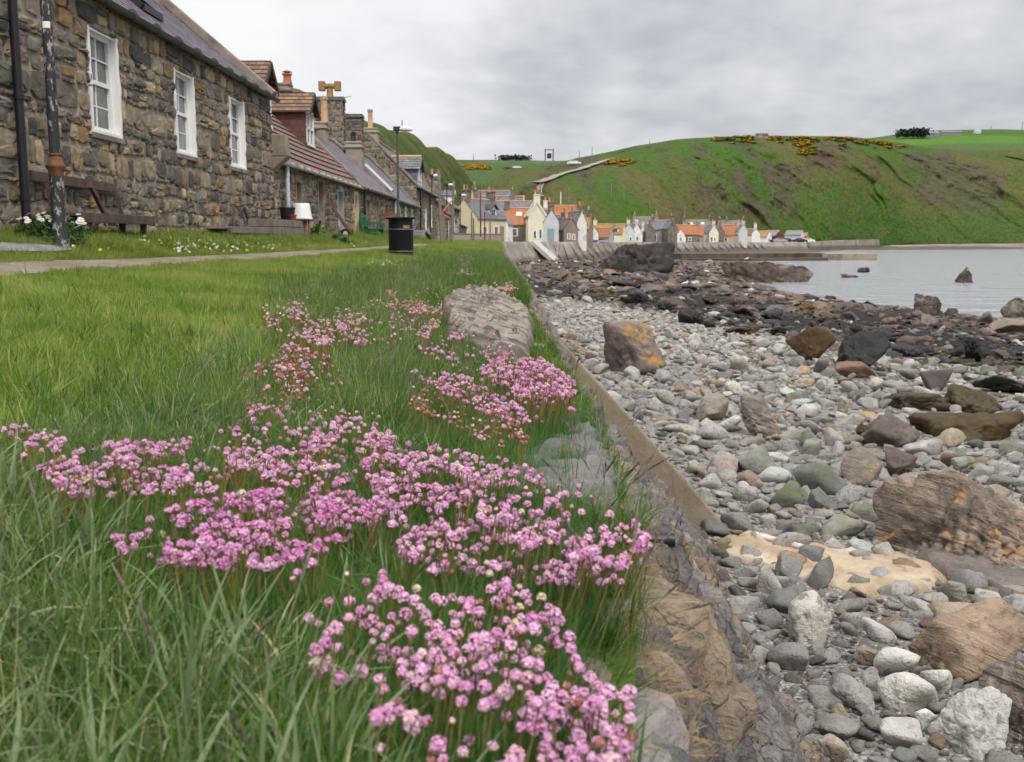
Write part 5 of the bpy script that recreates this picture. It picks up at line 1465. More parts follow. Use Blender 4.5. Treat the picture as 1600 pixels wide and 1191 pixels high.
# farm buildings on the far field
for (u, v, w_, l_, e, r_, mw, mr, lab) in ((1452, 215, 8, 12, 3.0, 4.6, M_sky2, M_sky2, "long grey farm barn beside the dark conifers"), (1486, 211.5, 6, 15, 2.2, 3.4, M_sky2, M_slate2, "low blue-grey farm shed in the far green field"), (1527, 208.5, 4, 4.5, 1.8, 3.0, M_lgrey, M_greyw, "white farmhouse alone on the far green field")):
    p = on_hill(u, v) or at_y(u, v, 850)
    far_house(lab, u, p.y, v + .3, w_, l_, e, r_, 88, mw, mr, (), [], name="farm_building", cat="farm building", group=None)
p = on_hill(1190, 215) or at_y(1190, 215, 420)
far_house("small dark brown hut among the gorse on the headland's skyline", 1190, p.y, 215.5, 4, 6, 1.3, 2.1, 88, M_brownw, M_dark, (), [("b", 1, .6, .8, .8)], name="hut", cat="hut", group=None)
def pole(u, vb, vt, label, group, arm=False, r=.12, mat=None, D=None, name="utility_pole"):
    p = on_hill(u, vb) if D is None else at_y(u, vb, D)
    if p is None: return
    z1 = at_y(u, vt, p.y).z - p.z
    t = thing(name, label, "pole", p, 0, group)
    b = MB(); b.tube([(0, 0, -.5), (0, 0, z1)], [r * 1.2, r * .8], 8); b.build("post", mat or M_woodgrey, t, smooth=True)
    if arm:
        b = MB(); b.box(-.9, .9, -.06, .06, z1 - .5, z1 - .35)
        b.build("crossarm", M_woodgrey, t)
        for s in (-.75, 0, .75):
            b = MB(); b.lathe([(.05, 0), (.09, .06), (.09, .16), (.04, .25)], (s, 0, z1 - .35), 8); b.build("insulator", M_dark, t)
    return t
GH = "utility poles on the headland"
for (u, vb, vt, lab) in ((882, 250, 230, "tall pole with a crossarm on the headland skyline"), (892, 247, 234, "shorter skyline pole next to the tallest pole"), (905, 247, 236, "thin skyline pole over the bright green field"), (925, 252, 229, "bare skyline pole over the bend of the hill road"), (958, 236, 231, "tiny pole on the rising field's skyline"), (1015, 226, 219, "pole on the green skyline above the gorse by the bend"), (1398, 224, 201, "pole before the far conifers")):
    pole(u, vb, vt, lab, None, arm=(u < 890))
for (u, vb, vt, lab) in ((844, 309, 283, "pole in the slope where the track meets the hill road"), (876, 319, 300, "white pole low on the slope over the village"), (889, 317, 292, "brown pole on the slope right of the white pole"), (955, 309, 287, "left one of the two tall poles on the headland's slope"), (975, 312, 290, "right one of two tall poles on the headland's slope"), (1015, 330, 316, "thin pole just above the village's slate roofs"), (1069, 350, 322, "slim pole rising behind the long dark slate house"), (753, 300, 290, "short pole in the valley mouth over the slate roofs")):
    pole(u, vb, vt, lab, None, r=.14, mat=M_white if u == 876 else None)
for (u, vb, vt, lab) in ((740, 250, 240, "very distant mast on the far field skyline"), (1548, 205, 196, "slender mast on the far right-hand field"), (1597, 204, 190, "tallest mast on the far field, at the photo's right edge")):
    pole(u, vb, vt, lab, None, r=.25, D=790 if u < 800 else 900, name="mast")
# two-legged transformer pole
p = on_hill(858, 263); q = on_hill(865.5, 263)
if p and q:
    t = thing("transformer_pole", "two-legged pole with a transformer box between its legs", "pole", p)
    zt_ = at_y(858, 232.5, p.y).z - p.z; dx = (865 - 853) / 1600 * p.y
    for s in (-.5, .5):
        b = MB(); b.tube([(s * dx, 0, -1.0), (s * dx, 0, zt_)], .22, 8); b.build("leg", M_woodgrey, t)
    b = MB(); b.box(-dx * .62, dx * .62, -.15, .15, zt_ - .55, zt_ - .2); b.build("crossarm", M_woodgrey, t)
    b = MB(); b.box(-.7, .7, -.5, .5, zt_ - 3.1, zt_ - 1.5); b.build("transformer_box", M_dark, t, bevel=.1)
# ================================================================== the near sea wall: battered rubble with a flat stone cope
def stone_cols(cid, g):
    """own colour of each masonry stone from its random id"""
    pal = np.array([(.155, .15, .148), (.19, .18, .17), (.105, .105, .11), (.24, .22, .195), (.28, .225, .165), (.215, .19, .165), (.135, .125, .118), (.325, .265, .19), (.175, .165, .158), (.30, .205, .115), (.195, .185, .175), (.23, .20, .17)])
    i = np.minimum((cid * len(pal)).astype(int), len(pal) - 1)
    return pal[i] * (1 + .25 * g)[:, None]
sw1 = thing("rubble_sea_wall", "eroded brown and grey rubble sea wall leaning back under the flower bank", "sea wall", (.3, 3, -.7))
def wall_patch(y0, y1, ny, nb, seed, blend=1.0):
    ys = np.geomspace(y0, y1, ny); bs = np.linspace(0, 1, nb)
    Y, B = np.meshgrid(ys, bs, indexing='ij')
    xe = EDGE(Y); xf = FOOT(Y); zt = zg_np(xe - .05, Y) - .01; zf = np.interp(Y, [0, 9, 44, 130], [-2.78, -2.82, -3.0, -3.5])
    Lb = np.hypot(xf - xe, zt - zf)
    bow = 0
    X = xe + (xf - xe) * B ** np.interp(Y, [3, 5, 9, 9.7], [1.12, 1.22, 1.48, 1.15]); Z = zt + (zf - zt) * B
    nx, nz = (zt - zf) / Lb, (xf - xe) / Lb
    a = Y.ravel(); b = (B * Lb).ravel()
    w1 = fbm2(a * 2.2, b * 1.3, seed, 4) ; w2 = fbm2(a * 2.2 + 40, b * 1.3, seed + 1, 4)
    # stones: steeply bedded slabs, long down the slope
    f1, f2, cid = worley2((a + b * .12) * 8.5 + w1 * 1.6, b * 3.4 + w2 * 1.5, seed + 2)
    g1, g2, cid2 = worley2((a + b * .15) * 23 + w1 * 2.2, b * 8.5 + w2 * 2.0, seed + 3)
    edge = np.clip((f2 - f1) * 2.6, 0, 1); edge2 = np.clip((g2 - g1) * 2.6, 0, 1)
    fine = fbm2(a * 16, b * 9, seed + 4, 5); rdg = 1 - np.abs(fbm2((a + b * .2) * 9 + w1, b * 1.8, seed + 5, 5)) * 2
    eroded = sstep(.12, .45, _h(np.round(cid * 9999).astype(np.int64), np.zeros_like(cid).astype(np.int64), np.zeros_like(cid).astype(np.int64), 5))   # stones standing proud, the rest mortar
    d = edge ** .5 * (.012 + .095 * eroded) * (.5 + 1.0 * cid) + edge2 ** .7 * .028 + fine * .022 + np.clip(rdg, 0, 1) ** 2 * .034 + w1 * .035
    d = d.reshape(Y.shape) - .07
    top = sstep(0, .05, B); d = d * top
    P = np.stack([X + nx * d, Y, Z + nz * d], -1)
    col = stone_cols(cid, fine)
    c2 = stone_cols(cid2, fine)
    col = col * .62 + np.array([.19, .172, .152]) * .38 * (1 + .25 * fine)[:, None]
    k = sstep(.55, .8, _h(np.round(cid * 9999).astype(np.int64), np.ones_like(cid).astype(np.int64), np.ones_like(cid).astype(np.int64), 6))[:, None]
    col = col * (1 - k) + c2 * k
    mort = np.array([.295, .225, .16]) * (1 + .25 * fine)[:, None]
    km = (1 - sstep(.05, .22, edge) * (.25 + .75 * eroded))[:, None]
    col = col * (1 - km * .7) + mort * km * .7
    crev_shade = sstep(.10, .0, edge)[:, None] * .5 + sstep(.08, .0, edge2)[:, None] * .35
    col = col * (1 - crev_shade * .95)  # shade between the stones painted into their colour
    och = sstep(.14, .40, fbm2(a * 3.1 + b * .5, b * 1.1, seed + 8, 5))[:, None] * .30
    col = col * (1 - och) + np.array([.335, .205, .10]) * (1 + .2 * fine)[:, None] * och
    drk = sstep(.14, .34, fbm2(a * 5.5 + 3, b * 2.0, seed + 10, 4))[:, None] * .6
    col = col * (1 - drk) + np.array([.075, .074, .075]) * drk
    return P.reshape(-1, 3), grid_faces(*Y.shape)[:, ::-1].copy(), np.clip(col, .02, .6)
L0 = np.array(sw1.location[:])
def wall_mat():
    m, nt, b = new_mat("sea_wall_rubble"); n = N(nt); v = n.coord("Position"); c = n.attr("col")
    st = n.mapping(v, (1.5, 6.5, 1.5), (0, 0, 0), (0, 0, .15)); f = n.noise(st, 3.2, 4, .7, 1.2); g = n.noise(v, 42, 4, .65)
    k = n.math('ADD', n.mapr(f, .25, .75, .68, 1.32, False), n.mapr(g, .2, .8, -.28, .28, False))
    mul = n.mk("ShaderNodeCombineColor")
    for i in range(3): n.put(mul.inputs[i], k)
    e = n.voro(n.mapping(n.mapping(v, (1, 1, 1), (0, 0, 0), (.2, .5, .1)), (1.3, 3.4, 1.5)), 6.5, "DISTANCE_TO_EDGE"); ck = n.mapr(e, .0, .05, 1, 0)
    col = n.mix(1.0, c, mul.outputs[0], 'MULTIPLY'); col = n.mix(n.mapr(f, .30, .40, .75, 0), col, (.06, .05, .045)); col = n.mix(n.math('MULTIPLY', ck, .10), col, (.055, .048, .042))
    n.put(b.inputs["Base Color"], col); b.inputs["Roughness"].default_value = .92; b.inputs["Specular IOR Level"].default_value = .3
    n.put(b.inputs["Normal"], n.bump(n.math('SUBTRACT', n.math('ADD', n.math('MULTIPLY', f, 1.3), n.math('MULTIPLY', g, .5)), n.math('MULTIPLY', ck, .12)), 1.0, .03)); return m
M_wall = wall_mat()
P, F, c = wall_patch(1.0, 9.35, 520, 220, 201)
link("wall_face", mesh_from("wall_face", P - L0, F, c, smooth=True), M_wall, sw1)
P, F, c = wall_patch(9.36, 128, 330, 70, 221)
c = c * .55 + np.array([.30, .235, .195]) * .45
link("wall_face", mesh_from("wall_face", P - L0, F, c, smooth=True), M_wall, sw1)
# cope stones, each its own block
M_cope = None
def stone_mat(name, c0, c1, speck=.35, vein=.0, green=0.0, lich=None, rough=.9, coord="Object", use_rand=True, sc=1.0, dark_top=None, bump=1.0, lth=.53, band=0.0):
    m, nt, b = new_mat(name); n = N(nt); v0 = n.coord(coord)
    if use_rand:
        r = n.objinfo("Random")
        v = n.mk("ShaderNodeVectorMath", operation='ADD'); n.put(v.inputs[0], v0)
        cc = n.mk("ShaderNodeCombineXYZ"); n.put(cc.inputs[0], n.math('MULTIPLY', r, 91.0)); n.put(cc.inputs[1], n.math('MULTIPLY', r, 57.0)); n.put(v.inputs[1], cc.outputs[0]); v = v.outputs[0]
    else: v = v0; r = 0.5
    f = n.noise(v, 1.8 * sc, 7, .62, .3); g = n.noise(v, 7 * sc, 5, .65)
    col = n.ramp(n.math('ADD', n.math('MULTIPLY', f, .65), n.math('MULTIPLY', g, .35)), [(.34, c0), (.62, c1)])
    if use_rand:
        col = n.hsv(col, n.math('ADD', .485, n.math('MULTIPLY', r, .03)), n.math('ADD', .7, n.math('MULTIPLY', n.math('FRACT', n.math('MULTIPLY', r, 7.31)), .75)), n.math('ADD', .68, n.math('MULTIPLY', n.math('FRACT', n.math('MULTIPLY', r, 3.77)), .62)))
    if speck > 0:
        s = n.mapr(n.noise(n.mapping(v, (1, 1, 1), (5, 3, 1)), 6.5 * sc, 3, .55), .57, .63, 0, speck)
        col = n.mix(s, col, (.06, .06, .062))
    if vein > 0:
        e = n.voro(n.mapping(v, (1.0, 1.6, .8)), 2.6 * sc, "DISTANCE_TO_EDGE"); k = n.mapr(e, .0, .035, vein, 0); k0 = k
        col = n.mix(k, col, (.10, .095, .08))
    if band > 0:
        wv = n.noise(n.mapping(n.mapping(v, (1, 1, 1), (0, 0, 0), (.3, -.42, 0)), (.9, .9, 6.5)), 1.7 * sc, 4, .62, .5)
        col = n.mix(n.mapr(wv, .40, .52, band, 0), col, n.mix(.75, col, (.05, .036, .03)))
    geo = n.mk("ShaderNodeNewGeometry"); sn = n.mk("ShaderNodeSeparateXYZ"); n.put(sn.inputs[0], geo.outputs["Normal"])
    if green > 0:
        k = n.math('MULTIPLY', n.mapr(n.noise(v, 1.3 * sc, 4), .42, .62), n.mapr(sn.outputs[2], -.1, .7, 0, green)); col = n.mix(k, col, (.10, .125, .03))
    if lich is not None:
        k = n.math('MULTIPLY', n.mapr(n.noise(v, 2.4 * sc, 6, .75), lth, lth + .09), n.mapr(sn.outputs[2], .1, .6, 0, .9)); col = n.mix(k, col, lich)
    if dark_top is not None:
        k = n.math('MULTIPLY', n.mapr(n.noise(v, 2.0 * sc, 5, .6), .3, .55), n.mapr(sn.outputs[2], -.2, .5, .35, 1.0)); col = n.mix(k, col, dark_top)
    n.put(b.inputs["Base Color"], col); b.inputs["Roughness"].default_value = rough; b.inputs["Specular IOR Level"].default_value = .35
    h = n.math('ADD', n.noise(v, 7 * sc, 4, .68), n.math('MULTIPLY', n.noise(v, 30 * sc, 3, .65), .8))
    if vein > 0: h = n.math('SUBTRACT', h, n.math('MULTIPLY', k0, 1.2))
    if band > 0: h = n.math('ADD', h, n.math('MULTIPLY', wv, 2.0))
    n.put(b.inputs["Normal"], n.bump(h, bump, .03 / sc))
    return m
M_cope = stone_mat("cope_stone", (.16, .15, .14), (.29, .27, .25), .25, .0, 0, None, sc=3.0)
M_copeb = stone_mat("brown_cope_stone", (.20, .15, .115), (.33, .26, .20), .25, .0, 0, None, sc=3.0)
def cope(u, v, wx_, wy_, h, seed, mat=M_cope, rz=0, dz=0.0, lab=None):
    p = at_surf(u, v, zg, -.0)
    V, F = rock(seed, 4, 16, (wx_, wy_, h), 16, .07, 1.3, .035, 3.5, (.1, .3, 1), .05, .72)
    zt_ = V[:, 2].max() * .42; V[:, 2] = np.where(V[:, 2] > zt_, zt_ + (V[:, 2] - zt_) * .18, V[:, 2])
    a = R(rz); V = np.stack([V[:, 0] * math.cos(a) - V[:, 1] * math.sin(a), V[:, 0] * math.sin(a) + V[:, 1] * math.cos(a), V[:, 2]], 1)
    V += np.array([p.x, p.y, p.z - h * .55 + dz])
    o = link("cope_stone", mesh_from("cope_stone", V - L0, F, smooth=True), mat, sw1)
    if lab: o["label"] = lab
CP_ = [(890, 704, .125, .26, .10, 301, M_cope, 20, .06, "broad grey flat cope stone with long grain"), (823, 702, .085, .14, .09, 302, M_copeb, 10, .06, "brown flat cope stone beside the flower cushion"), (803, 735, .11, .16, .09, 303, M_cope, 0, .05, None), (925, 752, .09, .10, .09, 304, M_cope, -20, .05, None), (868, 722, .12, .08, .06, 312, M_copeb, 10, .05, None),
       (985, 1065, .13, .16, .12, 305, M_cope, 20, 0, None), (985, 1165, .16, .12, .12, 306, M_cope, 10, 0, None), (985, 905, .10, .14, .10, 307, M_cope, 30, 0, None), (955, 800, .09, .14, .09, 308, M_cope, 0, 0, None), (880, 655, .12, .22, .09, 309, M_cope, 15, .05, None), (905, 1140, .18, .16, .10, 310, M_cope, 15, -.02, None)]
rc_ = random.Random(4)
for yy in np.arange(1.25, 9.1, .27):
    xx = float(EDGE(yy)) - rc_.uniform(.03, .13); uu, vv = to_px((xx, yy, zg(xx, yy)))
    if any(abs(uu - c_[0]) < 40 and abs(vv - c_[1]) < 30 for c_ in CP_): continue
    CP_.append((uu, vv, rc_.uniform(.09, .17), rc_.uniform(.09, .16), rc_.uniform(.06, .10), 340 + int(yy * 10), rc_.choice((M_cope, M_cope, M_copeb)), rc_.uniform(-30, 60), .03, None))
for c_ in CP_: cope(*c_)
# stones that stand out of the eroded face
WSM = []
for i in range(6):
    V, F = rock(330 + i, 3, 9, (1, .55, .5), 15, .08, 1.6, .05, 5, (0, .4, 1), .06); WSM.append(mesh_from("wall_stone", V, F, smooth=True))
rw = random.Random(9); mw_ = [None] * 4
for i in range(96):
    y = math.exp(rw.uniform(math.log(1.35), math.log(8.8))); t = rw.uniform(.04, .96); xe, xf = float(EDGE(y)), float(FOOT(y)); q = float(np.interp(y, [3, 5, 9, 9.7], [1.12, 1.22, 1.48, 1.15]))
    z = -.70 - 2.1 * t; x = xe + (xf - xe) * t ** q - .03; s = rw.uniform(.035, .115) * (1 + .05 * y)
    o = link("wall_stone", WSM[i % 6].copy() if i < 24 else bpy.data.objects[WS_N[i % 24]].data, None, sw1); o.location = (x - L0[0], y - L0[1], z - L0[2]); o.scale = (s, s, s)
    o.rotation_euler = (rw.gauss(0, .4), .95 + rw.gauss(0, .25), rw.gauss(0, .5))
    if i == 0: WS_N = []
    if i < 24: WS_N.append(o.name)
# black drain stub in the face
p = at_surf(985, 790, lambda x, y: -.86, 0); 
ds_ = thing("drain_stub", "short black plastic pipe stub poking out of the rubble wall", "pipe", (.37, 2.66, -.80))
b = MB(); b.tube([(-.1, 0, .004), (.065, -.006, -.004)], .019, 16); b.tube([(.064, -.006, -.004), (.030, -.004, -.002)], .0145, 16); b.build("pipe_stub", M_black, ds_, smooth=True)
# straw caught on the face
# ------------------------------------------------------------------ concrete buttress down to the beach
cb = thing("concrete_buttress", "smooth sloping brown concrete buttress running down the wall to the shingle", "buttress", (.2, 9.3, -.7))
def cbp(u, v, y): 
    p = at_y(u, v, y); return (p.x, p.z)
y0 = 9.3
A = cbp(783, 478.5, y0); Bq = cbp(833, 486, y0); Cq = cbp(1141, 831, y0)
poly = [(A[0] - .15, A[1]), A, Bq, ((Bq[0] + Cq[0]) / 2 + .012, (Bq[1] + Cq[1]) / 2 + .01), Cq, (Cq[0] + .05, Cq[1] - .6), (A[0] - .15, Cq[1] - .6)]
b = MB(); b.prism(poly, 'y', y0, y0 + .17)
def conc2():
    m, nt, b = new_mat("buttress_concrete"); n = N(nt); v = n.coord("Position")
    f = n.noise(v, 3.0, 7, .62); g = n.noise(n.mapping(v, (1, 1, 1), (3, 1, 2)), .9, 4, .55)
    col = n.ramp(f, [(.3, (.19, .145, .10)), (.55, (.265, .21, .15)), (.75, (.33, .27, .205))])
    col = n.mix(n.mapr(g, .48, .6, 0, .5), col, (.16, .125, .09)); col = n.mix(n.mapr(n.noise(n.mapping(v, (6, 1, .8)), 2.2, 4, .6), .55, .68, 0, .45), col, (.10, .085, .06))
    col = n.mix(n.mapr(n.noise(v, 16, 4, .7), .60, .66, 0, .5), col, (.34, .31, .26))
    n.put(b.inputs["Base Color"], col); b.inputs["Roughness"].default_value = .9
    n.put(b.inputs["Normal"], n.bump(n.math('ADD', n.noise(v, 24, 7, .65), n.math('MULTIPLY', n.noise(v, 4, 4), .8)), .35, .02)); return m
M_cb = conc2()
b.build("buttress_body", M_cb, cb, rel=cb.location, bevel=.02, seg=2)
# paler splayed haunch where it meets the wall
b = MB(); k = .62
V = []
for t in []:
    xt = A[0] + (Cq[0] - A[0]) * t; zt_ = A[1] + (Cq[1] - A[1]) * t
    xw = float(FOOT(y0) - EDGE(y0)) * t + EDGE(y0); off = .20 + .10 * t
    V += [(xt - .02 - off * .1, y0 - .001, zt_ - .16 - .10 * t), (xt - .18 - off * .8, y0 - .30, zt_ - .22 - .16 * t), (xt - .25 - off, y0 - .30, zt_ - .5)]
F = []
dx_, dz_ = Cq[0] - Bq[0], Cq[1] - Bq[1]; k_ = math.hypot(dx_, dz_); px_, pz_ = -abs(dz_) / k_, -abs(dx_) / k_
q0 = (Bq[0] + px_ * .34, Bq[1] + pz_ * .34); q1 = (Cq[0] + px_ * .40 + .12, Cq[1] + pz_ * .40 - .12)
b.add([(q0[0], y0 - .002, q0[1]), (q1[0], y0 - .002, q1[1]), (q1[0] - .5, y0 - .002, q1[1] - .5), (q0[0] - .5, y0 - .002, q0[1] - .5), (q0[0] - .06, y0 - .10, q0[1] - .07), (q1[0] - .06, y0 - .12, q1[1] - .07), (q1[0] - .5, y0 - .12, q1[1] - .5), (q0[0] - .5, y0 - .10, q0[1] - .5)], [(0, 1, 5, 4), (4, 5, 6, 7), (1, 2, 6, 5), (0, 4, 7, 3)])
b.build("haunch", plain("haunch_concrete", (.36, .30, .235), .9, .1, 3, .3, coord="Object"), cb, rel=cb.location)

# ================================================================== boulders and stones of the beach
S_pale = stone_mat("pale_grey_stone", (.335, .318, .288), (.495, .475, .435), .55, .12, sc=1.6)
S_mid = stone_mat("grey_stone", (.285, .272, .246), (.44, .422, .384), .35, .10, sc=1.6)
S_dark = stone_mat("slate_grey_stone", (.175, .168, .155), (.285, .275, .255), .2, .0, sc=1.6)
S_tan = stone_mat("tan_stone", (.25, .195, .14), (.40, .33, .245), .25, .15, sc=1.6)
S_green = stone_mat("algae_stone", (.18, .18, .155), (.28, .275, .235), .25, .0, .65, sc=1.6)
S_rust = stone_mat("rusty_stone", (.17, .128, .095), (.32, .255, .195), .4, .0, 0, (.36, .215, .07), sc=1.6, lth=.58, band=.28)
S_brown = stone_mat("wet_brown_stone", (.075, .056, .045), (.15, .112, .088), .3, .2, sc=1.6, rough=.7)
S_black = stone_mat("weedy_black_stone", (.008, .0075, .007), (.028, .023, .019), .3, .0, sc=1.6, rough=.55)
S_weed = stone_mat("bladder_wrack", (.03, .022, .010), (.085, .056, .016), .5, .0, sc=5.0, rough=.5, dark_top=None, bump=1.0)
S_plat = stone_mat("reddish_ledge_stone", (.13, .095, .075), (.235, .18, .14), .35, .2, sc=1.4)
S_white = stone_mat("whitish_stone", (.38, .385, .355), (.54, .54, .505), .25, .15, sc=1.6)
S_purp = stone_mat("purple_lichened_rock", (.11, .085, .08), (.23, .18, .165), .3, .2, 0, (.38, .215, .03), sc=1.0, use_rand=False, lth=.475)
S_stack = stone_mat("black_stack_rock", (.010, .0095, .009), (.048, .042, .038), .0, .0, 0, (.085, .075, .035), sc=.45, use_rand=False, rough=.65)
S_tide = stone_mat("barnacled_rock", (.15, .115, .09), (.28, .225, .175), .3, .0, 0, None, sc=.5, use_rand=True, dark_top=(.035, .032, .03))
S_rustd = stone_mat("dark_rust_stone", (.08, .055, .04), (.16, .108, .072), .3, .2, sc=1.6)
S_band = stone_mat("banded_rust_rock", (.15, .12, .10), (.36, .285, .22), .3, .0, 0, (.42, .22, .06), sc=1.1, use_rand=False, lth=.52, band=1.0)
PLACED = []      # (x, y, r) already taken
def boulder(name, label, cat, u, vb, wpx, hpx, mat, seed, depth=.8, rz=0, group=None, planes=12, soft=9, rough=.09, freq=1.7, strata=.0, sfreq=5, saxis=(.2, .1, 1), jag=.08, sub=5, sink=.18, lo=.62, tilt=0.0, z=None, parts=(), place=True):
    if name in ('sea_stack', 'tide_rock') and hpx > 14: sink = .5 if wpx > 100 else .3
    if hpx / wpx < .47 and name not in ('sea_stack', 'tide_rock', 'ledge_rock') and sub >= 5: sink = max(sink, .40)
    p = on_beach(u, vb) if z is None else at_z(u, vb, z)
    s = p.y / FPX
    w_, h_ = wpx * s, hpx * s
    dims = (w_ / 2, w_ / 2 * depth, h_ / (2 - 2 * sink) * 1.03)
    V, F = rock(seed, sub, planes, (1, 1, 1), soft, rough, freq, strata * .45, sfreq, saxis, jag * .6, lo, (1, depth, min(1.0, h_ / w_ * 1.2)))
    V = V / np.abs(V).max(0)
    if name in ('sea_stack', 'tide_rock', 'ledge_rock', 'weed_rock', 'seaweed_mound') or sink >= .4: V[:, :2] *= (1 / np.sqrt(1 - (.86 * np.clip(-V[:, 2], 0, 1)) ** 2))[:, None]
    V = V / np.abs(V).max(0) * np.array(dims)
    a = R(tilt); V = np.stack([V[:, 0] * math.cos(a) + V[:, 2] * math.sin(a), V[:, 1], -V[:, 0] * math.sin(a) + V[:, 2] * math.cos(a)], 1)
    a = R(rz); V = np.stack([V[:, 0] * math.cos(a) - V[:, 1] * math.sin(a), V[:, 0] * math.sin(a) + V[:, 1] * math.cos(a), V[:, 2]], 1)
    zc = -V[:, 2].min() * (1 - 2 * sink)
    o = link(name, mesh_from(name, V + np.array([0, 0, zc]), F, smooth=True), mat)
    yy = p.y + dims[1] * .75
    o.location = (p.x * yy / p.y, yy, p.z if z is None else z)
    tag(o, label, cat, group)
    if place: PLACED.append((o.location.x, o.location.y, max(dims[0], dims[1]) * .85))
    return o
B_ = boulder
B_("lichen_boulder", "squarish purple-brown boulder topped with orange lichen on the shingle", "boulder", 990, 586, 98, 90, S_purp, 447, .85, 14, None, -7, 13, .13, 1.6, .04, 4, (.3, 0, 1), .10, lo=.80)
B_("banded_boulder", "big rust-orange banded outcrop rising beyond the sandy slab", "boulder", 1512, 893, 335, 150, S_band, 402, .75, -14, None, 11, 12, .10, 1.7, .085, 5.5, (.45, .2, 1), .16, 6, lo=.7, tilt=10)
B_("tabular_boulder", "tilted brown boulder with one flat speckled face and yellow-edged top", "boulder", 1490, 1062, 215, 125, S_rust, 403, .8, 25, None, 7, 18, .06, 1.5, .03, 4, (.4, .3, 1), .10, 5, tilt=-14)
B_("ribbed_outcrop", "yellow-stained ribbed rock at the lower corner of the beach", "boulder", 1600, 1180, 150, 180, S_band, 404, .9, 20, None, 12, 12, .1, 1.8, .09, 6, (1, .2, .4), .14, 5)
B_("split_boulder", "blocky pale grey boulder split by upright cracks", "boulder", 1512, 1180, 122, 130, S_pale, 405, .8, 10, None, -6, 16, .05, 1.6, .05, 3, (1, .1, .1), .10, 5, lo=.75)
B_("domed_boulder", "smooth rounded rust-brown boulder in mid beach", "boulder", 1358, 762, 90, 64, S_rust, 406, .9, 0, None, 8, 5, .06, 1.2, 0, 5, (0, 0, 1), .02, 5)
B_("flat_topped_boulder", "dark brown flat boulder just behind the smooth rounded one", "boulder", 1408, 745, 84, 48, S_brown, 407, .9, 15, None, 8, 14, .06, 1.4, .04, 4, (.3, 0, 1), .08)
B_("grooved_boulder", "dark brown boulder with wavy grooves beside the seaweed mounds", "boulder", 1392, 700, 116, 52, S_brown, 408, .8, 0, None, 10, 9, .08, 1.6, .10, 7, (.25, .1, 1), .12, 5)
B_("fractured_boulder", "cracked tan and ochre boulder sloping down among the stones", "boulder", 1180, 684, 84, 66, S_rust, 409, .8, 30, None, 9, 14, .1, 2, .08, 5, (.7, 0, 1), .16, 5, tilt=22)
B_("low_tan_boulder", "low brown boulder to the wall side of the cracked tan boulder", "boulder", 1104, 662, 80, 46, S_tan, 410, .9, 10, None, 9, 10, .08, 1.6, .04, 4, (.2, 0, 1), .08)
B_("rust_black_boulder", "rust-faced boulder leaning against a bigger black one", "boulder", 1262, 565, 78, 66, S_rustd, 431, .8, 0, None, 9, 14, .06, 1.4, 0, 4, (.2, 0, 1), .08, tilt=18)
B_("weedy_boulder", "large black weed-draped boulder with streaked face in mid beach", "boulder", 1330, 582, 112, 78, S_black, 412, .85, 0, None, 10, 9, .10, 1.6, .05, 6, (1, 0, .2), .12, 5)
B_("brown_slab", "long brown slab at the foot of black weed-draped boulder", "boulder", 1345, 592, 100, 26, S_plat, 413, .6, 0, None, 9, 10, .1, 1.6, .04, 4, (.2, 0, 1), .1)
B_("shaggy_boulder", "single shaggy black boulder standing apart near the water", "boulder", 1518, 567, 58, 50, S_black, 414, .9, 0, None, 12, 8, .16, 2.4, 0, 5, (0, 0, 1), .20, 5)
B_("round_dark_boulder", "smooth dark brown hump behind the seaweed mounds", "boulder", 1462, 612, 66, 40, S_brown, 415, .8, 0, None, 8, 5, .05, 1.2, 0, 5, (0, 0, 1), .02)
SWG = "seaweed covered mounds"
B_("seaweed_mound", "olive-brown seaweed mound in front of the black weed-draped boulder", "seaweed", 1430, 644, 110, 40, S_weed, 416, .7, 0, SWG, 12, 6, .16, 2.2, 0, 5, (0, 0, 1), .16, 5)
B_("seaweed_mound", "darker seaweed mound below the smooth dark hump", "seaweed", 1508, 648, 125, 42, S_weed, 417, .7, 0, SWG, 12, 6, .16, 2.2, 0, 5, (0, 0, 1), .16, 5)
B_("seaweed_mound", "long brown bank of seaweed beside the grooved boulder", "seaweed", 1510, 690, 190, 44, S_weed, 418, .5, -4, SWG, 14, 6, .16, 2.2, 0, 5, (0, 0, 1), .16, 5)
B_("seaweed_mound", "small seaweed mound nearest the grooved boulder's side", "seaweed", 1346, 690, 50, 34, S_weed, 419, .8, 0, SWG, 12, 6, .16, 2.2, 0, 5, (0, 0, 1), .16, 4)
B_("sea_stack", "huge black hump-backed rock in front of the village sea wall", "rock", 988, 427, 172, 57, S_stack, 437, .6, 0, None, 10, 20, .15, 1.7, .0, 6, (.8, 0, .7), .22, 6, sink=.12, lo=.58)
B_("sea_stack", "low black rock at the wall side of the huge hump-backed rock", "rock", 893, 423, 76, 21, S_stack, 422, .7, 0, None, 10, 8, .1, 1.8, .03, 5, (.3, 0, 1), .12, 5)
B_("tide_rock", "long low rock with black weed cap at the water's edge", "rock", 1200, 441, 150, 34, S_tide, 423, .35, 0, None, 16, 7, .14, 2.2, .03, 6, (.8, 0, .5), .2, 6, sink=.12)
B_("tide_rock", "cone shaped rock standing where beach meets water", "rock", 1450, 498, 84, 46, S_tide, 424, .8, 0, None, 9, 10, .16, 2, .03, 6, (.3, 0, 1), .2, 6, lo=.68, sink=.1, z=SEA)
B_("tide_rock", "two-peaked rock alone out in the calm water", "rock", 1509, 442, 42, 27, S_tide, 425, .9, 0, None, 9, 10, .14, 2, .03, 6, (.3, 0, 1), .2, 5, lo=.68, sink=.1, z=SEA)
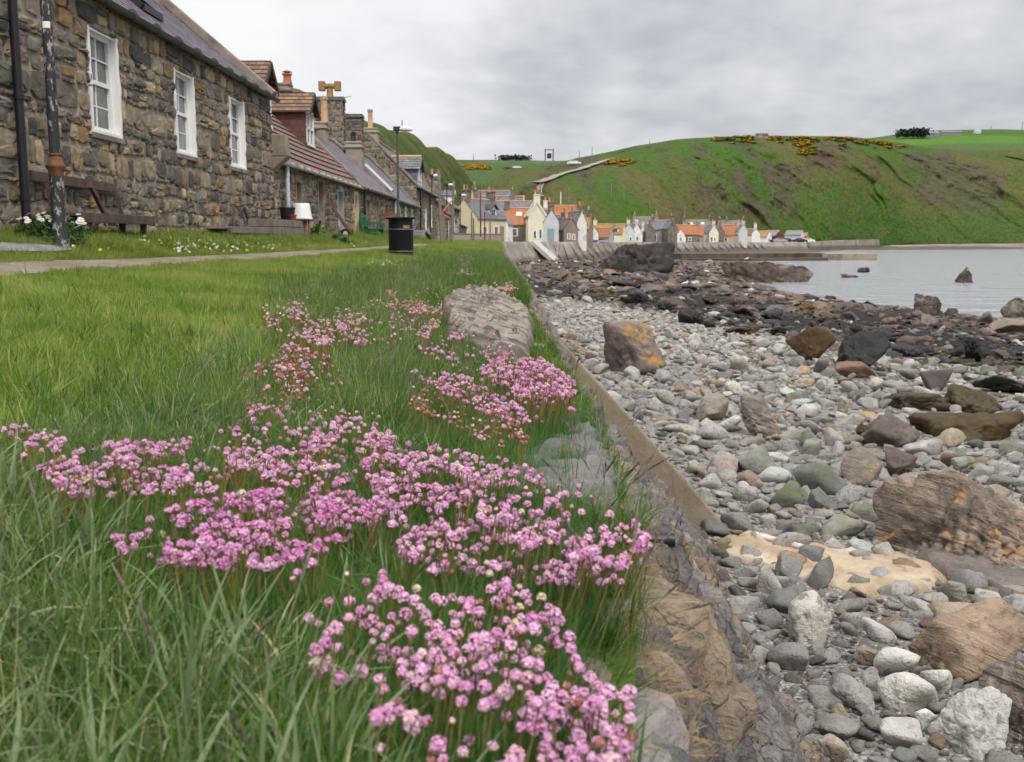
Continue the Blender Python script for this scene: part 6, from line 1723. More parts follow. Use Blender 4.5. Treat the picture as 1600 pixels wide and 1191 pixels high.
B_("tide_rock", "half seen rock rising from water at the photo's edge", "rock", 1592, 497, 60, 32, S_tide, 426, .8, 0, None, 9, 9, .12, 2, .03, 6, (.3, 0, 1), .2, 5, sink=.1, z=SEA)
B_("tide_rock", "small flat rock awash off the long low weed-capped rock", "rock", 1329, 434, 34, 6, S_tide, 427, .8, 0, None, 9, 9, .12, 2, .0, 6, (.3, 0, 1), .2, 4, sink=.2, z=SEA)
B_("tide_rock", "small jagged dark reef just awash beyond the flat one", "rock", 1353, 426, 32, 8, S_black, 428, .8, 0, None, 9, 9, .2, 2.6, .0, 6, (.3, 0, 1), .25, 4, sink=.2, z=SEA)
B_("tide_rock", "brown rounded rock pair's larger one at the water's edge", "rock", 1570, 520, 70, 24, S_plat, 429, .7, 0, None, 9, 8, .1, 1.8, .03, 5, (.3, 0, 1), .1, 5)
B_("tide_rock", "smaller brown rock beside the larger rounded one at water's edge", "rock", 1542, 505, 32, 18, S_plat, 430, .8, 0, None, 9, 8, .1, 1.8, .03, 5, (.3, 0, 1), .1, 4)
B_("ledge_rock", "ragged black ledge of weedy rock right of the shaggy boulder", "rock", 1570, 615, 120, 34, S_black, 431, .6, 0, None, 14, 8, .16, 2.4, .08, 8, (.4, 0, 1), .2, 5)
# sandy bedrock slab at the wall foot, the plastic pipe and a dark slab beyond
def slab(name, label, pts, h, mat, seed, dz=0.0, gf=None, terr=0):
    Pw = [on_beach(u, v) if gf is None else at_surf(u, v, gf, dz) for u, v in pts]; c = sum(Pw, Vector()) / len(Pw)
    ring = np.array([(p.x - c.x, p.y - c.y) for p in Pw])
    # resample
    k = 96; seg = np.linalg.norm(np.roll(ring, -1, 0) - ring, axis=1); L = np.r_[0, np.cumsum(seg)]; tt = np.linspace(0, L[-1], k, endpoint=False)
    rx = np.interp(tt, L, np.r_[ring[:, 0], ring[0, 0]]); ry = np.interp(tt, L, np.r_[ring[:, 1], ring[0, 1]])
    V = []; F = []; rows = 22
    for i in range(rows):
        f = i / (rows - 1); rr = 1 - f
        for j in range(k):
            x, y = rx[j] * rr, ry[j] * rr
            wob = 1 + .14 * float(fbm2(j * .35 + seed, 0, seed)[0]) * (rr > .3)
            V.append([x * wob, y * wob, 0])
    V = np.array(V); V[:, 0] += .05 * fbm2(V[:, 0] * 5, V[:, 1] * 5, seed + 7, 4); V[:, 1] += .05 * fbm2(V[:, 0] * 5 + 9, V[:, 1] * 5, seed + 8, 4); f = np.repeat(np.linspace(0, 1, rows), k)
    nz = fbm2(V[:, 0] * 2.2, V[:, 1] * 2.2, seed, 5); nf = fbm2(V[:, 0] * 9, V[:, 1] * 9, seed + 1, 4)
    zb_ = np.array([(beach_z if gf is None else gf)(x + c.x, y + c.y) for x, y in V[:, :2]]) - c.z
    V[:, 2] = zb_ + h * sstep(0, .16, f) * (1 + .7 * nz) + .045 * nf - .12 * (f == 0)
    if terr:
        q = (V[:, 0] * .35 - V[:, 1] * .8) * terr + nz * 1.6; fr = q - np.floor(q); V[:, 2] += h * .55 * sstep(0, .1, f) * (np.clip(fr * 6, 0, 1) - fr - .3)
    for i in range(rows - 1):
        for j in range(k): F.append((i * k + j, i * k + (j + 1) % k, (i + 1) * k + (j + 1) % k, (i + 1) * k + j))
    o = link(name, mesh_from(name, V, F, smooth=True), mat); o.location = c
    tag(o, label, "rock slab")
    if gf is None: PLACED.append((c.x, c.y, .24 * float(np.min(np.ptp(ring, axis=0)))))
    return o, Pw
M_sand = stone_mat("sandy_bedrock", (.34, .245, .145), (.50, .39, .26), .0, .12, 0, None, sc=1.2, use_rand=False)
def sandmat():
    m, nt, b = new_mat("sandy_slab"); n = N(nt); v = n.coord("Position")
    f = n.noise(v, 2.2, 8, .65, .4); g = n.noise(v, 1.1, 5, .6)
    col = n.ramp(f, [(.3, (.30, .215, .13)), (.5, (.42, .32, .21)), (.66, (.52, .43, .31))])
    col = n.mix(n.mapr(g, .60, .68, 0, .8), col, (.60, .56, .52)); col = n.mix(n.mapr(n.noise(v, 4, 5), .62, .7, 0, .6), col, (.17, .14, .11))
    n.put(b.inputs["Base Color"], col); b.inputs["Roughness"].default_value = .95
    n.put(b.inputs["Normal"], n.bump(n.noise(v, 14, 8, .7), .8, .04)); return m
slab("sandstone_slab", "flat sandy-orange rock slab at the foot of concrete buttress", [(1118, 846), (1180, 836), (1250, 850), (1330, 862), (1420, 872), (1480, 890), (1490, 912), (1440, 930), (1380, 938), (1320, 925), (1250, 905), (1190, 890), (1130, 872)], .055, sandmat(), 61)
slab("dark_slab", "flat grey-brown rock slab between sandy slab and banded outcrop", [(1420, 866), (1500, 880), (1600, 905), (1680, 940), (1600, 955), (1520, 925), (1450, 895)], .10, stone_mat("grey_brown_slab", (.12, .10, .085), (.21, .18, .155), .3, .2, sc=1.2, use_rand=False), 62)
slab("layered_rock", "pale layered rock slab crowning the wall above the concrete buttress", [(690, 478), (708, 462), (745, 453), (795, 470), (832, 492), (838, 525), (826, 556), (790, 560), (740, 540), (700, 512)], .12, stone_mat("layered_pale_rock", (.17, .142, .112), (.32, .275, .22), .6, .0, sc=2.0, use_rand=False, band=.9), 63, .06, zg, 3.4)
slab("wall_top_stone", "flat grey flagstones capping the wall between two pink flower clumps", [(770, 745), (800, 690), (850, 662), (905, 640), (948, 690), (978, 752), (960, 782), (880, 784), (800, 775)], .05, M_cope, 64, .03, zg, 3.2)
pA, pB = on_beach(1176, 846), on_beach(1256, 868)
pp = thing("plastic_pipe", "pinkish white plastic pipe lying across the sandy slab", "pipe", pA)
b = MB(); q = pB - pA; up = Vector((0, 0, .07)); b.tube([up, q * .35 + up * .95, q * .7 + up, q + up], .026, 14); b.build("pipe_tube", plain("pink_white_plastic", (.78, .70, .67), .45, .08, 4, .05, dirt=(.68, .46, .40)), pp, smooth=True)
b = MB(); b.tube([q * .62 + up * 1.0, q * .67 + up * 1.0], .030, 14); b.build("pipe_joint", plain("pink_joint", (.66, .45, .40), .5, .05, 4, 0), pp, smooth=True)

# low black weed-hung rocks strung across the beach
for i, (u, v, w_, h_) in enumerate(((940, 462, 74, 18), (1000, 476, 56, 22), (1040, 486, 44, 16), (1086, 507, 60, 24), (1162, 523, 64, 18), (1165, 495, 56, 15), (1106, 513, 26, 16), (1214, 523, 36, 16), (925, 441, 94, 14), (1050, 462, 70, 14), (1120, 478, 60, 16), (1210, 500, 50, 18), (1265, 488, 60, 14), (985, 450, 60, 12), (1420, 560, 70, 22), (1250, 470, 64, 12), (1340, 520, 50, 14), (1075, 440, 60, 10))):
    boulder("weed_rock", "low ragged black rock hung with weed in the dark band across the beach", "rock", u, v, w_, h_, S_black if i % 4 else S_weed, 450 + i, .8, i * 37, "black weed-hung rocks", 12, 9, .2, 2.4, 0, 5, (0, 0, 1), .4, 4, sink=.3)
for i, nm in enumerate(WS_N): bpy.data.objects[nm].data.materials.append([S_mid, S_dark, S_tan, M_cope, M_copeb, S_dark][(i * 7) % 6])
# ---- hand-placed stones, each told apart
def hs(label, u, vb, wpx, hpx, mat, seed, **kw):
    kw.setdefault("sub", 4); kw.setdefault("planes", 14); kw.setdefault("jag", .04); kw.setdefault("rough", .06)
    return boulder("beach_stone", label, "stone", u, vb, wpx, hpx, mat, seed, group="stones on the beach", **kw)
hs("pale stone netted with dark cracks in the shingle by the wall", 1258, 1012, 108, 84, S_pale, 501, rz=20, jag=.12)
hs("smooth dark grey stone with a straight top edge beside cracked pale stone", 1238, 1052, 82, 52, S_dark, 502, soft=14, planes=8)
hs("long dark grey stone lying under the sandy slab", 1218, 962, 82, 40, S_dark, 503, rz=-15, tilt=10)
hs("upright grey stone with dark speckles near the wall foot", 1198, 932, 44, 52, S_mid, 504)
hs("blocky dark stone leaning on the upright speckled one", 1228, 912, 56, 48, S_dark, 505, planes=8, soft=14)
hs("dark pitted stone sitting on the sandy slab by the pipe", 1266, 884, 46, 32, S_dark, 506, sink=.1)
hs("pale rounded stone resting at the slab's far edge", 1381, 878, 42, 30, S_pale, 507, sink=.1)
hs("greenish grey round stone behind the flat-faced brown boulder", 1490, 944, 52, 40, S_green, 508, sink=.1)
hs("long pale cylinder-shaped stone pointing down the beach", 1366, 1004, 70, 38, S_pale, 509, rz=-30, depth=.5, soft=5)
hs("big round pale stone dotted with dark lichen", 1388, 1062, 88, 62, S_pale, 510, soft=5)
hs("largest pale dome below the round dotted stone", 1415, 1118, 110, 72, S_pale, 511, soft=6)
hs("pale flattish stone wedged above the split boulder", 1460, 1082, 76, 44, S_pale, 512, soft=7)
hs("bright white angular stone near the bottom of the beach", 1441, 1148, 50, 56, S_white, 513, planes=9, soft=14)
hs("pale mint-green stone at the very bottom of the beach", 1520, 1190, 48, 46, S_white, 514, planes=9, soft=10)
hs("wide speckled stone with a dark underside near the bottom", 1402, 1172, 78, 42, S_mid, 515, soft=6)
hs("dark slaty ledge pointing out of the shingle", 1310, 1160, 80, 40, S_dark, 516, rz=20, strata=.08)
hs("mottled brown and white stone at the photo's bottom edge", 1300, 1196, 62, 40, S_tan, 517)
hs("ochre edged stone left of the round dotted stone", 1345, 1042, 48, 34, S_tan, 518)
hs("small warm tan stone in the lower shingle", 1313, 1124, 30, 28, S_tan, 519)
hs("grey cracked boulder half buried in shingle", 1330, 1112, 70, 52, S_mid, 520, jag=.1)
hs("long grey-green boulder pointing towards the smooth brown dome", 1282, 774, 108, 54, S_green, 521, rz=-24, depth=.5, tilt=10)
hs("dark grey wedge beside the long grey-green boulder", 1282, 798, 62, 46, S_dark, 522, planes=8, soft=14)
hs("squared greenish boulder in front of the dark grey wedge", 1228, 796, 58, 48, S_green, 523, planes=8, soft=12)
hs("brown topped oval boulder left of the squared greenish one", 1178, 765, 56, 38, S_tan, 524)
hs("angular tan boulder nearest the concrete buttress", 1130, 740, 54, 42, S_tan, 525, planes=8, soft=12)
hs("long grey-green slab stone above the oval boulder", 1180, 742, 66, 48, S_green, 526, rz=-20)
hs("low grey stone with a dark cracked side by the buttress", 1160, 785, 52, 32, S_mid, 527)
hs("pale oval stone in gravel next to the buttress foot", 1182, 806, 48, 26, S_pale, 528, soft=5)
hs("egg shaped pale stone below the pale oval", 1200, 822, 32, 22, S_pale, 529, soft=5)
hs("pale olive stone on gravel beyond the slab", 1250, 848, 42, 28, S_green, 530, soft=6)
hs("broad olive-grey flat stone beyond the slab by the outcrop", 1312, 840, 84, 32, S_green, 531, soft=7)
hs("grey-green flat stone resting against the banded outcrop", 1362, 818, 62, 26, S_green, 532)
hs("dark shale lump half sunk between slab and gravel", 1202, 846, 44, 22, S_dark, 533)
hs("olive boulder standing right of the smooth dome", 1472, 742, 52, 26, S_green, 534)
hs("moss tinted stone among pebbles above the banded outcrop", 1560, 770, 56, 36, S_green, 535)
hs("rounded green-topped stone near the seaweed bank", 1500, 738, 48, 30, S_green, 536)
hs("pale olive rounded stone uphill from the long slab stone", 1268, 712, 40, 28, S_green, 537)
hs("grey dome stone uphill from the pale olive one", 1297, 697, 44, 30, S_mid, 538)
hs("pink-brown stone in the shingle right of the lichen boulder", 1096, 575, 30, 20, S_tan, 539)
hs("round green stone near the rust-faced boulder", 1202, 570, 28, 22, S_green, 540)
hs("tan angular stone uphill of the rust-faced boulder", 1152, 580, 36, 24, S_tan, 541)
hs("green and ochre stone standing before the seaweed mounds", 1342, 632, 26, 30, S_green, 542, planes=8, soft=14)
hs("dark bluish cube-like stone next to the green and ochre one", 1366, 628, 24, 24, S_dark, 543, planes=8)
hs("long pale stone on brown ledges behind the weed-draped boulder", 1364, 537, 26, 9, S_pale, 544)
hs("grey veined boulder at the right edge above the split boulder", 1585, 965, 50, 42, S_mid, 545, jag=.1)
hs("pale oblong stone right of the greenish round stone", 1544, 962, 46, 38, S_pale, 546, rz=-30, soft=6)
hs("rusty stone with white crust beyond the round dotted stone", 1478, 968, 70, 28, S_tan, 547, place=False)

# ---- the rest of the stones: packed over the shingle, large ones first
GRID = {}
def put(x, y, r, f=.64):
    cs_ = .35; gx, gy = int(x // cs_), int(y // cs_); k = int(math.ceil((r + .5) / cs_))
    k = min(k, 3)
    for a in range(gx - k, gx + k + 1):
        for b_ in range(gy - k, gy + k + 1):
            for (px, py, pr) in GRID.get((a, b_), ()):
                if (px - x) ** 2 + (py - y) ** 2 < ((pr + r) * f) ** 2: return False
    GRID.setdefault((gx, gy), []).append((x, y, r)); return True
BIG = [p for p in PLACED if p[2] > .45]
for p in PLACED:
    if p[2] <= .45: GRID.setdefault((int(p[0] // .35), int(p[1] // .35)), []).append(p)
def blocked(x, y, r):
    return any((x - p[0]) ** 2 + (y - p[1]) ** 2 < (p[2] + r * .5) ** 2 for p in BIG)
rg = random.Random(5)
STONES = []
def fill(ya, yb, rlist, smax=None):
    for (r0, cnt) in rlist:
        for _ in range(cnt):
            y = math.sqrt(rg.uniform(ya * ya, yb * yb)) if yb < 40 else rg.uniform(ya, yb)
            xl = float(FOOT(y)) - .1; xr_ = .53 * y + .4
            if xr_ < xl: continue
            x = rg.uniform(xl, xr_)
            if r0 > .2 and y > 30 and y - float(zshift(x, y)) < 26: continue
            if y > 30 and zb(x, y) < SEA + .02: continue
            r = r0 * rg.uniform(.75, 1.3)
            if blocked(x, y, r): continue
            if put(x, y, r): STONES.append((x, y, r))
fill(3.9, 7.5, [(.17, 190), (.12, 720), (.08, 2200), (.052, 4200), (.032, 9000), (.020, 8000)])
fill(7.5, 13, [(.24, 200), (.16, 850), (.11, 2900), (.07, 6000), (.045, 10000), (.028, 6000)])
fill(13, 30, [(.32, 240), (.22, 1000), (.15, 3600), (.10, 9000), (.065, 9000)])
fill(30, 48, [(.4, 90), (.28, 300), (.18, 900), (.12, 2500)])
fill(100, 150, [(.7, 120), (.45, 900), (.32, 2600)])
fill(48, 100, [(.8, 80), (.5, 260), (.34, 900), (.22, 4200), (.15, 5000)])
# stone shapes shared by the copies
def shape(seed, kind, sub=3):
    r_ = np.random.default_rng(seed)
    if kind == "round": V, F = rock(seed, sub, 10, (1, r_.uniform(.7, .95), r_.uniform(.55, .8)), 4.5, .05, 1.1, 0, 5, (0, 0, 1), .0)
    elif kind == "block": V, F = rock(seed, sub, 8, (1, r_.uniform(.6, .9), r_.uniform(.5, .75)), 15, .06, 1.4, 0, 5, (0, 0, 1), .05)
    elif kind == "long": V, F = rock(seed, sub, 9, (1.25, .6, .5), 8, .06, 1.3, .02, 4, (0, .3, 1), .03)
    else: V, F = rock(seed, sub, 12, (1.2, .9, r_.uniform(.35, .6)), 9, .14, 2.0, .02, 5, (.3, 0, 1), .12)
    return V, F
SHAPES = [shape(600 + i, k) for i, k in enumerate(["round"] * 5 + ["block"] * 6 + ["long"] * 4)]
LEDGE = [shape(640 + i, "ledge") for i in range(7)]
MATS = dict(pale=S_pale, mid=S_mid, dark=S_dark, tan=S_tan, green=S_green, rust=S_rust, brown=S_brown, black=S_black, plat=S_plat, weed=S_weed, white=S_white)
SMESH = {}
def smesh(k, si, led=False):
    key = (k, si, led)
    if key not in SMESH:
        V, F = (LEDGE if led else SHAPES)[si]
        me = mesh_from("beach_stone", V, F, smooth=True); me.materials.append(MATS[k]); SMESH[key] = me
    return SMESH[key]
NV = fbm2(np.array([s[0] for s in STONES]) * .3, np.array([s[1] for s in STONES]) * .3, 71, 3)
NG = fbm2(np.array([s[0] for s in STONES]) * .16 + 3, np.array([s[1] for s in STONES]) * .16, 44, 4)
recs = []
for i, (x, y, r) in enumerate(STONES):
    yy = y + 5 * NV[i] - float(zshift(x, y))
    q = rg.random()
    led = False
    if yy < 27:
        near = q
        wet = min(1, max(0, (x - 4.0) / 6.0)) * min(1, max(0, (y - 9) / 6))
        if rg.random() < wet * .62: k = "green" if rg.random() < .52 else ("brown" if rg.random() < .3 else "mid")
        elif q < .40: k = "pale"
        elif q < .72: k = "mid"
        elif q < .79: k = "dark"
        elif q < .93: k = "tan"
        elif q < .97: k = "white"
        else: k = "green"
    elif yy < 44:
        k = "black" if q < .55 else ("brown" if q < .70 else ("weed" if q < .90 else ("mid" if q < .95 else "green"))); led = k in ("black", "weed", "brown")
    else:
        k = "plat" if q < .42 else ("brown" if q < .68 else ("black" if q < .96 else "pale")); led = k != "pale"
    recs.append((x, y, r, k, rg.randrange(len(LEDGE) if led else len(SHAPES)), led, rg.uniform(0, 6.283), rg.gauss(0, .16), rg.gauss(0, .16)))
def seen(x, y, r):
    z = beach_z(x, y) if y < 100 else zb(x, y)
    u, v = to_px((x, y, z + r * .4))
    if not (-5 < u < 1605 and 380 < v < 1200): return 0
    return r / y
sc_ = [(seen(a[0], a[1], a[2]), i) for i, a in enumerate(recs)]
# which are hidden behind the sea wall: the wall edge seen from the viewpoint
sc_.sort(reverse=True)
n_hand = sum(1 for o in COL.objects if o.name.startswith("beach_stone"))
pick = set(i for s, i in sc_[:292 - n_hand] if s > 0)
WORDS = dict(pale="pale grey", mid="mid grey", dark="dark slate-grey", tan="tan", green="green-tinged", rust="rusty", brown="wet brown", black="black weedy", plat="reddish ledge", weed="seaweed draped", white="whitish")
def where(x, y):
    if x - FOOT(y) < .45: return "along the foot of the rubble sea wall" if y < 9 else "beyond the buttress along the wall's foot"
    if y < 6.6: return "in the lower shingle round the split boulder"
    if y < 8.4: return "just below the sandy slab"
    if y < 10.5: return "between buttress, sandy slab and banded outcrop"
    if y < 14: return "among the grey-green boulders of mid beach"
    if y < 22: return "on the shingle in front of the lichen boulder's level" if x < 5 else "around the seaweed mounds and grooved boulder"
    if y < 36: return "beyond the lichen boulder where seaweed begins"
    return "out on the brown rock ledges by the water"
from collections import Counter
mix_pts = {"pts": [], "rot": [], "scl": [], "key": []}
for i, (x, y, r, k, si, led, rz, tx, ty) in enumerate(recs):
    z = beach_z(x, y)
    V = (LEDGE if led else SHAPES)[si][0]
    hz = np.abs(V[:, 2]).max() * r
    zc = z + hz * (.45 if not led else .05)
    s = r * (1.0 if not led else 1.25)
    if i in pick:
        o = link("beach_stone", smesh(k, si, led)); o.location = (x, y, zc); o.rotation_euler = (tx, ty, rz); o.scale = (s, s, s)
        form = "ledge" if led else ("rounded" if si < 5 else ("blocky" if si < 11 else "long"))
        lab = f"{WORDS[k]} {form} stone {where(x, y)}"
        if form == "ledge": lab = f"{WORDS[k]} flat stone {where(x, y)}".replace("ledge flat", "flat")
        tag(o, lab, "stone", "stones on the beach")
    else:
        mix_pts["pts"].append((x, y, zc)); mix_pts["rot"].append((tx, ty, rz)); mix_pts["scl"].append((s, s, s)); mix_pts["key"].append((k, si, led))

def scatter(name, pts, rots, scls, idx, meshes, kind="stuff", parent=None):
    """one object that carries many instances of a few meshes (geometry nodes)"""
    me = bpy.data.meshes.new(name); me.vertices.add(len(pts)); me.vertices.foreach_set("co", np.asarray(pts, np.float32).ravel())
    a = me.attributes.new("rot", 'FLOAT_VECTOR', 'POINT'); a.data.foreach_set("vector", np.asarray(rots, np.float32).ravel())
    a = me.attributes.new("scl", 'FLOAT_VECTOR', 'POINT'); a.data.foreach_set("vector", np.asarray(scls, np.float32).ravel())
    a = me.attributes.new("idx", 'INT', 'POINT'); a.data.foreach_set("value", np.asarray(idx, np.int32))
    me.update()
    col = bpy.data.collections.new(name + "_shapes")
    for i, m in enumerate(meshes):
        col.objects.link(bpy.data.objects.new(f"{name}_shape_{i:03d}", m))
    ng = bpy.data.node_groups.new(name + "_scatter", "GeometryNodeTree")
    ng.interface.new_socket("Geometry", in_out='INPUT', socket_type='NodeSocketGeometry'); ng.interface.new_socket("Geometry", in_out='OUTPUT', socket_type='NodeSocketGeometry')
    gi = ng.nodes.new("NodeGroupInput"); go = ng.nodes.new("NodeGroupOutput")
    ci = ng.nodes.new("GeometryNodeCollectionInfo"); ci.inputs["Collection"].default_value = col; ci.inputs["Separate Children"].default_value = True; ci.inputs["Reset Children"].default_value = True
    ip = ng.nodes.new("GeometryNodeInstanceOnPoints"); ip.inputs["Pick Instance"].default_value = True
    def na(nm, t):
        q = ng.nodes.new("GeometryNodeInputNamedAttribute"); q.data_type = t; q.inputs["Name"].default_value = nm; return q.outputs["Attribute"]
    er = ng.nodes.new("FunctionNodeEulerToRotation"); ng.links.new(na("rot", 'FLOAT_VECTOR'), er.inputs[0])
    ng.links.new(gi.outputs[0], ip.inputs["Points"]); ng.links.new(ci.outputs[0], ip.inputs["Instance"]); ng.links.new(na("idx", 'INT'), ip.inputs["Instance Index"])
    ng.links.new(er.outputs[0], ip.inputs["Rotation"]); ng.links.new(na("scl", 'FLOAT_VECTOR'), ip.inputs["Scale"]); ng.links.new(ip.outputs[0], go.inputs[0])
    o = link(name, me, None, parent)
    md = o.modifiers.new("scatter", 'NODES'); md.node_group = ng
    if kind: o["kind"] = kind
    return o
keys = sorted(set(mix_pts["key"])); ki = {k: i for i, k in enumerate(keys)}
pm_ = [smesh(*k) for k in keys]
scatter("pebbles", mix_pts["pts"], mix_pts["rot"], mix_pts["scl"], [ki[k] for k in mix_pts["key"]], pm_)
# gulls on the wrack
M_gullw = plain("gull_white", (.80, .80, .78), .8, .02, 3, 0); M_gullg = plain("gull_grey", (.36, .38, .41), .8, .04, 3, 0)
def gull(u, v, rz, label, z=None):
    p = on_beach(u, v) if z is None else at_z(u, v, z)
    t = thing("gull", label, "gull", p, R(rz), "gulls on the shore")
    b = MB(); pts = [(-.20, 0, .17), (-.15, 0, .19), (-.05, 0, .20), (.06, 0, .215), (.12, 0, .235), (.145, 0, .28), (.165, 0, .315), (.19, 0, .318), (.215, 0, .308), (.245, 0, .30)]
    b.tube(pts, [.012, .04, .072, .078, .06, .043, .042, .036, .018, .006], 12); b.V = [(x, y * .85, z_) for x, y, z_ in b.V]; b.build("body", M_gullw, t, smooth=True)
    for s in (-1, 1):
        w_ = MB(); w_.tube([(.10, s * .055, .235), (.02, s * .068, .225), (-.10, s * .055, .205), (-.25, s * .02, .185)], [.02, .04, .034, .006], 8); w_.build("wing", M_gullg, t, smooth=True)
        l = MB(); l.tube([(.0, s * .028, .15), (.0, s * .03, .0), (.05, s * .03, -.004)], .007, 6); l.build("leg", M_tancl, t)
gull(1070, 448.5, 20, "white gull standing on dark wrack, left of a pair")
gull(1085, 448, 200, "white gull with head turned, right of a pair on dark wrack")
gull(1166, 408, 0, "lone gull perched on top of the long weed-capped rock", z=-2.35)
# ================================================================== thrift in flower
def petal_mat(name, c, c2, rough=.7):
    m, nt, b = new_mat(name); n = N(nt)
    g = n.mk("ShaderNodeNewGeometry"); r = n.objinfo("Random"); isl = g.outputs["Random Per Island"]
    f = n.math('ADD', n.math('MULTIPLY', r, .65), n.math('MULTIPLY', isl, .35))
    col = n.ramp(f, [(.15, c), (.85, c2)])
    n.put(b.inputs["Base Color"], col); b.inputs["Roughness"].default_value = rough; b.inputs["Specular IOR Level"].default_value = .2
    b.inputs["Subsurface Weight"].default_value = 0.0
    return m
M_pet = petal_mat("thrift_pink", (.60, .25, .45), (.81, .50, .68))
M_petm = petal_mat("thrift_magenta", (.59, .21, .445), (.75, .38, .60))
M_petp = petal_mat("thrift_pale_pink", (.66, .36, .46), (.80, .55, .62))
M_bud = petal_mat("thrift_bud", (.33, .125, .115), (.56, .27, .25))
M_bract = petal_mat("thrift_bract", (.27, .125, .05), (.40, .21, .085))
M_cream_h = petal_mat("thrift_faded_head", (.55, .42, .30), (.68, .56, .44))
def head_mesh(seed, full=1.0, nfl=30, rad=.0105):
    """a globe of small cupped florets over papery bracts; radius in metres. 0 = petals, 1 = bracts"""
    rg = np.random.default_rng(seed); V = []; F = []; M = []
    ga = math.pi * (3 - math.sqrt(5))
    for i in range(nfl):
        zc = 1 - (i + .5) / nfl * (1.25 * full + .15)
        if zc < -.55: break
        r_ = math.sqrt(max(0, 1 - zc * zc)); t = i * ga + rg.uniform(-.25, .25)
        d = np.array([r_ * math.cos(t), r_ * math.sin(t), zc]); d += rg.normal(0, .14, 3); d /= np.linalg.norm(d)
        a = np.cross(d, [0.3, .2, 1.0]); a /= np.linalg.norm(a); b = np.cross(d, a)
        R0 = rad * rg.uniform(.80, 1.08); s = rad * rg.uniform(.32, .54); o = len(V)
        c = d * R0 * .80; V.append(c)
        k = 5; tw = rg.uniform(0, 2)
        for j in range(k):
            th = tw + 2 * math.pi * j / k; e = a * math.cos(th) + b * math.sin(th)
            th2 = th + math.pi / k; e2 = a * math.cos(th2) + b * math.sin(th2)
            V.append(d * R0 * (1.0 + rg.uniform(-.05, .12)) + e * s); V.append(d * R0 * .90 + e2 * s * .55)
        for j in range(k):
            p0 = o + 1 + 2 * j; q0 = o + 2 + 2 * j; qm = o + 1 + (2 * j - 1) % (2 * k)
            F += [(o, qm, p0, q0)]; M += [0]
    # bracts: a shallow cup
    for j in range(9):
        t = 2 * math.pi * j / 9 + rg.uniform(-.2, .2); w_ = .45
        o = len(V)
        for (rr, zz, ww) in ((.15, -.72, .25), (.78, -.42, w_), (.80, .02 + .2 * (1 - full), .08)):
            for s in (-1, 1): V.append(np.array([rr * math.cos(t + s * ww), rr * math.sin(t + s * ww), zz]) * rad)
        F += [(o, o + 1, o + 3, o + 2), (o + 2, o + 3, o + 5, o + 4)]; M += [1, 1]
    if full < .6:        # tight bud: closed dome
        o = len(V); n_ = 8
        for (rr, zz) in ((.62, -.35), (.70, .05), (.5, .45), (.12, .68)):
            for j in range(n_): V.append(np.array([rr * math.cos(2 * math.pi * j / n_), rr * math.sin(2 * math.pi * j / n_), zz]) * rad)
        for i in range(3):
            for j in range(n_): F.append((o + i * n_ + j, o + i * n_ + (j + 1) % n_, o + (i + 1) * n_ + (j + 1) % n_, o + (i + 1) * n_ + j)); M.append(0)
    return V, F, M
HM = {}
def hmesh(col, kind, v):
    key = (col, kind, v)
    if key not in HM:
        V, F, M = head_mesh(700 + v, {"full": 1.0, "half": .75, "bud": .35}[kind], {"full": 34, "half": 22, "bud": 7}[kind], {"full": .0110, "half": .0098, "bud": .0076}[kind])
        me = mesh_from("flower_head", V, F, smooth=False); me.polygons.foreach_set("material_index", M)
        me.materials.append({"pink": M_pet, "mag": M_petm, "pale": M_petp, "bud": M_bud, "cream": M_cream_h}[col]); me.materials.append(M_bract); HM[key] = me
    return HM[key]
def blade_mat(name, c0, c1, c2, rough=.55, spec=.35, patch=1.3, trans=.0):
    m, nt, b = new_mat(name); n = N(nt)
    g = n.mk("ShaderNodeNewGeometry"); r = n.objinfo("Random"); loc = n.objinfo("Location")
    p = n.noise(loc, patch, 4, .6)
    f = n.math('ADD', n.math('ADD', n.math('MULTIPLY', g.outputs["Random Per Island"], .38), n.math('MULTIPLY', r, .17)), n.math('MULTIPLY', n.mapr(p, .3, .7), .45))
    n.put(b.inputs["Base Color"], n.ramp(f, [(.08, c0), (.45, c1), (.9, c2)])); b.inputs["Roughness"].default_value = rough; b.inputs["Specular IOR Level"].default_value = spec
    if trans > 0:
        tr = n.mk("ShaderNodeBsdfTranslucent"); n.put(tr.inputs[0], n.ramp(f, [(.08, tuple(min(1, x * 1.3) for x in c0)), (.9, tuple(min(1, x * 1.3) for x in c2))]))
        mx = n.mk("ShaderNodeMixShader"); mx.inputs[0].default_value = trans
        out = [q for q in nt.nodes if q.type == 'OUTPUT_MATERIAL'][0]
        nt.links.new(b.outputs[0], mx.inputs[1]); nt.links.new(tr.outputs[0], mx.inputs[2]); nt.links.new(mx.outputs[0], out.inputs[0])
    return m
M_lawn = blade_mat("lawn_blade", (.075, .16, .018), (.175, .285, .036), (.37, .40, .105), .7, .12, 1.1, .3)
M_lawndry = blade_mat("dry_blade", (.26, .27, .09), (.36, .33, .15), (.46, .38, .22), .7, .2, 2, .2)
M_tall = blade_mat("tall_blade", (.022, .066, .010), (.062, .135, .018), (.145, .22, .04), .6, .15, 1.8, .3)
M_broad = blade_mat("broad_blade", (.062, .112, .036), (.125, .185, .072), (.26, .31, .17), .6, .18, 2.2, .25)
M_cush = blade_mat("thrift_leaf", (.042, .13, .024), (.075, .185, .036), (.125, .235, .055), .6, .3, 3, .2)
M_seed = blade_mat("grass_seedhead", (.13, .105, .10), (.21, .18, .15), (.30, .26, .19), .8, .15, 3, .1)
M_stalk = blade_mat("thrift_stalk", (.12, .145, .04), (.21, .16, .055), (.30, .16, .055), .7, .2, 3, .1)
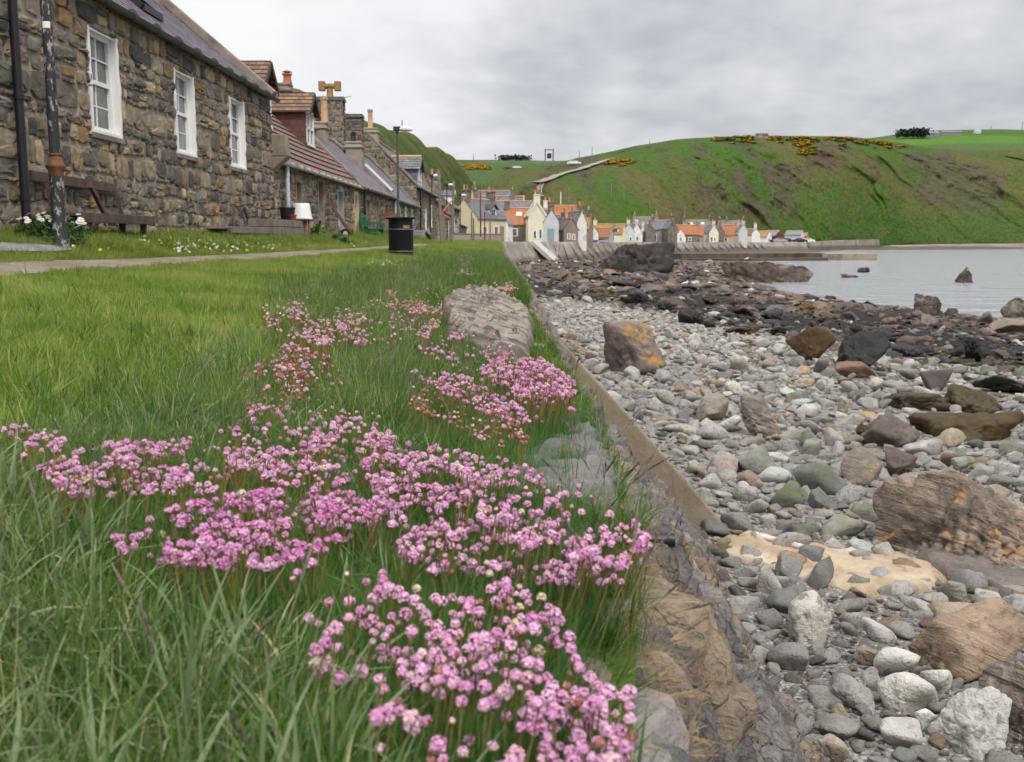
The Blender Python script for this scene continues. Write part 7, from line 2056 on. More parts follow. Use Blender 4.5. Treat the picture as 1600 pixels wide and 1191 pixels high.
def ribbon(V, F, base, dirv, length, width, bend, segs=4, twist=0.0, tip=.06, rg=None):
    """a curved tapering blade: starts along +z leaning to dirv, bends over by 'bend'"""
    o = len(V); d = np.array([dirv[0], dirv[1], 0.0]); side0 = np.array([-dirv[1], dirv[0], 0.0])
    p = np.array(base, float); ang = bend * .15
    for i in range(segs + 1):
        t = i / segs
        w = width * (1 - t) ** .6 * (1 - tip) + width * tip if t > .25 else width * (.75 + t)
        tw = twist * t; side = side0 * math.cos(tw) + np.array([0, 0, 1.0]) * math.sin(tw) * .5
        V.append(p - side * w / 2); V.append(p + side * w / 2)
        a = ang + bend * (t + .5 / segs)
        p = p + (d * math.sin(a) + np.array([0, 0, math.cos(a)])) * (length / segs)
    for i in range(segs): F.append((o + 2 * i, o + 2 * i + 1, o + 2 * i + 3, o + 2 * i + 2))
def tuft(seed, n, spread, len_, wid, bend, segs=4, lean=(0.0, 0.0), mat=None, dry=0.0, mat2=None):
    rg = np.random.default_rng(seed); V = []; F = []; M = []
    for i in range(n):
        t = rg.uniform(0, 6.283); r_ = spread * math.sqrt(rg.random())
        d = np.array([math.cos(t) + lean[0], math.sin(t) + lean[1]]); d /= np.linalg.norm(d) + 1e-6
        nf = len(F)
        ribbon(V, F, (r_ * math.cos(t), r_ * math.sin(t), -.01), d, len_ * rg.uniform(.55, 1.15), wid * rg.uniform(.7, 1.25), bend * rg.uniform(.3, 1.3), segs, rg.uniform(-1.2, 1.2))
        M += [1 if rg.random() < dry else 0] * (len(F) - nf)
    me = mesh_from("grass_tuft", V, F, smooth=True); me.polygons.foreach_set("material_index", M)
    me.materials.append(mat)
    if mat2: me.materials.append(mat2)
    return me
def seedstem(seed, h, head, bend):
    rg = np.random.default_rng(seed); V = []; F = []; M = []
    t = rg.uniform(0, 6.28); d = np.array([math.cos(t), math.sin(t)])
    ribbon(V, F, (0, 0, 0), d, h, .0022, bend, 6, 0, .9); M += [0] * 6
    # spike: crossing narrow leaves along the last part of the stem
    c = []
    p = np.zeros(3); ang = bend * .15; D = np.array([d[0], d[1], 0])
    for i in range(7):
        c.append(p.copy()); a = ang + bend * (i / 6 + .5 / 6); p = p + (D * math.sin(a) + np.array([0, 0, math.cos(a)])) * (h / 6)
    c = np.array(c)
    for k in range(46):
        u = 1 - head * rg.random(); q = u * 6; i = min(int(q), 5); pos = c[i] + (c[i + 1] - c[i]) * (q - i); ax = c[i + 1] - c[i]; ax /= np.linalg.norm(ax)
        e = rg.normal(size=3); e -= ax * e.dot(ax); e /= np.linalg.norm(e); s = np.cross(ax, e)
        o = len(V); L = .011; wv = .0022 * math.sin(math.pi * min(1, max(.12, (1 - u) / head))) + .0009
        V += [pos - s * wv, pos + s * wv, pos + ax * L + e * wv * 1.6]; F.append((o, o + 1, o + 2)); M.append(1)
    me = mesh_from("seed_stem", V, F, smooth=True); me.polygons.foreach_set("material_index", M); me.materials.append(M_broad); me.materials.append(M_seed)
    return me

# the clumps: outline in the photo, number of heads, height of the flower tops, palette
def inpoly(x, y, P):
    c = False; j = len(P) - 1
    for i in range(len(P)):
        if ((P[i][1] > y) != (P[j][1] > y)) and (x < (P[j][0] - P[i][0]) * (y - P[i][1]) / (P[j][1] - P[i][1]) + P[i][0]): c = not c
        j = i
    return c
CUSH = []
HEADPOS = []
def clump(label, polys, count, h, pal, seed, hs_=1.0, lean=(.0, -.1), kinds=(("full", .55), ("half", .3), ("bud", .15)), mind=.55, leaf=1.0, show=100):
    rg = np.random.default_rng(seed)
    heads = []
    tries = 0; tot = sum(p[1] for p in polys)
    for poly, share in polys:
        NZ_ = fbm2(np.tile(np.arange(0, 165) * .22, 122) + seed, np.repeat(np.arange(0, 122) * .35, 165), seed, 3).reshape(122, 165)
        xs = [p[0] for p in poly]; ys_ = [p[1] for p in poly]; want = int(count * share / tot); got = 0; tries = 0
        while got < want and tries < want * 40:
            tries += 1
            u, v = rg.uniform(min(xs), max(xs)), rg.uniform(min(ys_), max(ys_))
            if not inpoly(u, v, poly): continue
            nz = NZ_[min(121, int(max(v, 0) / 10)), min(164, int(max(u, 0) / 10))]
            if rg.random() > .28 + 2.2 * max(-.1, nz): continue
            hh = h * rg.uniform(.74, 1.10) * min(1.25, max(.62, .86 + .8 * nz))
            p = at_surf(u, v, zg, hh)
            if p.y < .5 or p.x > EDGE(p.y) + .14: continue
            hs2 = hs_; px = .020 * hs_ / p.y * FPX
            if any((u - a) ** 2 + (v - b_) ** 2 < (mind * px) ** 2 for a, b_, *_ in heads[-160:]): continue
            r = rg.random(); acc = 0
            for kd, w_ in kinds:
                acc += w_
                if r <= acc: break
            r = rg.random(); acc = 0
            for cl, w_ in pal:
                acc += w_
                if r <= acc: break
            if kd == "bud" and cl in ("pink", "mag"): cl = "bud" if rg.random() < .6 else "pale"
            heads.append((u, v, p, hh, kd, cl)); got += 1
    if not heads: return
    c = sum((q[2] for q in heads), Vector()) / len(heads); c.z = zg(c.x, c.y)
    root = thing("thrift_clump", label, "flower clump", c, 0, "clumps of thrift")
    order = sorted(range(len(heads)), key=lambda i: heads[i][2].y)
    SV = []; SF = []
    mp = {"p": [], "r": [], "s": [], "k": []}
    for n_, i in enumerate(order):
        u, v, p, hh, kd, cl = heads[i]
        sc = hs_ * rg.uniform(.60, 1.10); rot = (rg.normal(lean[1] * -.6, .22), rg.normal(lean[0] * .6, .22), rg.uniform(0, 6.28)); key = (cl, kd, int(rg.integers(3)))
        HEADPOS.append((p.x, p.y))
        lp = p - c
        if n_ < show:
            o = link("flower_head", hmesh(*key), None, root, lp); o.rotation_euler = rot; o.scale = (sc,) * 3
        else:
            mp["p"].append(lp[:]); mp["r"].append(rot); mp["s"].append((sc,) * 3); mp["k"].append(key)
        # stalk from the cushion up to the head
        bx = lp.x - rg.normal(0, .018) - lean[0] * hh * .5; by = lp.y - rg.normal(0, .018) - lean[1] * hh * .5
        bz = zg(bx + c.x, by + c.y) - c.z
        b0 = np.array([bx, by, bz]); b1 = np.array(lp[:]) - np.array([0, 0, .006]); mid = (b0 + b1) / 2 + np.array([rg.normal(0, .006), rg.normal(0, .006), hh * .06])
        wv = .0011 * (1 if p.y < 3.5 else 1.5)
        for sd in (np.array([wv, 0, 0]), np.array([0, wv, 0])):
            o_ = len(SV)
            for q in (b0, mid, b1): SV += [q - sd, q + sd]
            SF += [(o_, o_ + 1, o_ + 3, o_ + 2), (o_ + 2, o_ + 3, o_ + 5, o_ + 4)]
        CUSH.append((p.x - lean[0] * hh * .5, p.y - lean[1] * hh * .5, hh, leaf))
    tag(link("stalks", mesh_from("stalks", SV, SF), M_stalk, root), kind="stuff")
    if mp["p"]:
        ks = sorted(set(mp["k"])); kx = {k: i for i, k in enumerate(ks)}
        scatter("flower_head_mass", mp["p"], mp["r"], mp["s"], [kx[k] for k in mp["k"]], [hmesh(*k) for k in ks], "stuff", root)
    # leaf cushion under the heads
    if leaf > 0:
        P = []; Rr = []; S = []
        for q in heads:
            p = q[2]
            for _ in range(3 if p.y < 3 else 2):
                x, y = p.x + rg.normal(0, .035), p.y + rg.normal(0, .035) + .01
                if x > EDGE(y) - (.10 if y < 3 else .04): continue
                P.append((x - c.x, y - c.y, zg(x, y) - c.z)); Rr.append((rg.normal(0, .12), rg.normal(0, .12), rg.uniform(0, 6.28))); k = h / .13 * rg.uniform(.8, 1.15) * leaf; S.append((k, k, k))
        scatter("leaf_cushion", P, Rr, S, rg.integers(0, len(CUSHM), len(P)), CUSHM, "stuff", root)
    return root
CUSHM = [tuft(900 + i, 34, .045, .10, .0016, .75, 3, mat=M_cush) for i in range(4)]
PK = (("pink", .84), ("pale", .135), ("cream", .025)); MG = (("mag", .80), ("pink", .18), ("cream", .02)); PL = (("pale", .55), ("pink", .3), ("cream", .15)); BD = (("bud", .85), ("pale", .15)); PB = (("pink", .80), ("bud", .06), ("pale", .14))
clump("nearest loose thrift clump with big pink heads spilling towards the wall's lower end",
      [([(560, 960), (600, 905), (690, 930), (790, 905), (850, 935), (905, 1010), (925, 1060), (960, 1110), (985, 1185), (900, 1150), (800, 1070), (690, 1090), (600, 1040)], .58), ([(480, 960), (560, 950), (610, 1060), (500, 1080)], .07), ([(600, 1060), (860, 1060), (900, 1200), (660, 1215), (580, 1180)], .16), ([(820, 1090), (985, 1080), (990, 1230), (830, 1230)], .17), ([(430, 880), (620, 870), (600, 960), (470, 960)], .04)], 290, .155, PK, 41, .86, (.22, -.1), (("full", .62), ("half", .28), ("bud", .10)), .6)
clump("dense bright pink thrift band running out to the wall's edge",
      [([(560, 720), (640, 690), (760, 710), (880, 745), (960, 775), (1020, 850), (1010, 890), (920, 880), (800, 850), (700, 830), (600, 800)], .78), ([(600, 800), (900, 850), (980, 915), (840, 910), (640, 890)], .22)], 660, .150, PK, 42, .80, (.25, -.05))
clump("wide pink thrift drift stretching left across the lawn",
      [([(60, 730), (160, 690), (260, 690), (330, 680), (380, 730), (330, 770), (180, 775), (100, 775)], .42), ([(330, 680), (400, 640), (500, 620), (600, 660), (620, 700), (540, 730), (430, 740), (370, 735)], .50), ([(0, 670), (60, 660), (110, 690), (40, 740)], .06), ([(380, 640), (620, 640), (620, 700), (560, 760), (430, 760), (330, 700)], .14)], 520, .150, PK, 43, .80, (.05, -.05))
clump("magenta thrift clump in the long grass below the wide drift",
      [([(170, 835), (260, 795), (380, 770), (480, 765), (530, 800), (510, 860), (420, 890), (300, 885), (200, 870)], .85), ([(480, 760), (600, 780), (580, 850), (490, 840)], .25)], 250, .150, MG, 44, .86, (.05, -.1), (("full", .6), ("half", .3), ("bud", .1)))
clump("bushy pink thrift clump hanging over the wall by the buttress",
      [([(650, 540), (730, 510), (810, 535), (870, 575), (905, 600), (905, 640), (850, 650), (780, 610), (700, 585)], .75), ([(640, 580), (720, 585), (800, 630), (850, 660), (810, 665), (700, 620)], .25)], 640, .150, PB, 45, .88, (.25, -.05))
clump("green thrift cushion carrying mostly unopened brown-pink buds",
      [([(640, 600), (720, 610), (800, 650), (830, 690), (780, 700), (700, 660), (640, 640)], 1)], 130, .155, (('bud', .5), ('pale', .25), ('pink', .25)), 46, .9, (.15, -.1), (("bud", .7), ("half", .3)))
clump("scattered bud heads between the lawn and wide pink drift",
      [([(380, 585), (450, 535), (520, 560), (540, 600), (450, 640), (390, 640)], 1)], 170, .14, (("bud", .40), ("pink", .3), ("pale", .15)), 47, 1.0, (0, 0), (("bud", .5), ("half", .3), ("full", .2)), leaf=.8)
clump("straggling pale pink thrift in tussocky grass behind the main flowers",
      [([(400, 470), (500, 455), (600, 470), (680, 480), (690, 510), (600, 540), (480, 540), (420, 510)], .75), ([(610, 470), (680, 490), (670, 530), (600, 510)], .25)], 520, .14, PL, 48, .95, (0, 0), (("full", .3), ("half", .4), ("bud", .3)), .4, leaf=.7)
clump("faded pinkish thrift patch beside the layered rock slab",
      [([(600, 455), (650, 440), (700, 460), (705, 490), (640, 490)], 1)], 320, .13, (("pale", .4), ("bud", .4), ("cream", .2)), 49, .95, (0, 0), (("half", .5), ("bud", .5)), .35, leaf=.8)
clump("far thrift drift along the grassy edge past the rock slab",
      [([(655, 410), (720, 396), (790, 420), (815, 450), (790, 455), (720, 432)], .8), ([(760, 385), (800, 400), (800, 425), (770, 410)], .35)], 420, .15, (("pale", .75), ("pink", .1), ("cream", .15)), 50, 1.15, (0, 0), (("half", .6), ("full", .4)), .25, leaf=0)

# ================================================================== grass
rg = np.random.default_rng(77)
LAWN = [tuft(920 + i, 18, .034, .038, .0034, 1.35, 3, mat=M_lawn, dry=.20, mat2=M_lawndry) for i in range(6)]
LAWNF = [tuft(930 + i, 26, .09, .085, .006, .9, 2, mat=M_lawn, dry=.10, mat2=M_lawndry) for i in range(5)]
TALL = [tuft(940 + i, 12, .028, .17, .0036, 1.0, 4, mat=M_tall, dry=.05, mat2=M_lawndry) for i in range(6)]
BROAD = [tuft(950 + i, 6, .03, .20, .0092, 1.4, 5, mat=M_broad, dry=.06, mat2=M_lawndry) for i in range(6)]
WISP = [tuft(960 + i, 10, .02, .24, .0022, 1.6, 6, mat=M_broad, dry=.22, mat2=M_lawndry) for i in range(4)]
SEED = [seedstem(970 + i, .27, .28, b_) for i, b_ in enumerate((.25, .5, .75, 1.0, .4, .9))]
ALL = LAWN + LAWNF + TALL + BROAD + WISP + SEED
iL, iLF, iT, iB, iW, iS = 0, 6, 11, 17, 23, 27
pts = []; rots = []; scl = []; idx = []
def in_view(x, y, z, m=60):
    u, v = to_px((x, y, z)); return -m < u < 1600 + m and v < 1191 + 160
def addg(x, y, i, s, tilt=.24, rx=0, ry=0, dz=0):
    pts.append((x, y, zg(x, y) + dz)); rots.append((rg.normal(rx, tilt), rg.normal(ry, tilt), rg.uniform(0, 6.283))); scl.append((s * rg.uniform(.85, 1.15), s * rg.uniform(.85, 1.15), s * rg.uniform(.75, 1.2))); idx.append(i)
def lean_out(x, y, i, s, l):
    addg(x, y, i, s); rots[-1] = (rg.normal(0, .2), l, rg.normal(0, .5))
def on_path(x, y, m=0.0): return abs(x - path_x(y)) < path_half(y) * (.93 + .12 * math.sin(y * 3.1) + .10 * math.sin(y * 7.7 + x)) + m and y > 6.0
hp = np.array(HEADPOS)
Hgrid = set((int(x / .09), int(y / .09)) for x, y in hp)
def near_heads(x, y): return (int(x / .09), int(y / .09)) in Hgrid
# how tall the grass stands: long in the corner nearest the viewer and along the edge, mown on the lawn
def lawnness(u, v):
    """0 in the unmown strip, 1 on the mown lawn, told from where the flower strip runs on the ground"""
    return 0
mown = [at_surf(u, v, zg) for u, v in ((-40, 800), (60, 745), (330, 665), (400, 590), (430, 520), (520, 452), (640, 425), (700, 398), (760, 384))]
mx_ = [p.x for p in mown]; my_ = [p.y for p in mown]
def edge_mown(y): return float(np.interp(y, my_, mx_))
COPES = []
for c_ in CP_:
    p = at_surf(c_[0], c_[1], zg); COPES.append((p.x, p.y, c_[2] * .85, c_[3] * .8))
def on_cope(x, y): return any(((x - a) / rx) ** 2 + ((y - b_) / ry) ** 2 < 1 for a, b_, rx, ry in COPES)
def field(y0, y1, n, fn):
    for _ in range(n):
        y = math.sqrt(rg.uniform(y0 * y0, y1 * y1)); x = rg.uniform(max(-.53 * y - .25, -6.0), EDGE(y) + .03)
        if on_path(x, y) or on_cope(x, y): continue
        fn(x, y)
gp_c = Vector((sum(p.x for p in gp) / 8, sum(p.y for p in gp) / 8, 0))
def in_gravel(x, y):
    return inpoly(x, y, [(p.x, p.y) for p in gp])
BARE = [[at_surf(u, v, zg) for u, v in P_] for P_ in ([(735, 775), (770, 690), (825, 655), (915, 628), (1000, 760), (1000, 815), (800, 800)], [(665, 475), (700, 455), (745, 446), (800, 466), (850, 500), (860, 630), (800, 625), (735, 580), (680, 530)], [(925, 1030), (1000, 985), (1120, 1000), (1100, 1260), (900, 1260), (905, 1100)])]
BARE = [[(p.x, p.y) for p in P_] for P_ in BARE]
def bare(x, y): return any(inpoly(x, y, P_) for P_ in BARE)
def grass_at(x, y):
    if in_gravel(x, y) or (bare(x, y) and rg.random() < .97) or (4.3 < y < 11.5 and EDGE(y) - x < .24):
        if rg.random() < .30: addg(x, y, iT + rg.integers(6), rg.uniform(.3, .6))
        return
    em = edge_mown(y); s = x - em + .22 * math.sin(y * 1.3 + x * 2) * min(1, y / 6) + rg.normal(0, .10 + .02 * y)
    nh = near_heads(x, y)
    d_edge = EDGE(y) - x
    if s > 0 and y < 40:                           # unmown strip
        r = rg.random()
        if nh:
            if r < .22: addg(x, y, iT + rg.integers(6), rg.uniform(.6, .95))
            elif r < .27: addg(x, y, iB + rg.integers(6), rg.uniform(.5, .8))
            return
        if y < 3.2:
            if d_edge < .26 and rg.random() > (d_edge / .26) ** 1.3: 
                if r < .10: addg(x, y, iT + rg.integers(6), .7)
                return
            k = 1.0 if y < 2.2 else .85
            if r < .44: addg(x, y, iT + rg.integers(6), rg.uniform(.75, 1.15) * k)
            elif r < .88: addg(x, y, iB + rg.integers(6), rg.uniform(.6, 1.1) * k)
            elif r < .93: addg(x, y, iW + rg.integers(4), rg.uniform(.6, 1.0) * k)
            elif r < .935: addg(x, y, iS + rg.integers(6), rg.uniform(.7, 1.0) * k)
            else: addg(x, y, iT + rg.integers(6), .6)
        else:
            big = 1.0 if y < 9 else 1.25
            if r < .5: addg(x, y, iT + rg.integers(6), rg.uniform(.6, 1.05) * big)
            elif r < .75: addg(x, y, iW + rg.integers(4), rg.uniform(.6, .95) * big)
            elif r < .85: addg(x, y, iB + rg.integers(6), rg.uniform(.5, .85) * big)
            elif r < .88: addg(x, y, iS + rg.integers(6), rg.uniform(.7, 1.0))
            else: addg(x, y, iLF + rg.integers(5), 1.1)
    else:
        wall_side = x < -4.9
        if y < 5 + 5 * rg.random(): addg(x, y, (iL + rg.integers(6)) if rg.random() < .94 else (iLF + rg.integers(5) if rg.random() < .7 else iT + rg.integers(6)), rg.uniform(.65, 1.35) if y < 4 else rg.uniform(.6, 1.2), .35)
        else:
            addg(x, y, iLF + rg.integers(5), rg.uniform(.75, 1.2) * (.62 if y < 9 else .8 if y < 12 else 1) * (1.5 if wall_side and rg.random() < .5 else 1.0) * (1 + max(0, y - 14) * .025), .2)
field(.75, 2.3, 7600, grass_at); field(2.3, 4.2, 13000, grass_at); field(4.2, 7.5, 24000, grass_at); field(7.5, 14, 34000, grass_at); field(14, 28, 30000, grass_at); field(28, 60, 22000, grass_at)
for _ in range(9000):
    y = rg.uniform(60, 125); x = rg.uniform(-4.2, EDGE(y)); addg(x, y, iLF + rg.integers(5), rg.uniform(2.0, 3.2), .2)
# fringe that hangs over the wall
for _ in range(700):
    y = rg.uniform(10.5, 26); x = EDGE(y) - abs(rg.normal(0, .10)) + .05
    if on_cope(x, y) or bare(x, y): continue
    addg(x, y, iT + rg.integers(6), rg.uniform(.8, 1.2), .25, 0, .25)
for _ in range(900):      # lush bright strip beyond the rock slab
    y = rg.uniform(12.5, 20); x = EDGE(y) - abs(rg.normal(0, .5)); addg(x, y, iT + rg.integers(6), rg.uniform(1.2, 1.8), .2)
for _ in range(34):      # seed stems bending out over the wall top
    y = rg.uniform(1.5, 2.9); x = EDGE(y) - rg.uniform(.02, .12)
    lean_out(x, y, iS + rg.integers(6), rg.uniform(.7, 1.05), rg.uniform(.25, .8))
for _ in range(190):
    y = rg.uniform(1.1, 2.8); x = EDGE(y) - rg.uniform(.0, .12)
    if rg.random() < .75: lean_out(x, y, (iT + rg.integers(6)) if rg.random() < .8 else iW + rg.integers(4), rg.uniform(.35, .75), rg.uniform(.3, 1.15))
scatter("grass", pts, rots, scl, idx, ALL)
# dry straw caught on the wall face
sp = []; sr = []; ss = []
STRAW = [tuft(990 + i, 14, .03, .10, .0016, 2.2, 5, mat=M_lawndry) for i in range(3)]
M_straw = plain("straw", (.36, .225, .10), .9, .15, 30, 0, coord="Object")
for m_ in STRAW: m_.materials[0] = M_straw
for _ in range(80):
    y = rg.uniform(1.5, 2.3); t = abs(rg.normal(.02, .09)); x = EDGE(y) + (FOOT(y) - EDGE(y)) * t + .02; z = zg(EDGE(y) - .05, y) + (-2.78 - zg(EDGE(y) - .05, y)) * t + .03
    sp.append((x, y, z)); sr.append((rg.normal(0, .5), rg.normal(1.2, .4), rg.uniform(0, 6.28))); q = rg.uniform(.5, .9); ss.append((q, q, q))
scatter("dry_straw", sp, sr, ss, rg.integers(0, 3, len(sp)), STRAW)
# daisies and dandelions in the turf by the wall
def daisy(r, c, cc, seed):
    rg_ = np.random.default_rng(seed); V = [(0, 0, 0)]; F = []; k = 12
    for i in range(k):
        t = 2 * math.pi * i / k
        for d in (-.2, .2): V.append((r * math.cos(t + d), r * math.sin(t + d), .003 * rg_.normal()))
    for i in range(k): F.append((0, 1 + 2 * i, 2 + 2 * i))
    o = len(V)
    for i in range(6): V.append((.32 * r * math.cos(i * 1.047), .32 * r * math.sin(i * 1.047), .004))
    F.append(tuple(o + i for i in range(6)))
    me = mesh_from("daisy", V, F); me.polygons.foreach_set("material_index", [0] * k + [1]); me.materials.append(c); me.materials.append(cc); return me
M_dw = plain("daisy_white", (.80, .80, .76), .8, .03, 5, 0); M_dy = plain("daisy_yellow", (.72, .46, .02), .8, .05, 5, 0)
DS = [daisy(.024, M_dw, M_dy, 1), daisy(.022, M_dw, M_dy, 2), daisy(.028, M_dy, M_dy, 3)]
dp = []; dr = []; dsx = []; di = []
for (u0, u1, v0, v1, n_) in ((270, 430, 372, 396, 80), (430, 600, 376, 388, 40), (100, 300, 366, 396, 36), (560, 680, 400, 416, 30)):
    for _ in range(n_):
        u, v = rg.uniform(u0, u1), rg.normal((v0 + v1) / 2, (v1 - v0) / 4)
        if v < v0: continue
        p = at_surf(u, v, zg, .08)
        if p.x < -5.9 or on_path(p.x, p.y): continue
        dp.append(p[:]); dr.append((rg.normal(.55, .3), rg.normal(0, .3), 0)); q = rg.uniform(.7, 1.2) * (1 + max(0, p.y - 15) * .02); dsx.append((q,) * 3); di.append(2 if rg.random() < .12 else rg.integers(2))
scatter("lawn_daisies", dp, dr, dsx, di, DS)
# ================================================================== things that stand by the cottages
def ground(x, y): return zg(x, y)
# cast-iron post with rusty collar
p = at_surf(95, 390, zg); gz = zg(p.x, p.y)
t = thing("iron_post", "old cast iron post with flaking black paint and a rusty collar", "post", (p.x, p.y, gz))
def flaky():
    m, nt, b = new_mat("flaking_iron"); n = N(nt); v = n.coord("Object")
    f = n.noise(n.mapping(v, (1, 1, .35)), 22, 6, .7); g = n.noise(v, 5, 5, .6)
    col = n.mix(n.mapr(f, .54, .60), (.022, .022, .025), (.30, .30, .30)); col = n.mix(n.mapr(g, .6, .68, 0, .8), col, (.13, .05, .022))
    n.put(b.inputs["Base Color"], col); b.inputs["Roughness"].default_value = .65; n.put(b.inputs["Normal"], n.bump(f, .5, .005)); return m
M_flaky = flaky(); M_rust = plain("rusted_iron", (.17, .07, .035), .85, .25, 16, .3, dirt=(.06, .03, .02))
zc = at_y(88, 262, p.y).z - gz; t.scale = (1.25, 1.25, 1)
b = MB(); b.lathe([(.085, -.2), (.085, .0), (.078, .06), (.078, .12), (.064, .16), (.062, zc - .10)], (0, 0, 0), 20); b.build("lower_shaft", M_flaky, t, smooth=True)
b = MB(); b.lathe([(.064, zc - .10), (.066, zc - .03), (.086, zc), (.086, zc + .02), (.074, zc + .045), (.058, zc + .10), (.054, zc + .13), (.064, zc + .135), (.064, zc + .15), (.05, zc + .155)], (0, 0, 0), 20); b.build("collar", M_rust, t, smooth=True)
b = MB(); b.lathe([(.048, zc + .14), (.046, zc + .9), (.043, 3.6), (.043, 4.2)], (0, 0, 0), 18); b.build("upper_shaft", M_flaky, t, smooth=True)
zs = at_y(78, 40, p.y).z - gz; b = MB()
for i in range(6):
    a0, a1 = R(-120 + i * 14), R(-120 + (i + 1) * 14)
    q = [(.0475 * math.cos(a0), .0475 * math.sin(a0)), (.0475 * math.cos(a1), .0475 * math.sin(a1)), (.044 * math.cos(a1), .044 * math.sin(a1)), (.044 * math.cos(a0), .044 * math.sin(a0))]
    b.prism(q, 'z', zs - .035, zs + .035)
b.build("sticker", M_white, t)
# bench with a back rail, by the near cottage
y0, y1 = 13.0, 15.75; xb, xf_ = -5.86, -5.42; zs = .30
t = thing("wooden_bench", "dark weathered wooden bench with a single back rail against the near cottage", "bench", (-5.65, 14.4, -.05))
L = t.location
b = MB(); b.box(xb, xf_ - .035, y0, y1 - .1, zs - .045, zs)
b.box(xf_ - .033, xf_, y0, y1, zs - .12, zs + .006); b.build("seat", M_wood, t, rel=L, bevel=.006)
b = MB(); b.bar((xb - .10, y0 - .1, zs + .45), (xb - .12, y1 - .05, zs + .42), .045, .13, up=(0, 0, 1)); b.build("back_rail", M_wood, t, rel=L, bevel=.006)
for yy, l in ((y0 + .25, .02), (y1 - .95, -.16), (y1 - .2, 0)):
    b = MB(); b.bar((xb + .02, yy - l, zs - .05), (xb - .06, yy + l, zs + .40), .06, .05); b.build("back_post", M_wood, t, rel=L)
for yy in (y0 + .15, y1 - .30):
    for xx in (xb + .05, xf_ - .08):
        b = MB(); b.bar((xx, yy, -.16), (xx, yy, zs - .045), .075, .06); b.build("leg", M_wood, t, rel=L)
# low broken bench further on
y0, y1 = at_x(352, 355, -5.45).y, at_x(430, 357, -5.45).y; zs = .20
t = thing("wooden_bench", "low backless plank bench half sunk in grass at the near cottage's end", "bench", (-5.65, (y0 + y1) / 2, -.05)); L = t.location
b = MB(); b.box(xb, -5.45, y0, y1, zs - .05, zs); b.box(-5.448, -5.41, y0 + .3, y1, zs - .13, zs - .002); b.build("seat", M_woodgrey, t, rel=L, bevel=.006)
for yy in (y0 + .2, (y0 + y1) / 2, y1 - .2):
    b = MB(); b.box(xb + .02, -5.47, yy - .05, yy + .05, -.25, zs - .05); b.build("leg", M_wood, t, rel=L)
for yy, s in (((y0 + y1) / 2 + .2, .25), (y1 - .5, -.2)):
    b = MB(); b.bar((xb - .02, yy, zs - .04), (xb - .1, yy + s, zs + .45), .05, .05); b.build("back_post", M_wood, t, rel=L)
# timber planter with what stands on it
ya, yb = at_x(428, 350, -5.32).y, at_x(475, 350, -5.32).y; zt_ = .40
t = thing("timber_planter", "grey timber plank planter box below the white drainpipe", "planter", (-5.6, (ya + yb) / 2, -.1)); L = t.location
for k in range(3):
    z_ = -.12 + k * .175; b = MB(); b.box(-5.36, -5.32, ya, yb, z_, z_ + .165); b.box(-5.9, -5.361, yb - .04, yb - .002, z_, z_ + .165); b.box(-5.9, -5.361, ya + .002, ya + .04, z_, z_ + .165); b.build("board", M_woodgrey, t, rel=L, bevel=.006)
b = MB(); b.box(-5.88, -5.362, ya + .041, yb - .041, .2, .34); b.build("soil", plain("potting_soil", (.035, .026, .02), 1, .2, 9, .5), t, rel=L)
b = MB(); b.box(-5.33, -5.24, yb + .002, yb + .12, -.15, .42); b.build("corner_post", plain("flaked_red_post", (.30, .15, .12), .9, .2, 9, .2, dirt=(.36, .30, .26)), t, rel=L)
yt0, yt1 = yb - .25, at_x(500, 345, -5.3).y
t2 = thing("potting_table", "small weathered table holding the white tub beside the planter", "table", (-5.55, (yt0 + yt1) / 2, -.1)); L2 = t2.location
b = MB(); b.box(-5.85, -5.22, yt0, yt1, .42, .46); b.build("table_top", M_woodgrey, t2, rel=L2, bevel=.005)
for xx in (-5.8, -5.28):
    for yy in (yb + .35, yt1 - .12):
        b = MB(); b.box(xx - .03, xx + .03, yy - .03, yy + .03, -.15, .42); b.build("leg", M_woodgrey, t2, rel=L2)
yc = at_x(471, 330, -5.5).y
t = thing("white_tub", "white plastic tub standing upside down on the small table", "tub", (-5.5, yc, .46))
b = MB(); k = .185; b.lathe([(.36, 0), (.36, .025), (.335, .03), (.30, .22), (.262, .43), (.25, .45), (.10, .452)], (0, 0, 0), 26); b.V = [(v[0] * .8, v[1] * .85, v[2] * .9 + .04 * v[1]) for v in b.V]; b.build("tub_body", M_white, t, smooth=True)
yc = at_x(449, 333, -5.55).y
t = thing("black_bucket", "black bucket standing on the planter's edge", "bucket", (-5.55, yc, .345))
b = MB(); b.lathe([(.15, 0), (.19, .34), (.205, .34), (.205, .37), (.18, .37), (.14, .03)], (0, 0, 0), 20); b.build("bucket_body", M_black, t, smooth=True)
b = MB(); b.tube([(0, .2 * math.cos(R(a)), .35 + .07 * math.sin(R(a))) for a in range(0, 181, 18)], .006, 6); b.build("bucket_handle", M_gutter, t)
t = thing("red_pot", "small red pot tucked between the black bucket and white tub", "pot", (-5.42, at_x(456.5, 338, -5.42).y, .345))
b = MB(); b.lathe([(.075, 0), (.10, .15), (.112, .15), (.112, .19), (.09, .19), (.08, .05)], (0, 0, 0), 16); b.build("pot_body", plain("red_plastic", (.32, .03, .03), .5, .05, 4, 0), t, smooth=True)
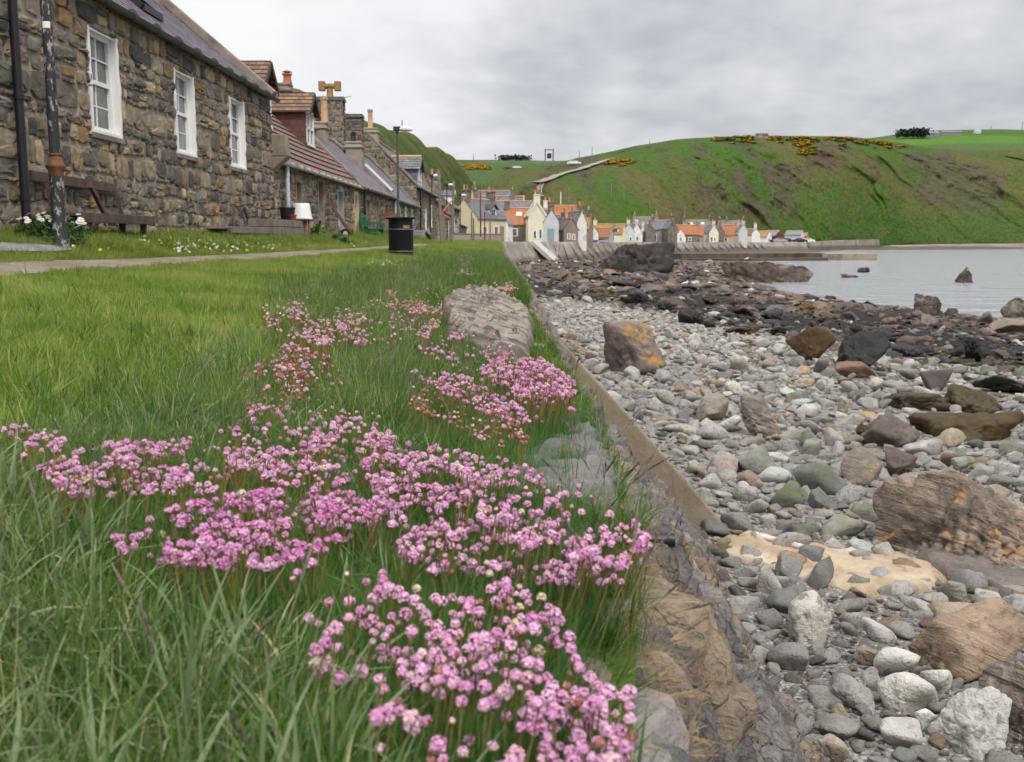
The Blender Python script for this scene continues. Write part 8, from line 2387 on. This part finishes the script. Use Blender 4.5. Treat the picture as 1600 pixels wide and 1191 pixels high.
def leafy(name, label, cat, loc, r, h, n_, col, seed, flowers=None, fc=None, fn=0, fsz=.02, leaf=.05, group=None):
    t = thing(name, label, cat, loc, 0, group); rg_ = np.random.default_rng(seed); V = []; F = []
    for i in range(n_):
        d = rg_.normal(size=3); d /= np.linalg.norm(d); q = rg_.uniform(.3, 1) ** .5
        c = np.array([d[0] * r * q, d[1] * r * q, abs(d[2]) * h * q]); a = rg_.normal(size=3); a /= np.linalg.norm(a); b_ = np.cross(a, d); b_ /= np.linalg.norm(b_) + 1e-6; s = leaf * rg_.uniform(.6, 1.3)
        o = len(V); V += [c - a * s, c + b_ * s * .4, c + a * s, c - b_ * s * .4]; F.append((o, o + 1, o + 2, o + 3))
    link("foliage", mesh_from("foliage", V, F), col, t)
    if fn:
        P = []; Rr = []; S = []
        for i in range(fn):
            a = rg_.uniform(0, 6.28); q = math.sqrt(rg_.random()); P.append((r * q * math.cos(a), r * q * math.sin(a), h * (1.02 - .35 * q) + rg_.uniform(0, .08))); Rr.append((rg_.normal(.5, .35), rg_.normal(0, .35), 0)); k = fsz / .024 * rg_.uniform(.8, 1.2); S.append((k, k, k))
        tag(scatter("blossom", P, Rr, S, [0] * fn, [fc]), kind="stuff"); o = bpy.data.objects[[x.name for x in COL.objects if x.name.startswith("blossom")][-1]]; o.parent = t
    return t
M_leafd = blade_mat("dark_leaf", (.018, .055, .012), (.035, .095, .018), (.06, .13, .025), .5, .4, 3, .15)
M_leafl = blade_mat("bright_leaf", (.10, .20, .02), (.16, .27, .03), (.22, .32, .05), .5, .4, 3, .2)
q = at_surf(100, 385, zg); leafy("daisy_bush", "dark green bush of ox-eye daisies round the old iron post", "plant", (-5.35, 11.9, zg(-5.35, 11.9)), .42, .30, 1500, M_leafd, 3, True, DS[0], 22, .034, .035)
leafy("daisy_bush", "bushy green tuft of daisies at the black drainpipe's foot", "plant", (-5.72, 12.9, zg(-5.72, 12.9)), .45, .34, 1400, M_leafd, 4, True, DS[0], 12, .03, .035)
leafy("yellow_flower", "plant with one orange-yellow flower behind the white tub", "plant", (-5.7, at_x(467, 320, -5.7).y, .34), .12, .62, 120, M_leafl, 5, True, DS[2], 2, .05, .04)
leafy("nettle_clump", "bright yellow-green leafy plant under the small table's end", "plant", (-5.4, at_x(497, 352, -5.4).y, -.1), .25, .52, 420, M_leafl, 6, leaf=.055)
leafy("dock_plant", "dark leafy weed in the grass below the sack truck", "plant", (-4.95, at_x(528, 376, -4.95).y, zg(-4.95, 30)), .32, .26, 420, M_leafd, 7, leaf=.07)
# sack truck leaning on the wall
yc = 34.0
t = thing("sack_truck", "rusty two-wheeled sack truck leaning against the low cottage's wall", "sack truck", (-5.25, yc, -.06)); L = t.location
w_ = .21; foot = Vector((-5.30, yc, .10)); top = Vector((-5.92, yc, 1.02))
for s in (-1, 1):
    b = MB(); off = Vector((0, s * w_, 0)); b.tube([foot + off, foot.lerp(top, .62) + off, foot.lerp(top, .85) + off * .95, top + off * .6 + Vector((.02, 0, .06))], .026, 8); b.build("side_rail", M_rust, t, rel=L, smooth=True)
b = MB(); pts_ = []
for k in range(0, 181, 20): pts_.append(top + Vector((-.02 + .0, .6 * w_ * 1.6 * math.cos(R(k)), .0)) + Vector((-.05, 0, .16)) * math.sin(R(k)) + Vector((.02, 0, .06)))
b.tube([foot.lerp(top, .62) + Vector((0, w_ * 1.2, 0))] + pts_ + [foot.lerp(top, .62) + Vector((0, -w_ * 1.2, 0))], .024, 8); b.build("loop_handle", M_rust, t, rel=L, smooth=True)
for f_ in (.18, .36, .54):
    b = MB(); c_ = foot.lerp(top, f_); b.tube([c_ + Vector((0, -w_, 0)), c_ + Vector((.02, 0, .02)), c_ + Vector((0, w_, 0))], .018, 8); b.build("crossbar", M_rust, t, rel=L)
b = MB(); b.box(-5.30, -5.05, yc - w_, yc + w_, -.005, .015); b.build("toe_plate", M_rust, t, rel=L)
for s in (-1, 1):
    b = MB(); c_ = Vector((-5.42, yc + s * (w_ + .08), .10)); b.tube([c_ - Vector((0, .045, 0)), c_ + Vector((0, .045, 0))], .16, 18); wv = b.build("wheel", M_tyre, t, rel=L, bevel=.02)
    b = MB(); b.tube([c_ - Vector((0, .05, 0)), c_ + Vector((0, .05, 0))], .08, 14); b.build("rim", M_lgrey, wv, rel=L)
# green bench seen from its end
yA, yB = 40.2, 41.7; xk, xn = -5.86, -5.22
t = thing("green_bench", "bright green painted garden bench with arms, seen from its end", "bench", (-5.5, 41, -.1)); L = t.location; g0 = -.12
for yy in (yA, yB):
    b = MB(); b.bar((xk - .04, yy, .82), (xk + .06, yy, .28), .07, .08); b.bar((xk + .06, yy, .28), (xk + .04, yy, g0), .07, .08); b.build("leg", M_green, t, rel=L)
    b = MB(); b.bar((xn, yy, g0), (xn, yy, .50), .075, .075); b.build("leg", M_green, t, rel=L)
    b = MB(); b.bar((xk, yy, .53), (xn + .08, yy, .53), .09, .05); b.build("arm", M_green, t, rel=L)
    b = MB(); b.bar((xk + .05, yy, .24), (xn, yy, .24), .05, .09); b.build("side_rail", M_green, t, rel=L)
for k in range(5):
    b = MB(); xx = xk + .12 + k * .125; b.box(xx, xx + .10, yA - .05, yB + .05, .285, .315); b.build("seat_slat", M_green, t, rel=L)
b = MB(); b.bar((xk - .04, yA, .80), (xk - .04, yB, .80), .06, .11); b.bar((xk + .04, yA, .42), (xk + .04, yB, .42), .05, .07)
for k in range(9): b.bar((xk + .03, yA + .15 + k * .15, .44), (xk - .035, yA + .15 + k * .15, .76), .05, .025)
b.build("backrest", M_green, t, rel=L)
# hanging planter by the bin
px_ = at_x(610, 338, -5.6)
t = thing("flower_trough", "terracotta coloured flower trough on the wall beyond the green bench", "planter", px_)
b = MB(); b.box(-.2, .2, -.9, .9, -.1, .12, taper=-.04); b.build("trough", M_terra, t)
# ------------------------------------------------------------------ litter bin
p = at_surf(627, 404, zg); gz = zg(p.x, p.y)
t = thing("litter_bin", "black round litter bin with steel bands and small gold lettered plate", "litter bin", (p.x, p.y, gz - .02))
s = p.y / FPX; H = (404 - 339) * s; rr = 39 * s / 2
M_bin = plain("bin_black", (.008, .008, .009), .45, .08, 8, .05, spec=.3)
b = MB(); b.lathe([(rr * 1.04, 0), (rr * 1.04, .08), (rr * .98, .10), (rr * .98, H * .62), (rr * 1.0, H * .64), (rr * .98, H * .70), (rr * .98, H * .77), (rr * .96, H * .96), (rr * .80, H * .96), (rr * .80, H * .6)], (0, 0, 0), 40); b.build("bin_body", M_bin, t, smooth=True)
b = MB(); b.lathe([(rr * 1.0, H * .945), (rr * 1.22, H * .955), (rr * 1.24, H * .985), (rr * 1.16, H), (rr * .74, H), (rr * .70, H * .96), (rr * .74, H * .94)], (0, 0, 0), 40); b.build("lid_rim", M_bin, t, smooth=True)
M_band = plain("steel_band", (.30, .31, .33), .35, .06, 8, 0, metal=.8)
for f_ in (.71, .195, .03):
    b = MB(); b.lathe([(rr * .985, H * f_ - .012), (rr * 1.045, H * f_ - .010), (rr * 1.045, H * f_ + .010), (rr * .985, H * f_ + .012)], (0, 0, 0), 40); b.build("band", M_band, t, smooth=True)
# curved plate with lettering
M_gold = plain("gold_plate", (.46, .33, .10), .45, .06, 6, 0, metal=.2); b = MB(); az = R(-57)
a0, a1 = az - R(17), az + R(17)
V = []
for i in range(9):
    a = a0 + (a1 - a0) * i / 8
    for z_ in (H * .735, H * .80): V.append((rr * 1.012 * math.cos(a), rr * 1.012 * math.sin(a), z_))
    for z_ in (H * .80, H * .735): V.append((rr * .985 * math.cos(a), rr * .985 * math.sin(a), z_))
F = []
for i in range(8):
    for j in range(4): F.append((i * 4 + j, i * 4 + (j + 1) % 4, (i + 1) * 4 + (j + 1) % 4, (i + 1) * 4 + j))
F += [(0, 1, 2, 3), (32, 33, 34, 35)]
b.add(V, F); pl_ = b.build("name_plate", M_gold, t)
fc_ = bpy.data.curves.new("lettering", 'FONT'); fc_.body = "LITTER"; fc_.size = H * .060; fc_.align_x = 'CENTER'; fc_.align_y = 'CENTER'; fc_.extrude = .0015
fo = bpy.data.objects.new("lettering", fc_); COL.objects.link(fo)
dg = bpy.context.evaluated_depsgraph_get(); me = bpy.data.meshes.new_from_object(fo.evaluated_get(dg)); bpy.data.objects.remove(fo)
for v in me.vertices:
    a = az + v.co.x / (rr * 1.012); r_ = rr * 1.014 + v.co.z + .001; z_ = H * .7675 + v.co.y
    v.co = (r_ * math.cos(a), r_ * math.sin(a), z_)
link("lettering", me, M_bin, pl_)
# ------------------------------------------------------------------ street lamps along the row
def lamp(u, vt, D, label, rot=0):
    top = at_y(u, vt, D); x = top.x; gz = zg(x, D)
    t = thing("street_lamp", label, "street lamp", (x, D, gz), rot, "street lamps along the stone row"); h = top.z - gz
    b = MB(); b.lathe([(.085, 0), (.085, 1.2), (.055, 1.28), (.05, h - .1)], (0, 0, 0), 14); b.build("post", M_gutter, t, smooth=True)
    b = MB(); b.lathe([(.07, h - .14), (.07, h)], (0, 0, 0), 12); b.box(-.16, .16, -.09, .09, h - .02, h + .16); b.build("lamp_bracket", M_dark, t)
    b = MB(); b.tube([(.12, 0, h + .06), (.24, 0, h + .07), (.5, 0, h + .06), (.66, 0, h + .03)], [.09, .13, .13, .05], 14); b.V = [(a_, b_ * 1.1, h + .06 + (c_ - h - .06) * .9) for a_, b_, c_ in b.V]; b.build("lantern", plain("lamp_bowl", (.68, .70, .70), .3, .03, 5, 0), t, smooth=True)
    return t
lt = lamp(620.5, 204, 45, "nearest tall street lamp, rising right behind the litter bin")
L = lt.location; hh = at_y(620.5, 204, 45).z - L.z
b = MB(); b.tube([(.22, 0, hh + .17), (.22, 0, hh + .42)], .02, 6); b.build("photocell", M_dark, lt)
b = MB(); b.box(-.10, .10, -.14, -.09, .75, 1.05); b.build("notice_plate", M_white, lt)
lamp(674.5, 276, 80, "second street lamp, in front of the rubble chimney stack"); lamp(698, 290, 95, "third street lamp, between the two thick wooden posts"); lamp(719, 306, 112, "farthest street lamp of the row, before the valley hillside")
# ------------------------------------------------------------------ wooden posts on the green
def post(u, vb, vt, w_px, label, D=None, name="wooden_post", mat=None, lean=0.0, sq=True):
    p = at_surf(u, vb, zg) if D is None else at_y(u, vb, D); 
    if D is None and (p.y > 130 or p.y < 5): p = at_y(u, vb, 70)
    h = at_y(u, vt, p.y).z - p.z; w_ = w_px * p.y / FPX
    t = thing(name, label, "post", (p.x, p.y, p.z - .1), 0, "wooden posts on the green")
    b = MB(); b.tube([(0, 0, -.2), (lean * .5, 0, h * .5), (lean, 0, h + .1)], [w_ / 2, w_ / 2.1, w_ / 2.4], 10); o = b.build("shaft", mat or M_woodgrey, t, smooth=True)
    return t, h
t_, h_ = post(690.5, 386, 265, 5.2, "tallest grey wooden post on the green past the bin", 46, lean=-.12)
b = MB(); b.box(-.34, .10, -.06, .06, h_ - .95, h_ - .80); b.build("crosspiece", M_woodgrey, t_)
t_, h_ = post(705, 380.5, 282, 4.6, "second grey post on the green, leaning, with a diagonal stay", 55, lean=.18)
b = MB(); b.bar((.12, -.05, h_ - .9), (-.42, -.05, h_ - 1.5), .07, .07); b.build("stay", M_buff, t_)
post(737, 372, 331, 2.6, "thin grey post standing in front of the dark shed", 78); post(740, 373, 341, 3.0, "short stout post beside the thin grey one", 77); post(751, 365, 300, 2.6, "tall brown rusty pole before the cream gabled cottage", 95, mat=M_rust)
post(757.5, 379, 331, 1.8, "slim brown post at the cream cottage's corner", 82, mat=M_wood); post(766, 379.5, 325, 2.4, "grey post in front of cream cottage's pale side wall", 84)
# rounded boulder and odds and ends by the path
p = at_surf(668, 374, zg)
p = at_y(669, 373.5, 56); V, F = rock(812, 4, 10, (.33, .33, .42), 4.5, .03, 1, 0, 5, (0, 0, 1), 0)
o = link("standing_stone", mesh_from("standing_stone", V + np.array([0, 0, .34]), F, smooth=True), plain("mauve_stone", (.19, .135, .135), .8, .12, 4, .3), loc=p); tag(o, "large smooth mauve rounded stone standing beside the path", "boulder")
p = at_y(658, 373, 58)
t = thing("grey_crate", "low grey slatted crate next to the mauve rounded stone", "crate", p)
for k in range(3):
    b = MB(); b.box(-.42, .42, -.32, -.29, .02 + k * .16, .15 + k * .16); b.box(-.42, .42, .29, .32, .02 + k * .16, .15 + k * .16); b.build("slat", M_lead, t)
for sx in (-.4, .4):
    for sy in (-.28, .28):
        b = MB(); b.box(sx - .03, sx + .03, sy - .03, sy + .03, 0, .5); b.build("corner_post", M_lead, t)
p = at_y(649, 373, 60)
t = thing("wooden_chair", "brown folding wooden chair half hidden behind the bin", "chair", p)
for sy in (-.22, .22):
    b = MB(); b.bar((-.25, sy, 0), (.2, sy, .85), .05, .05); b.build("leg", M_wood, t); b = MB(); b.bar((.25, sy, 0), (-.2, sy, .45), .05, .05); b.build("leg", M_wood, t)
b = MB(); b.box(-.25, .2, -.22, .22, .43, .46); b.build("seat", M_wood, t); b = MB(); b.bar((.17, -.24, .78), (.17, .24, .78), .04, .16); b.build("backrest", M_wood, t)
# low pinkish wall at the end of the green
pa, pb_ = at_y(704, 374, 98), at_y(782, 378, 112)
t = thing("low_wall", "low pinkish concrete wall closing the far end of the green", "wall", pa)
b = MB(); d = pb_ - pa; zt_ = at_y(740, 366, 104).z - pa.z
b.bar((0, 0, zt_ / 2 - .5), (d.x, d.y, zt_ / 2 - .5), .4, zt_ + 1.0); b.build("wall_body", plain("pink_concrete", (.36, .28, .245), .9, .08, 1, .3), t)
b = MB(); b.bar((0, 0, zt_ + .03), (d.x, d.y, zt_ + .03), .5, .07); b.build("wall_cap", M_mortar, t)

tot = {}
for o in COL.objects: tot[o.type] = tot.get(o.type, 0) + 1
print("objects", tot)
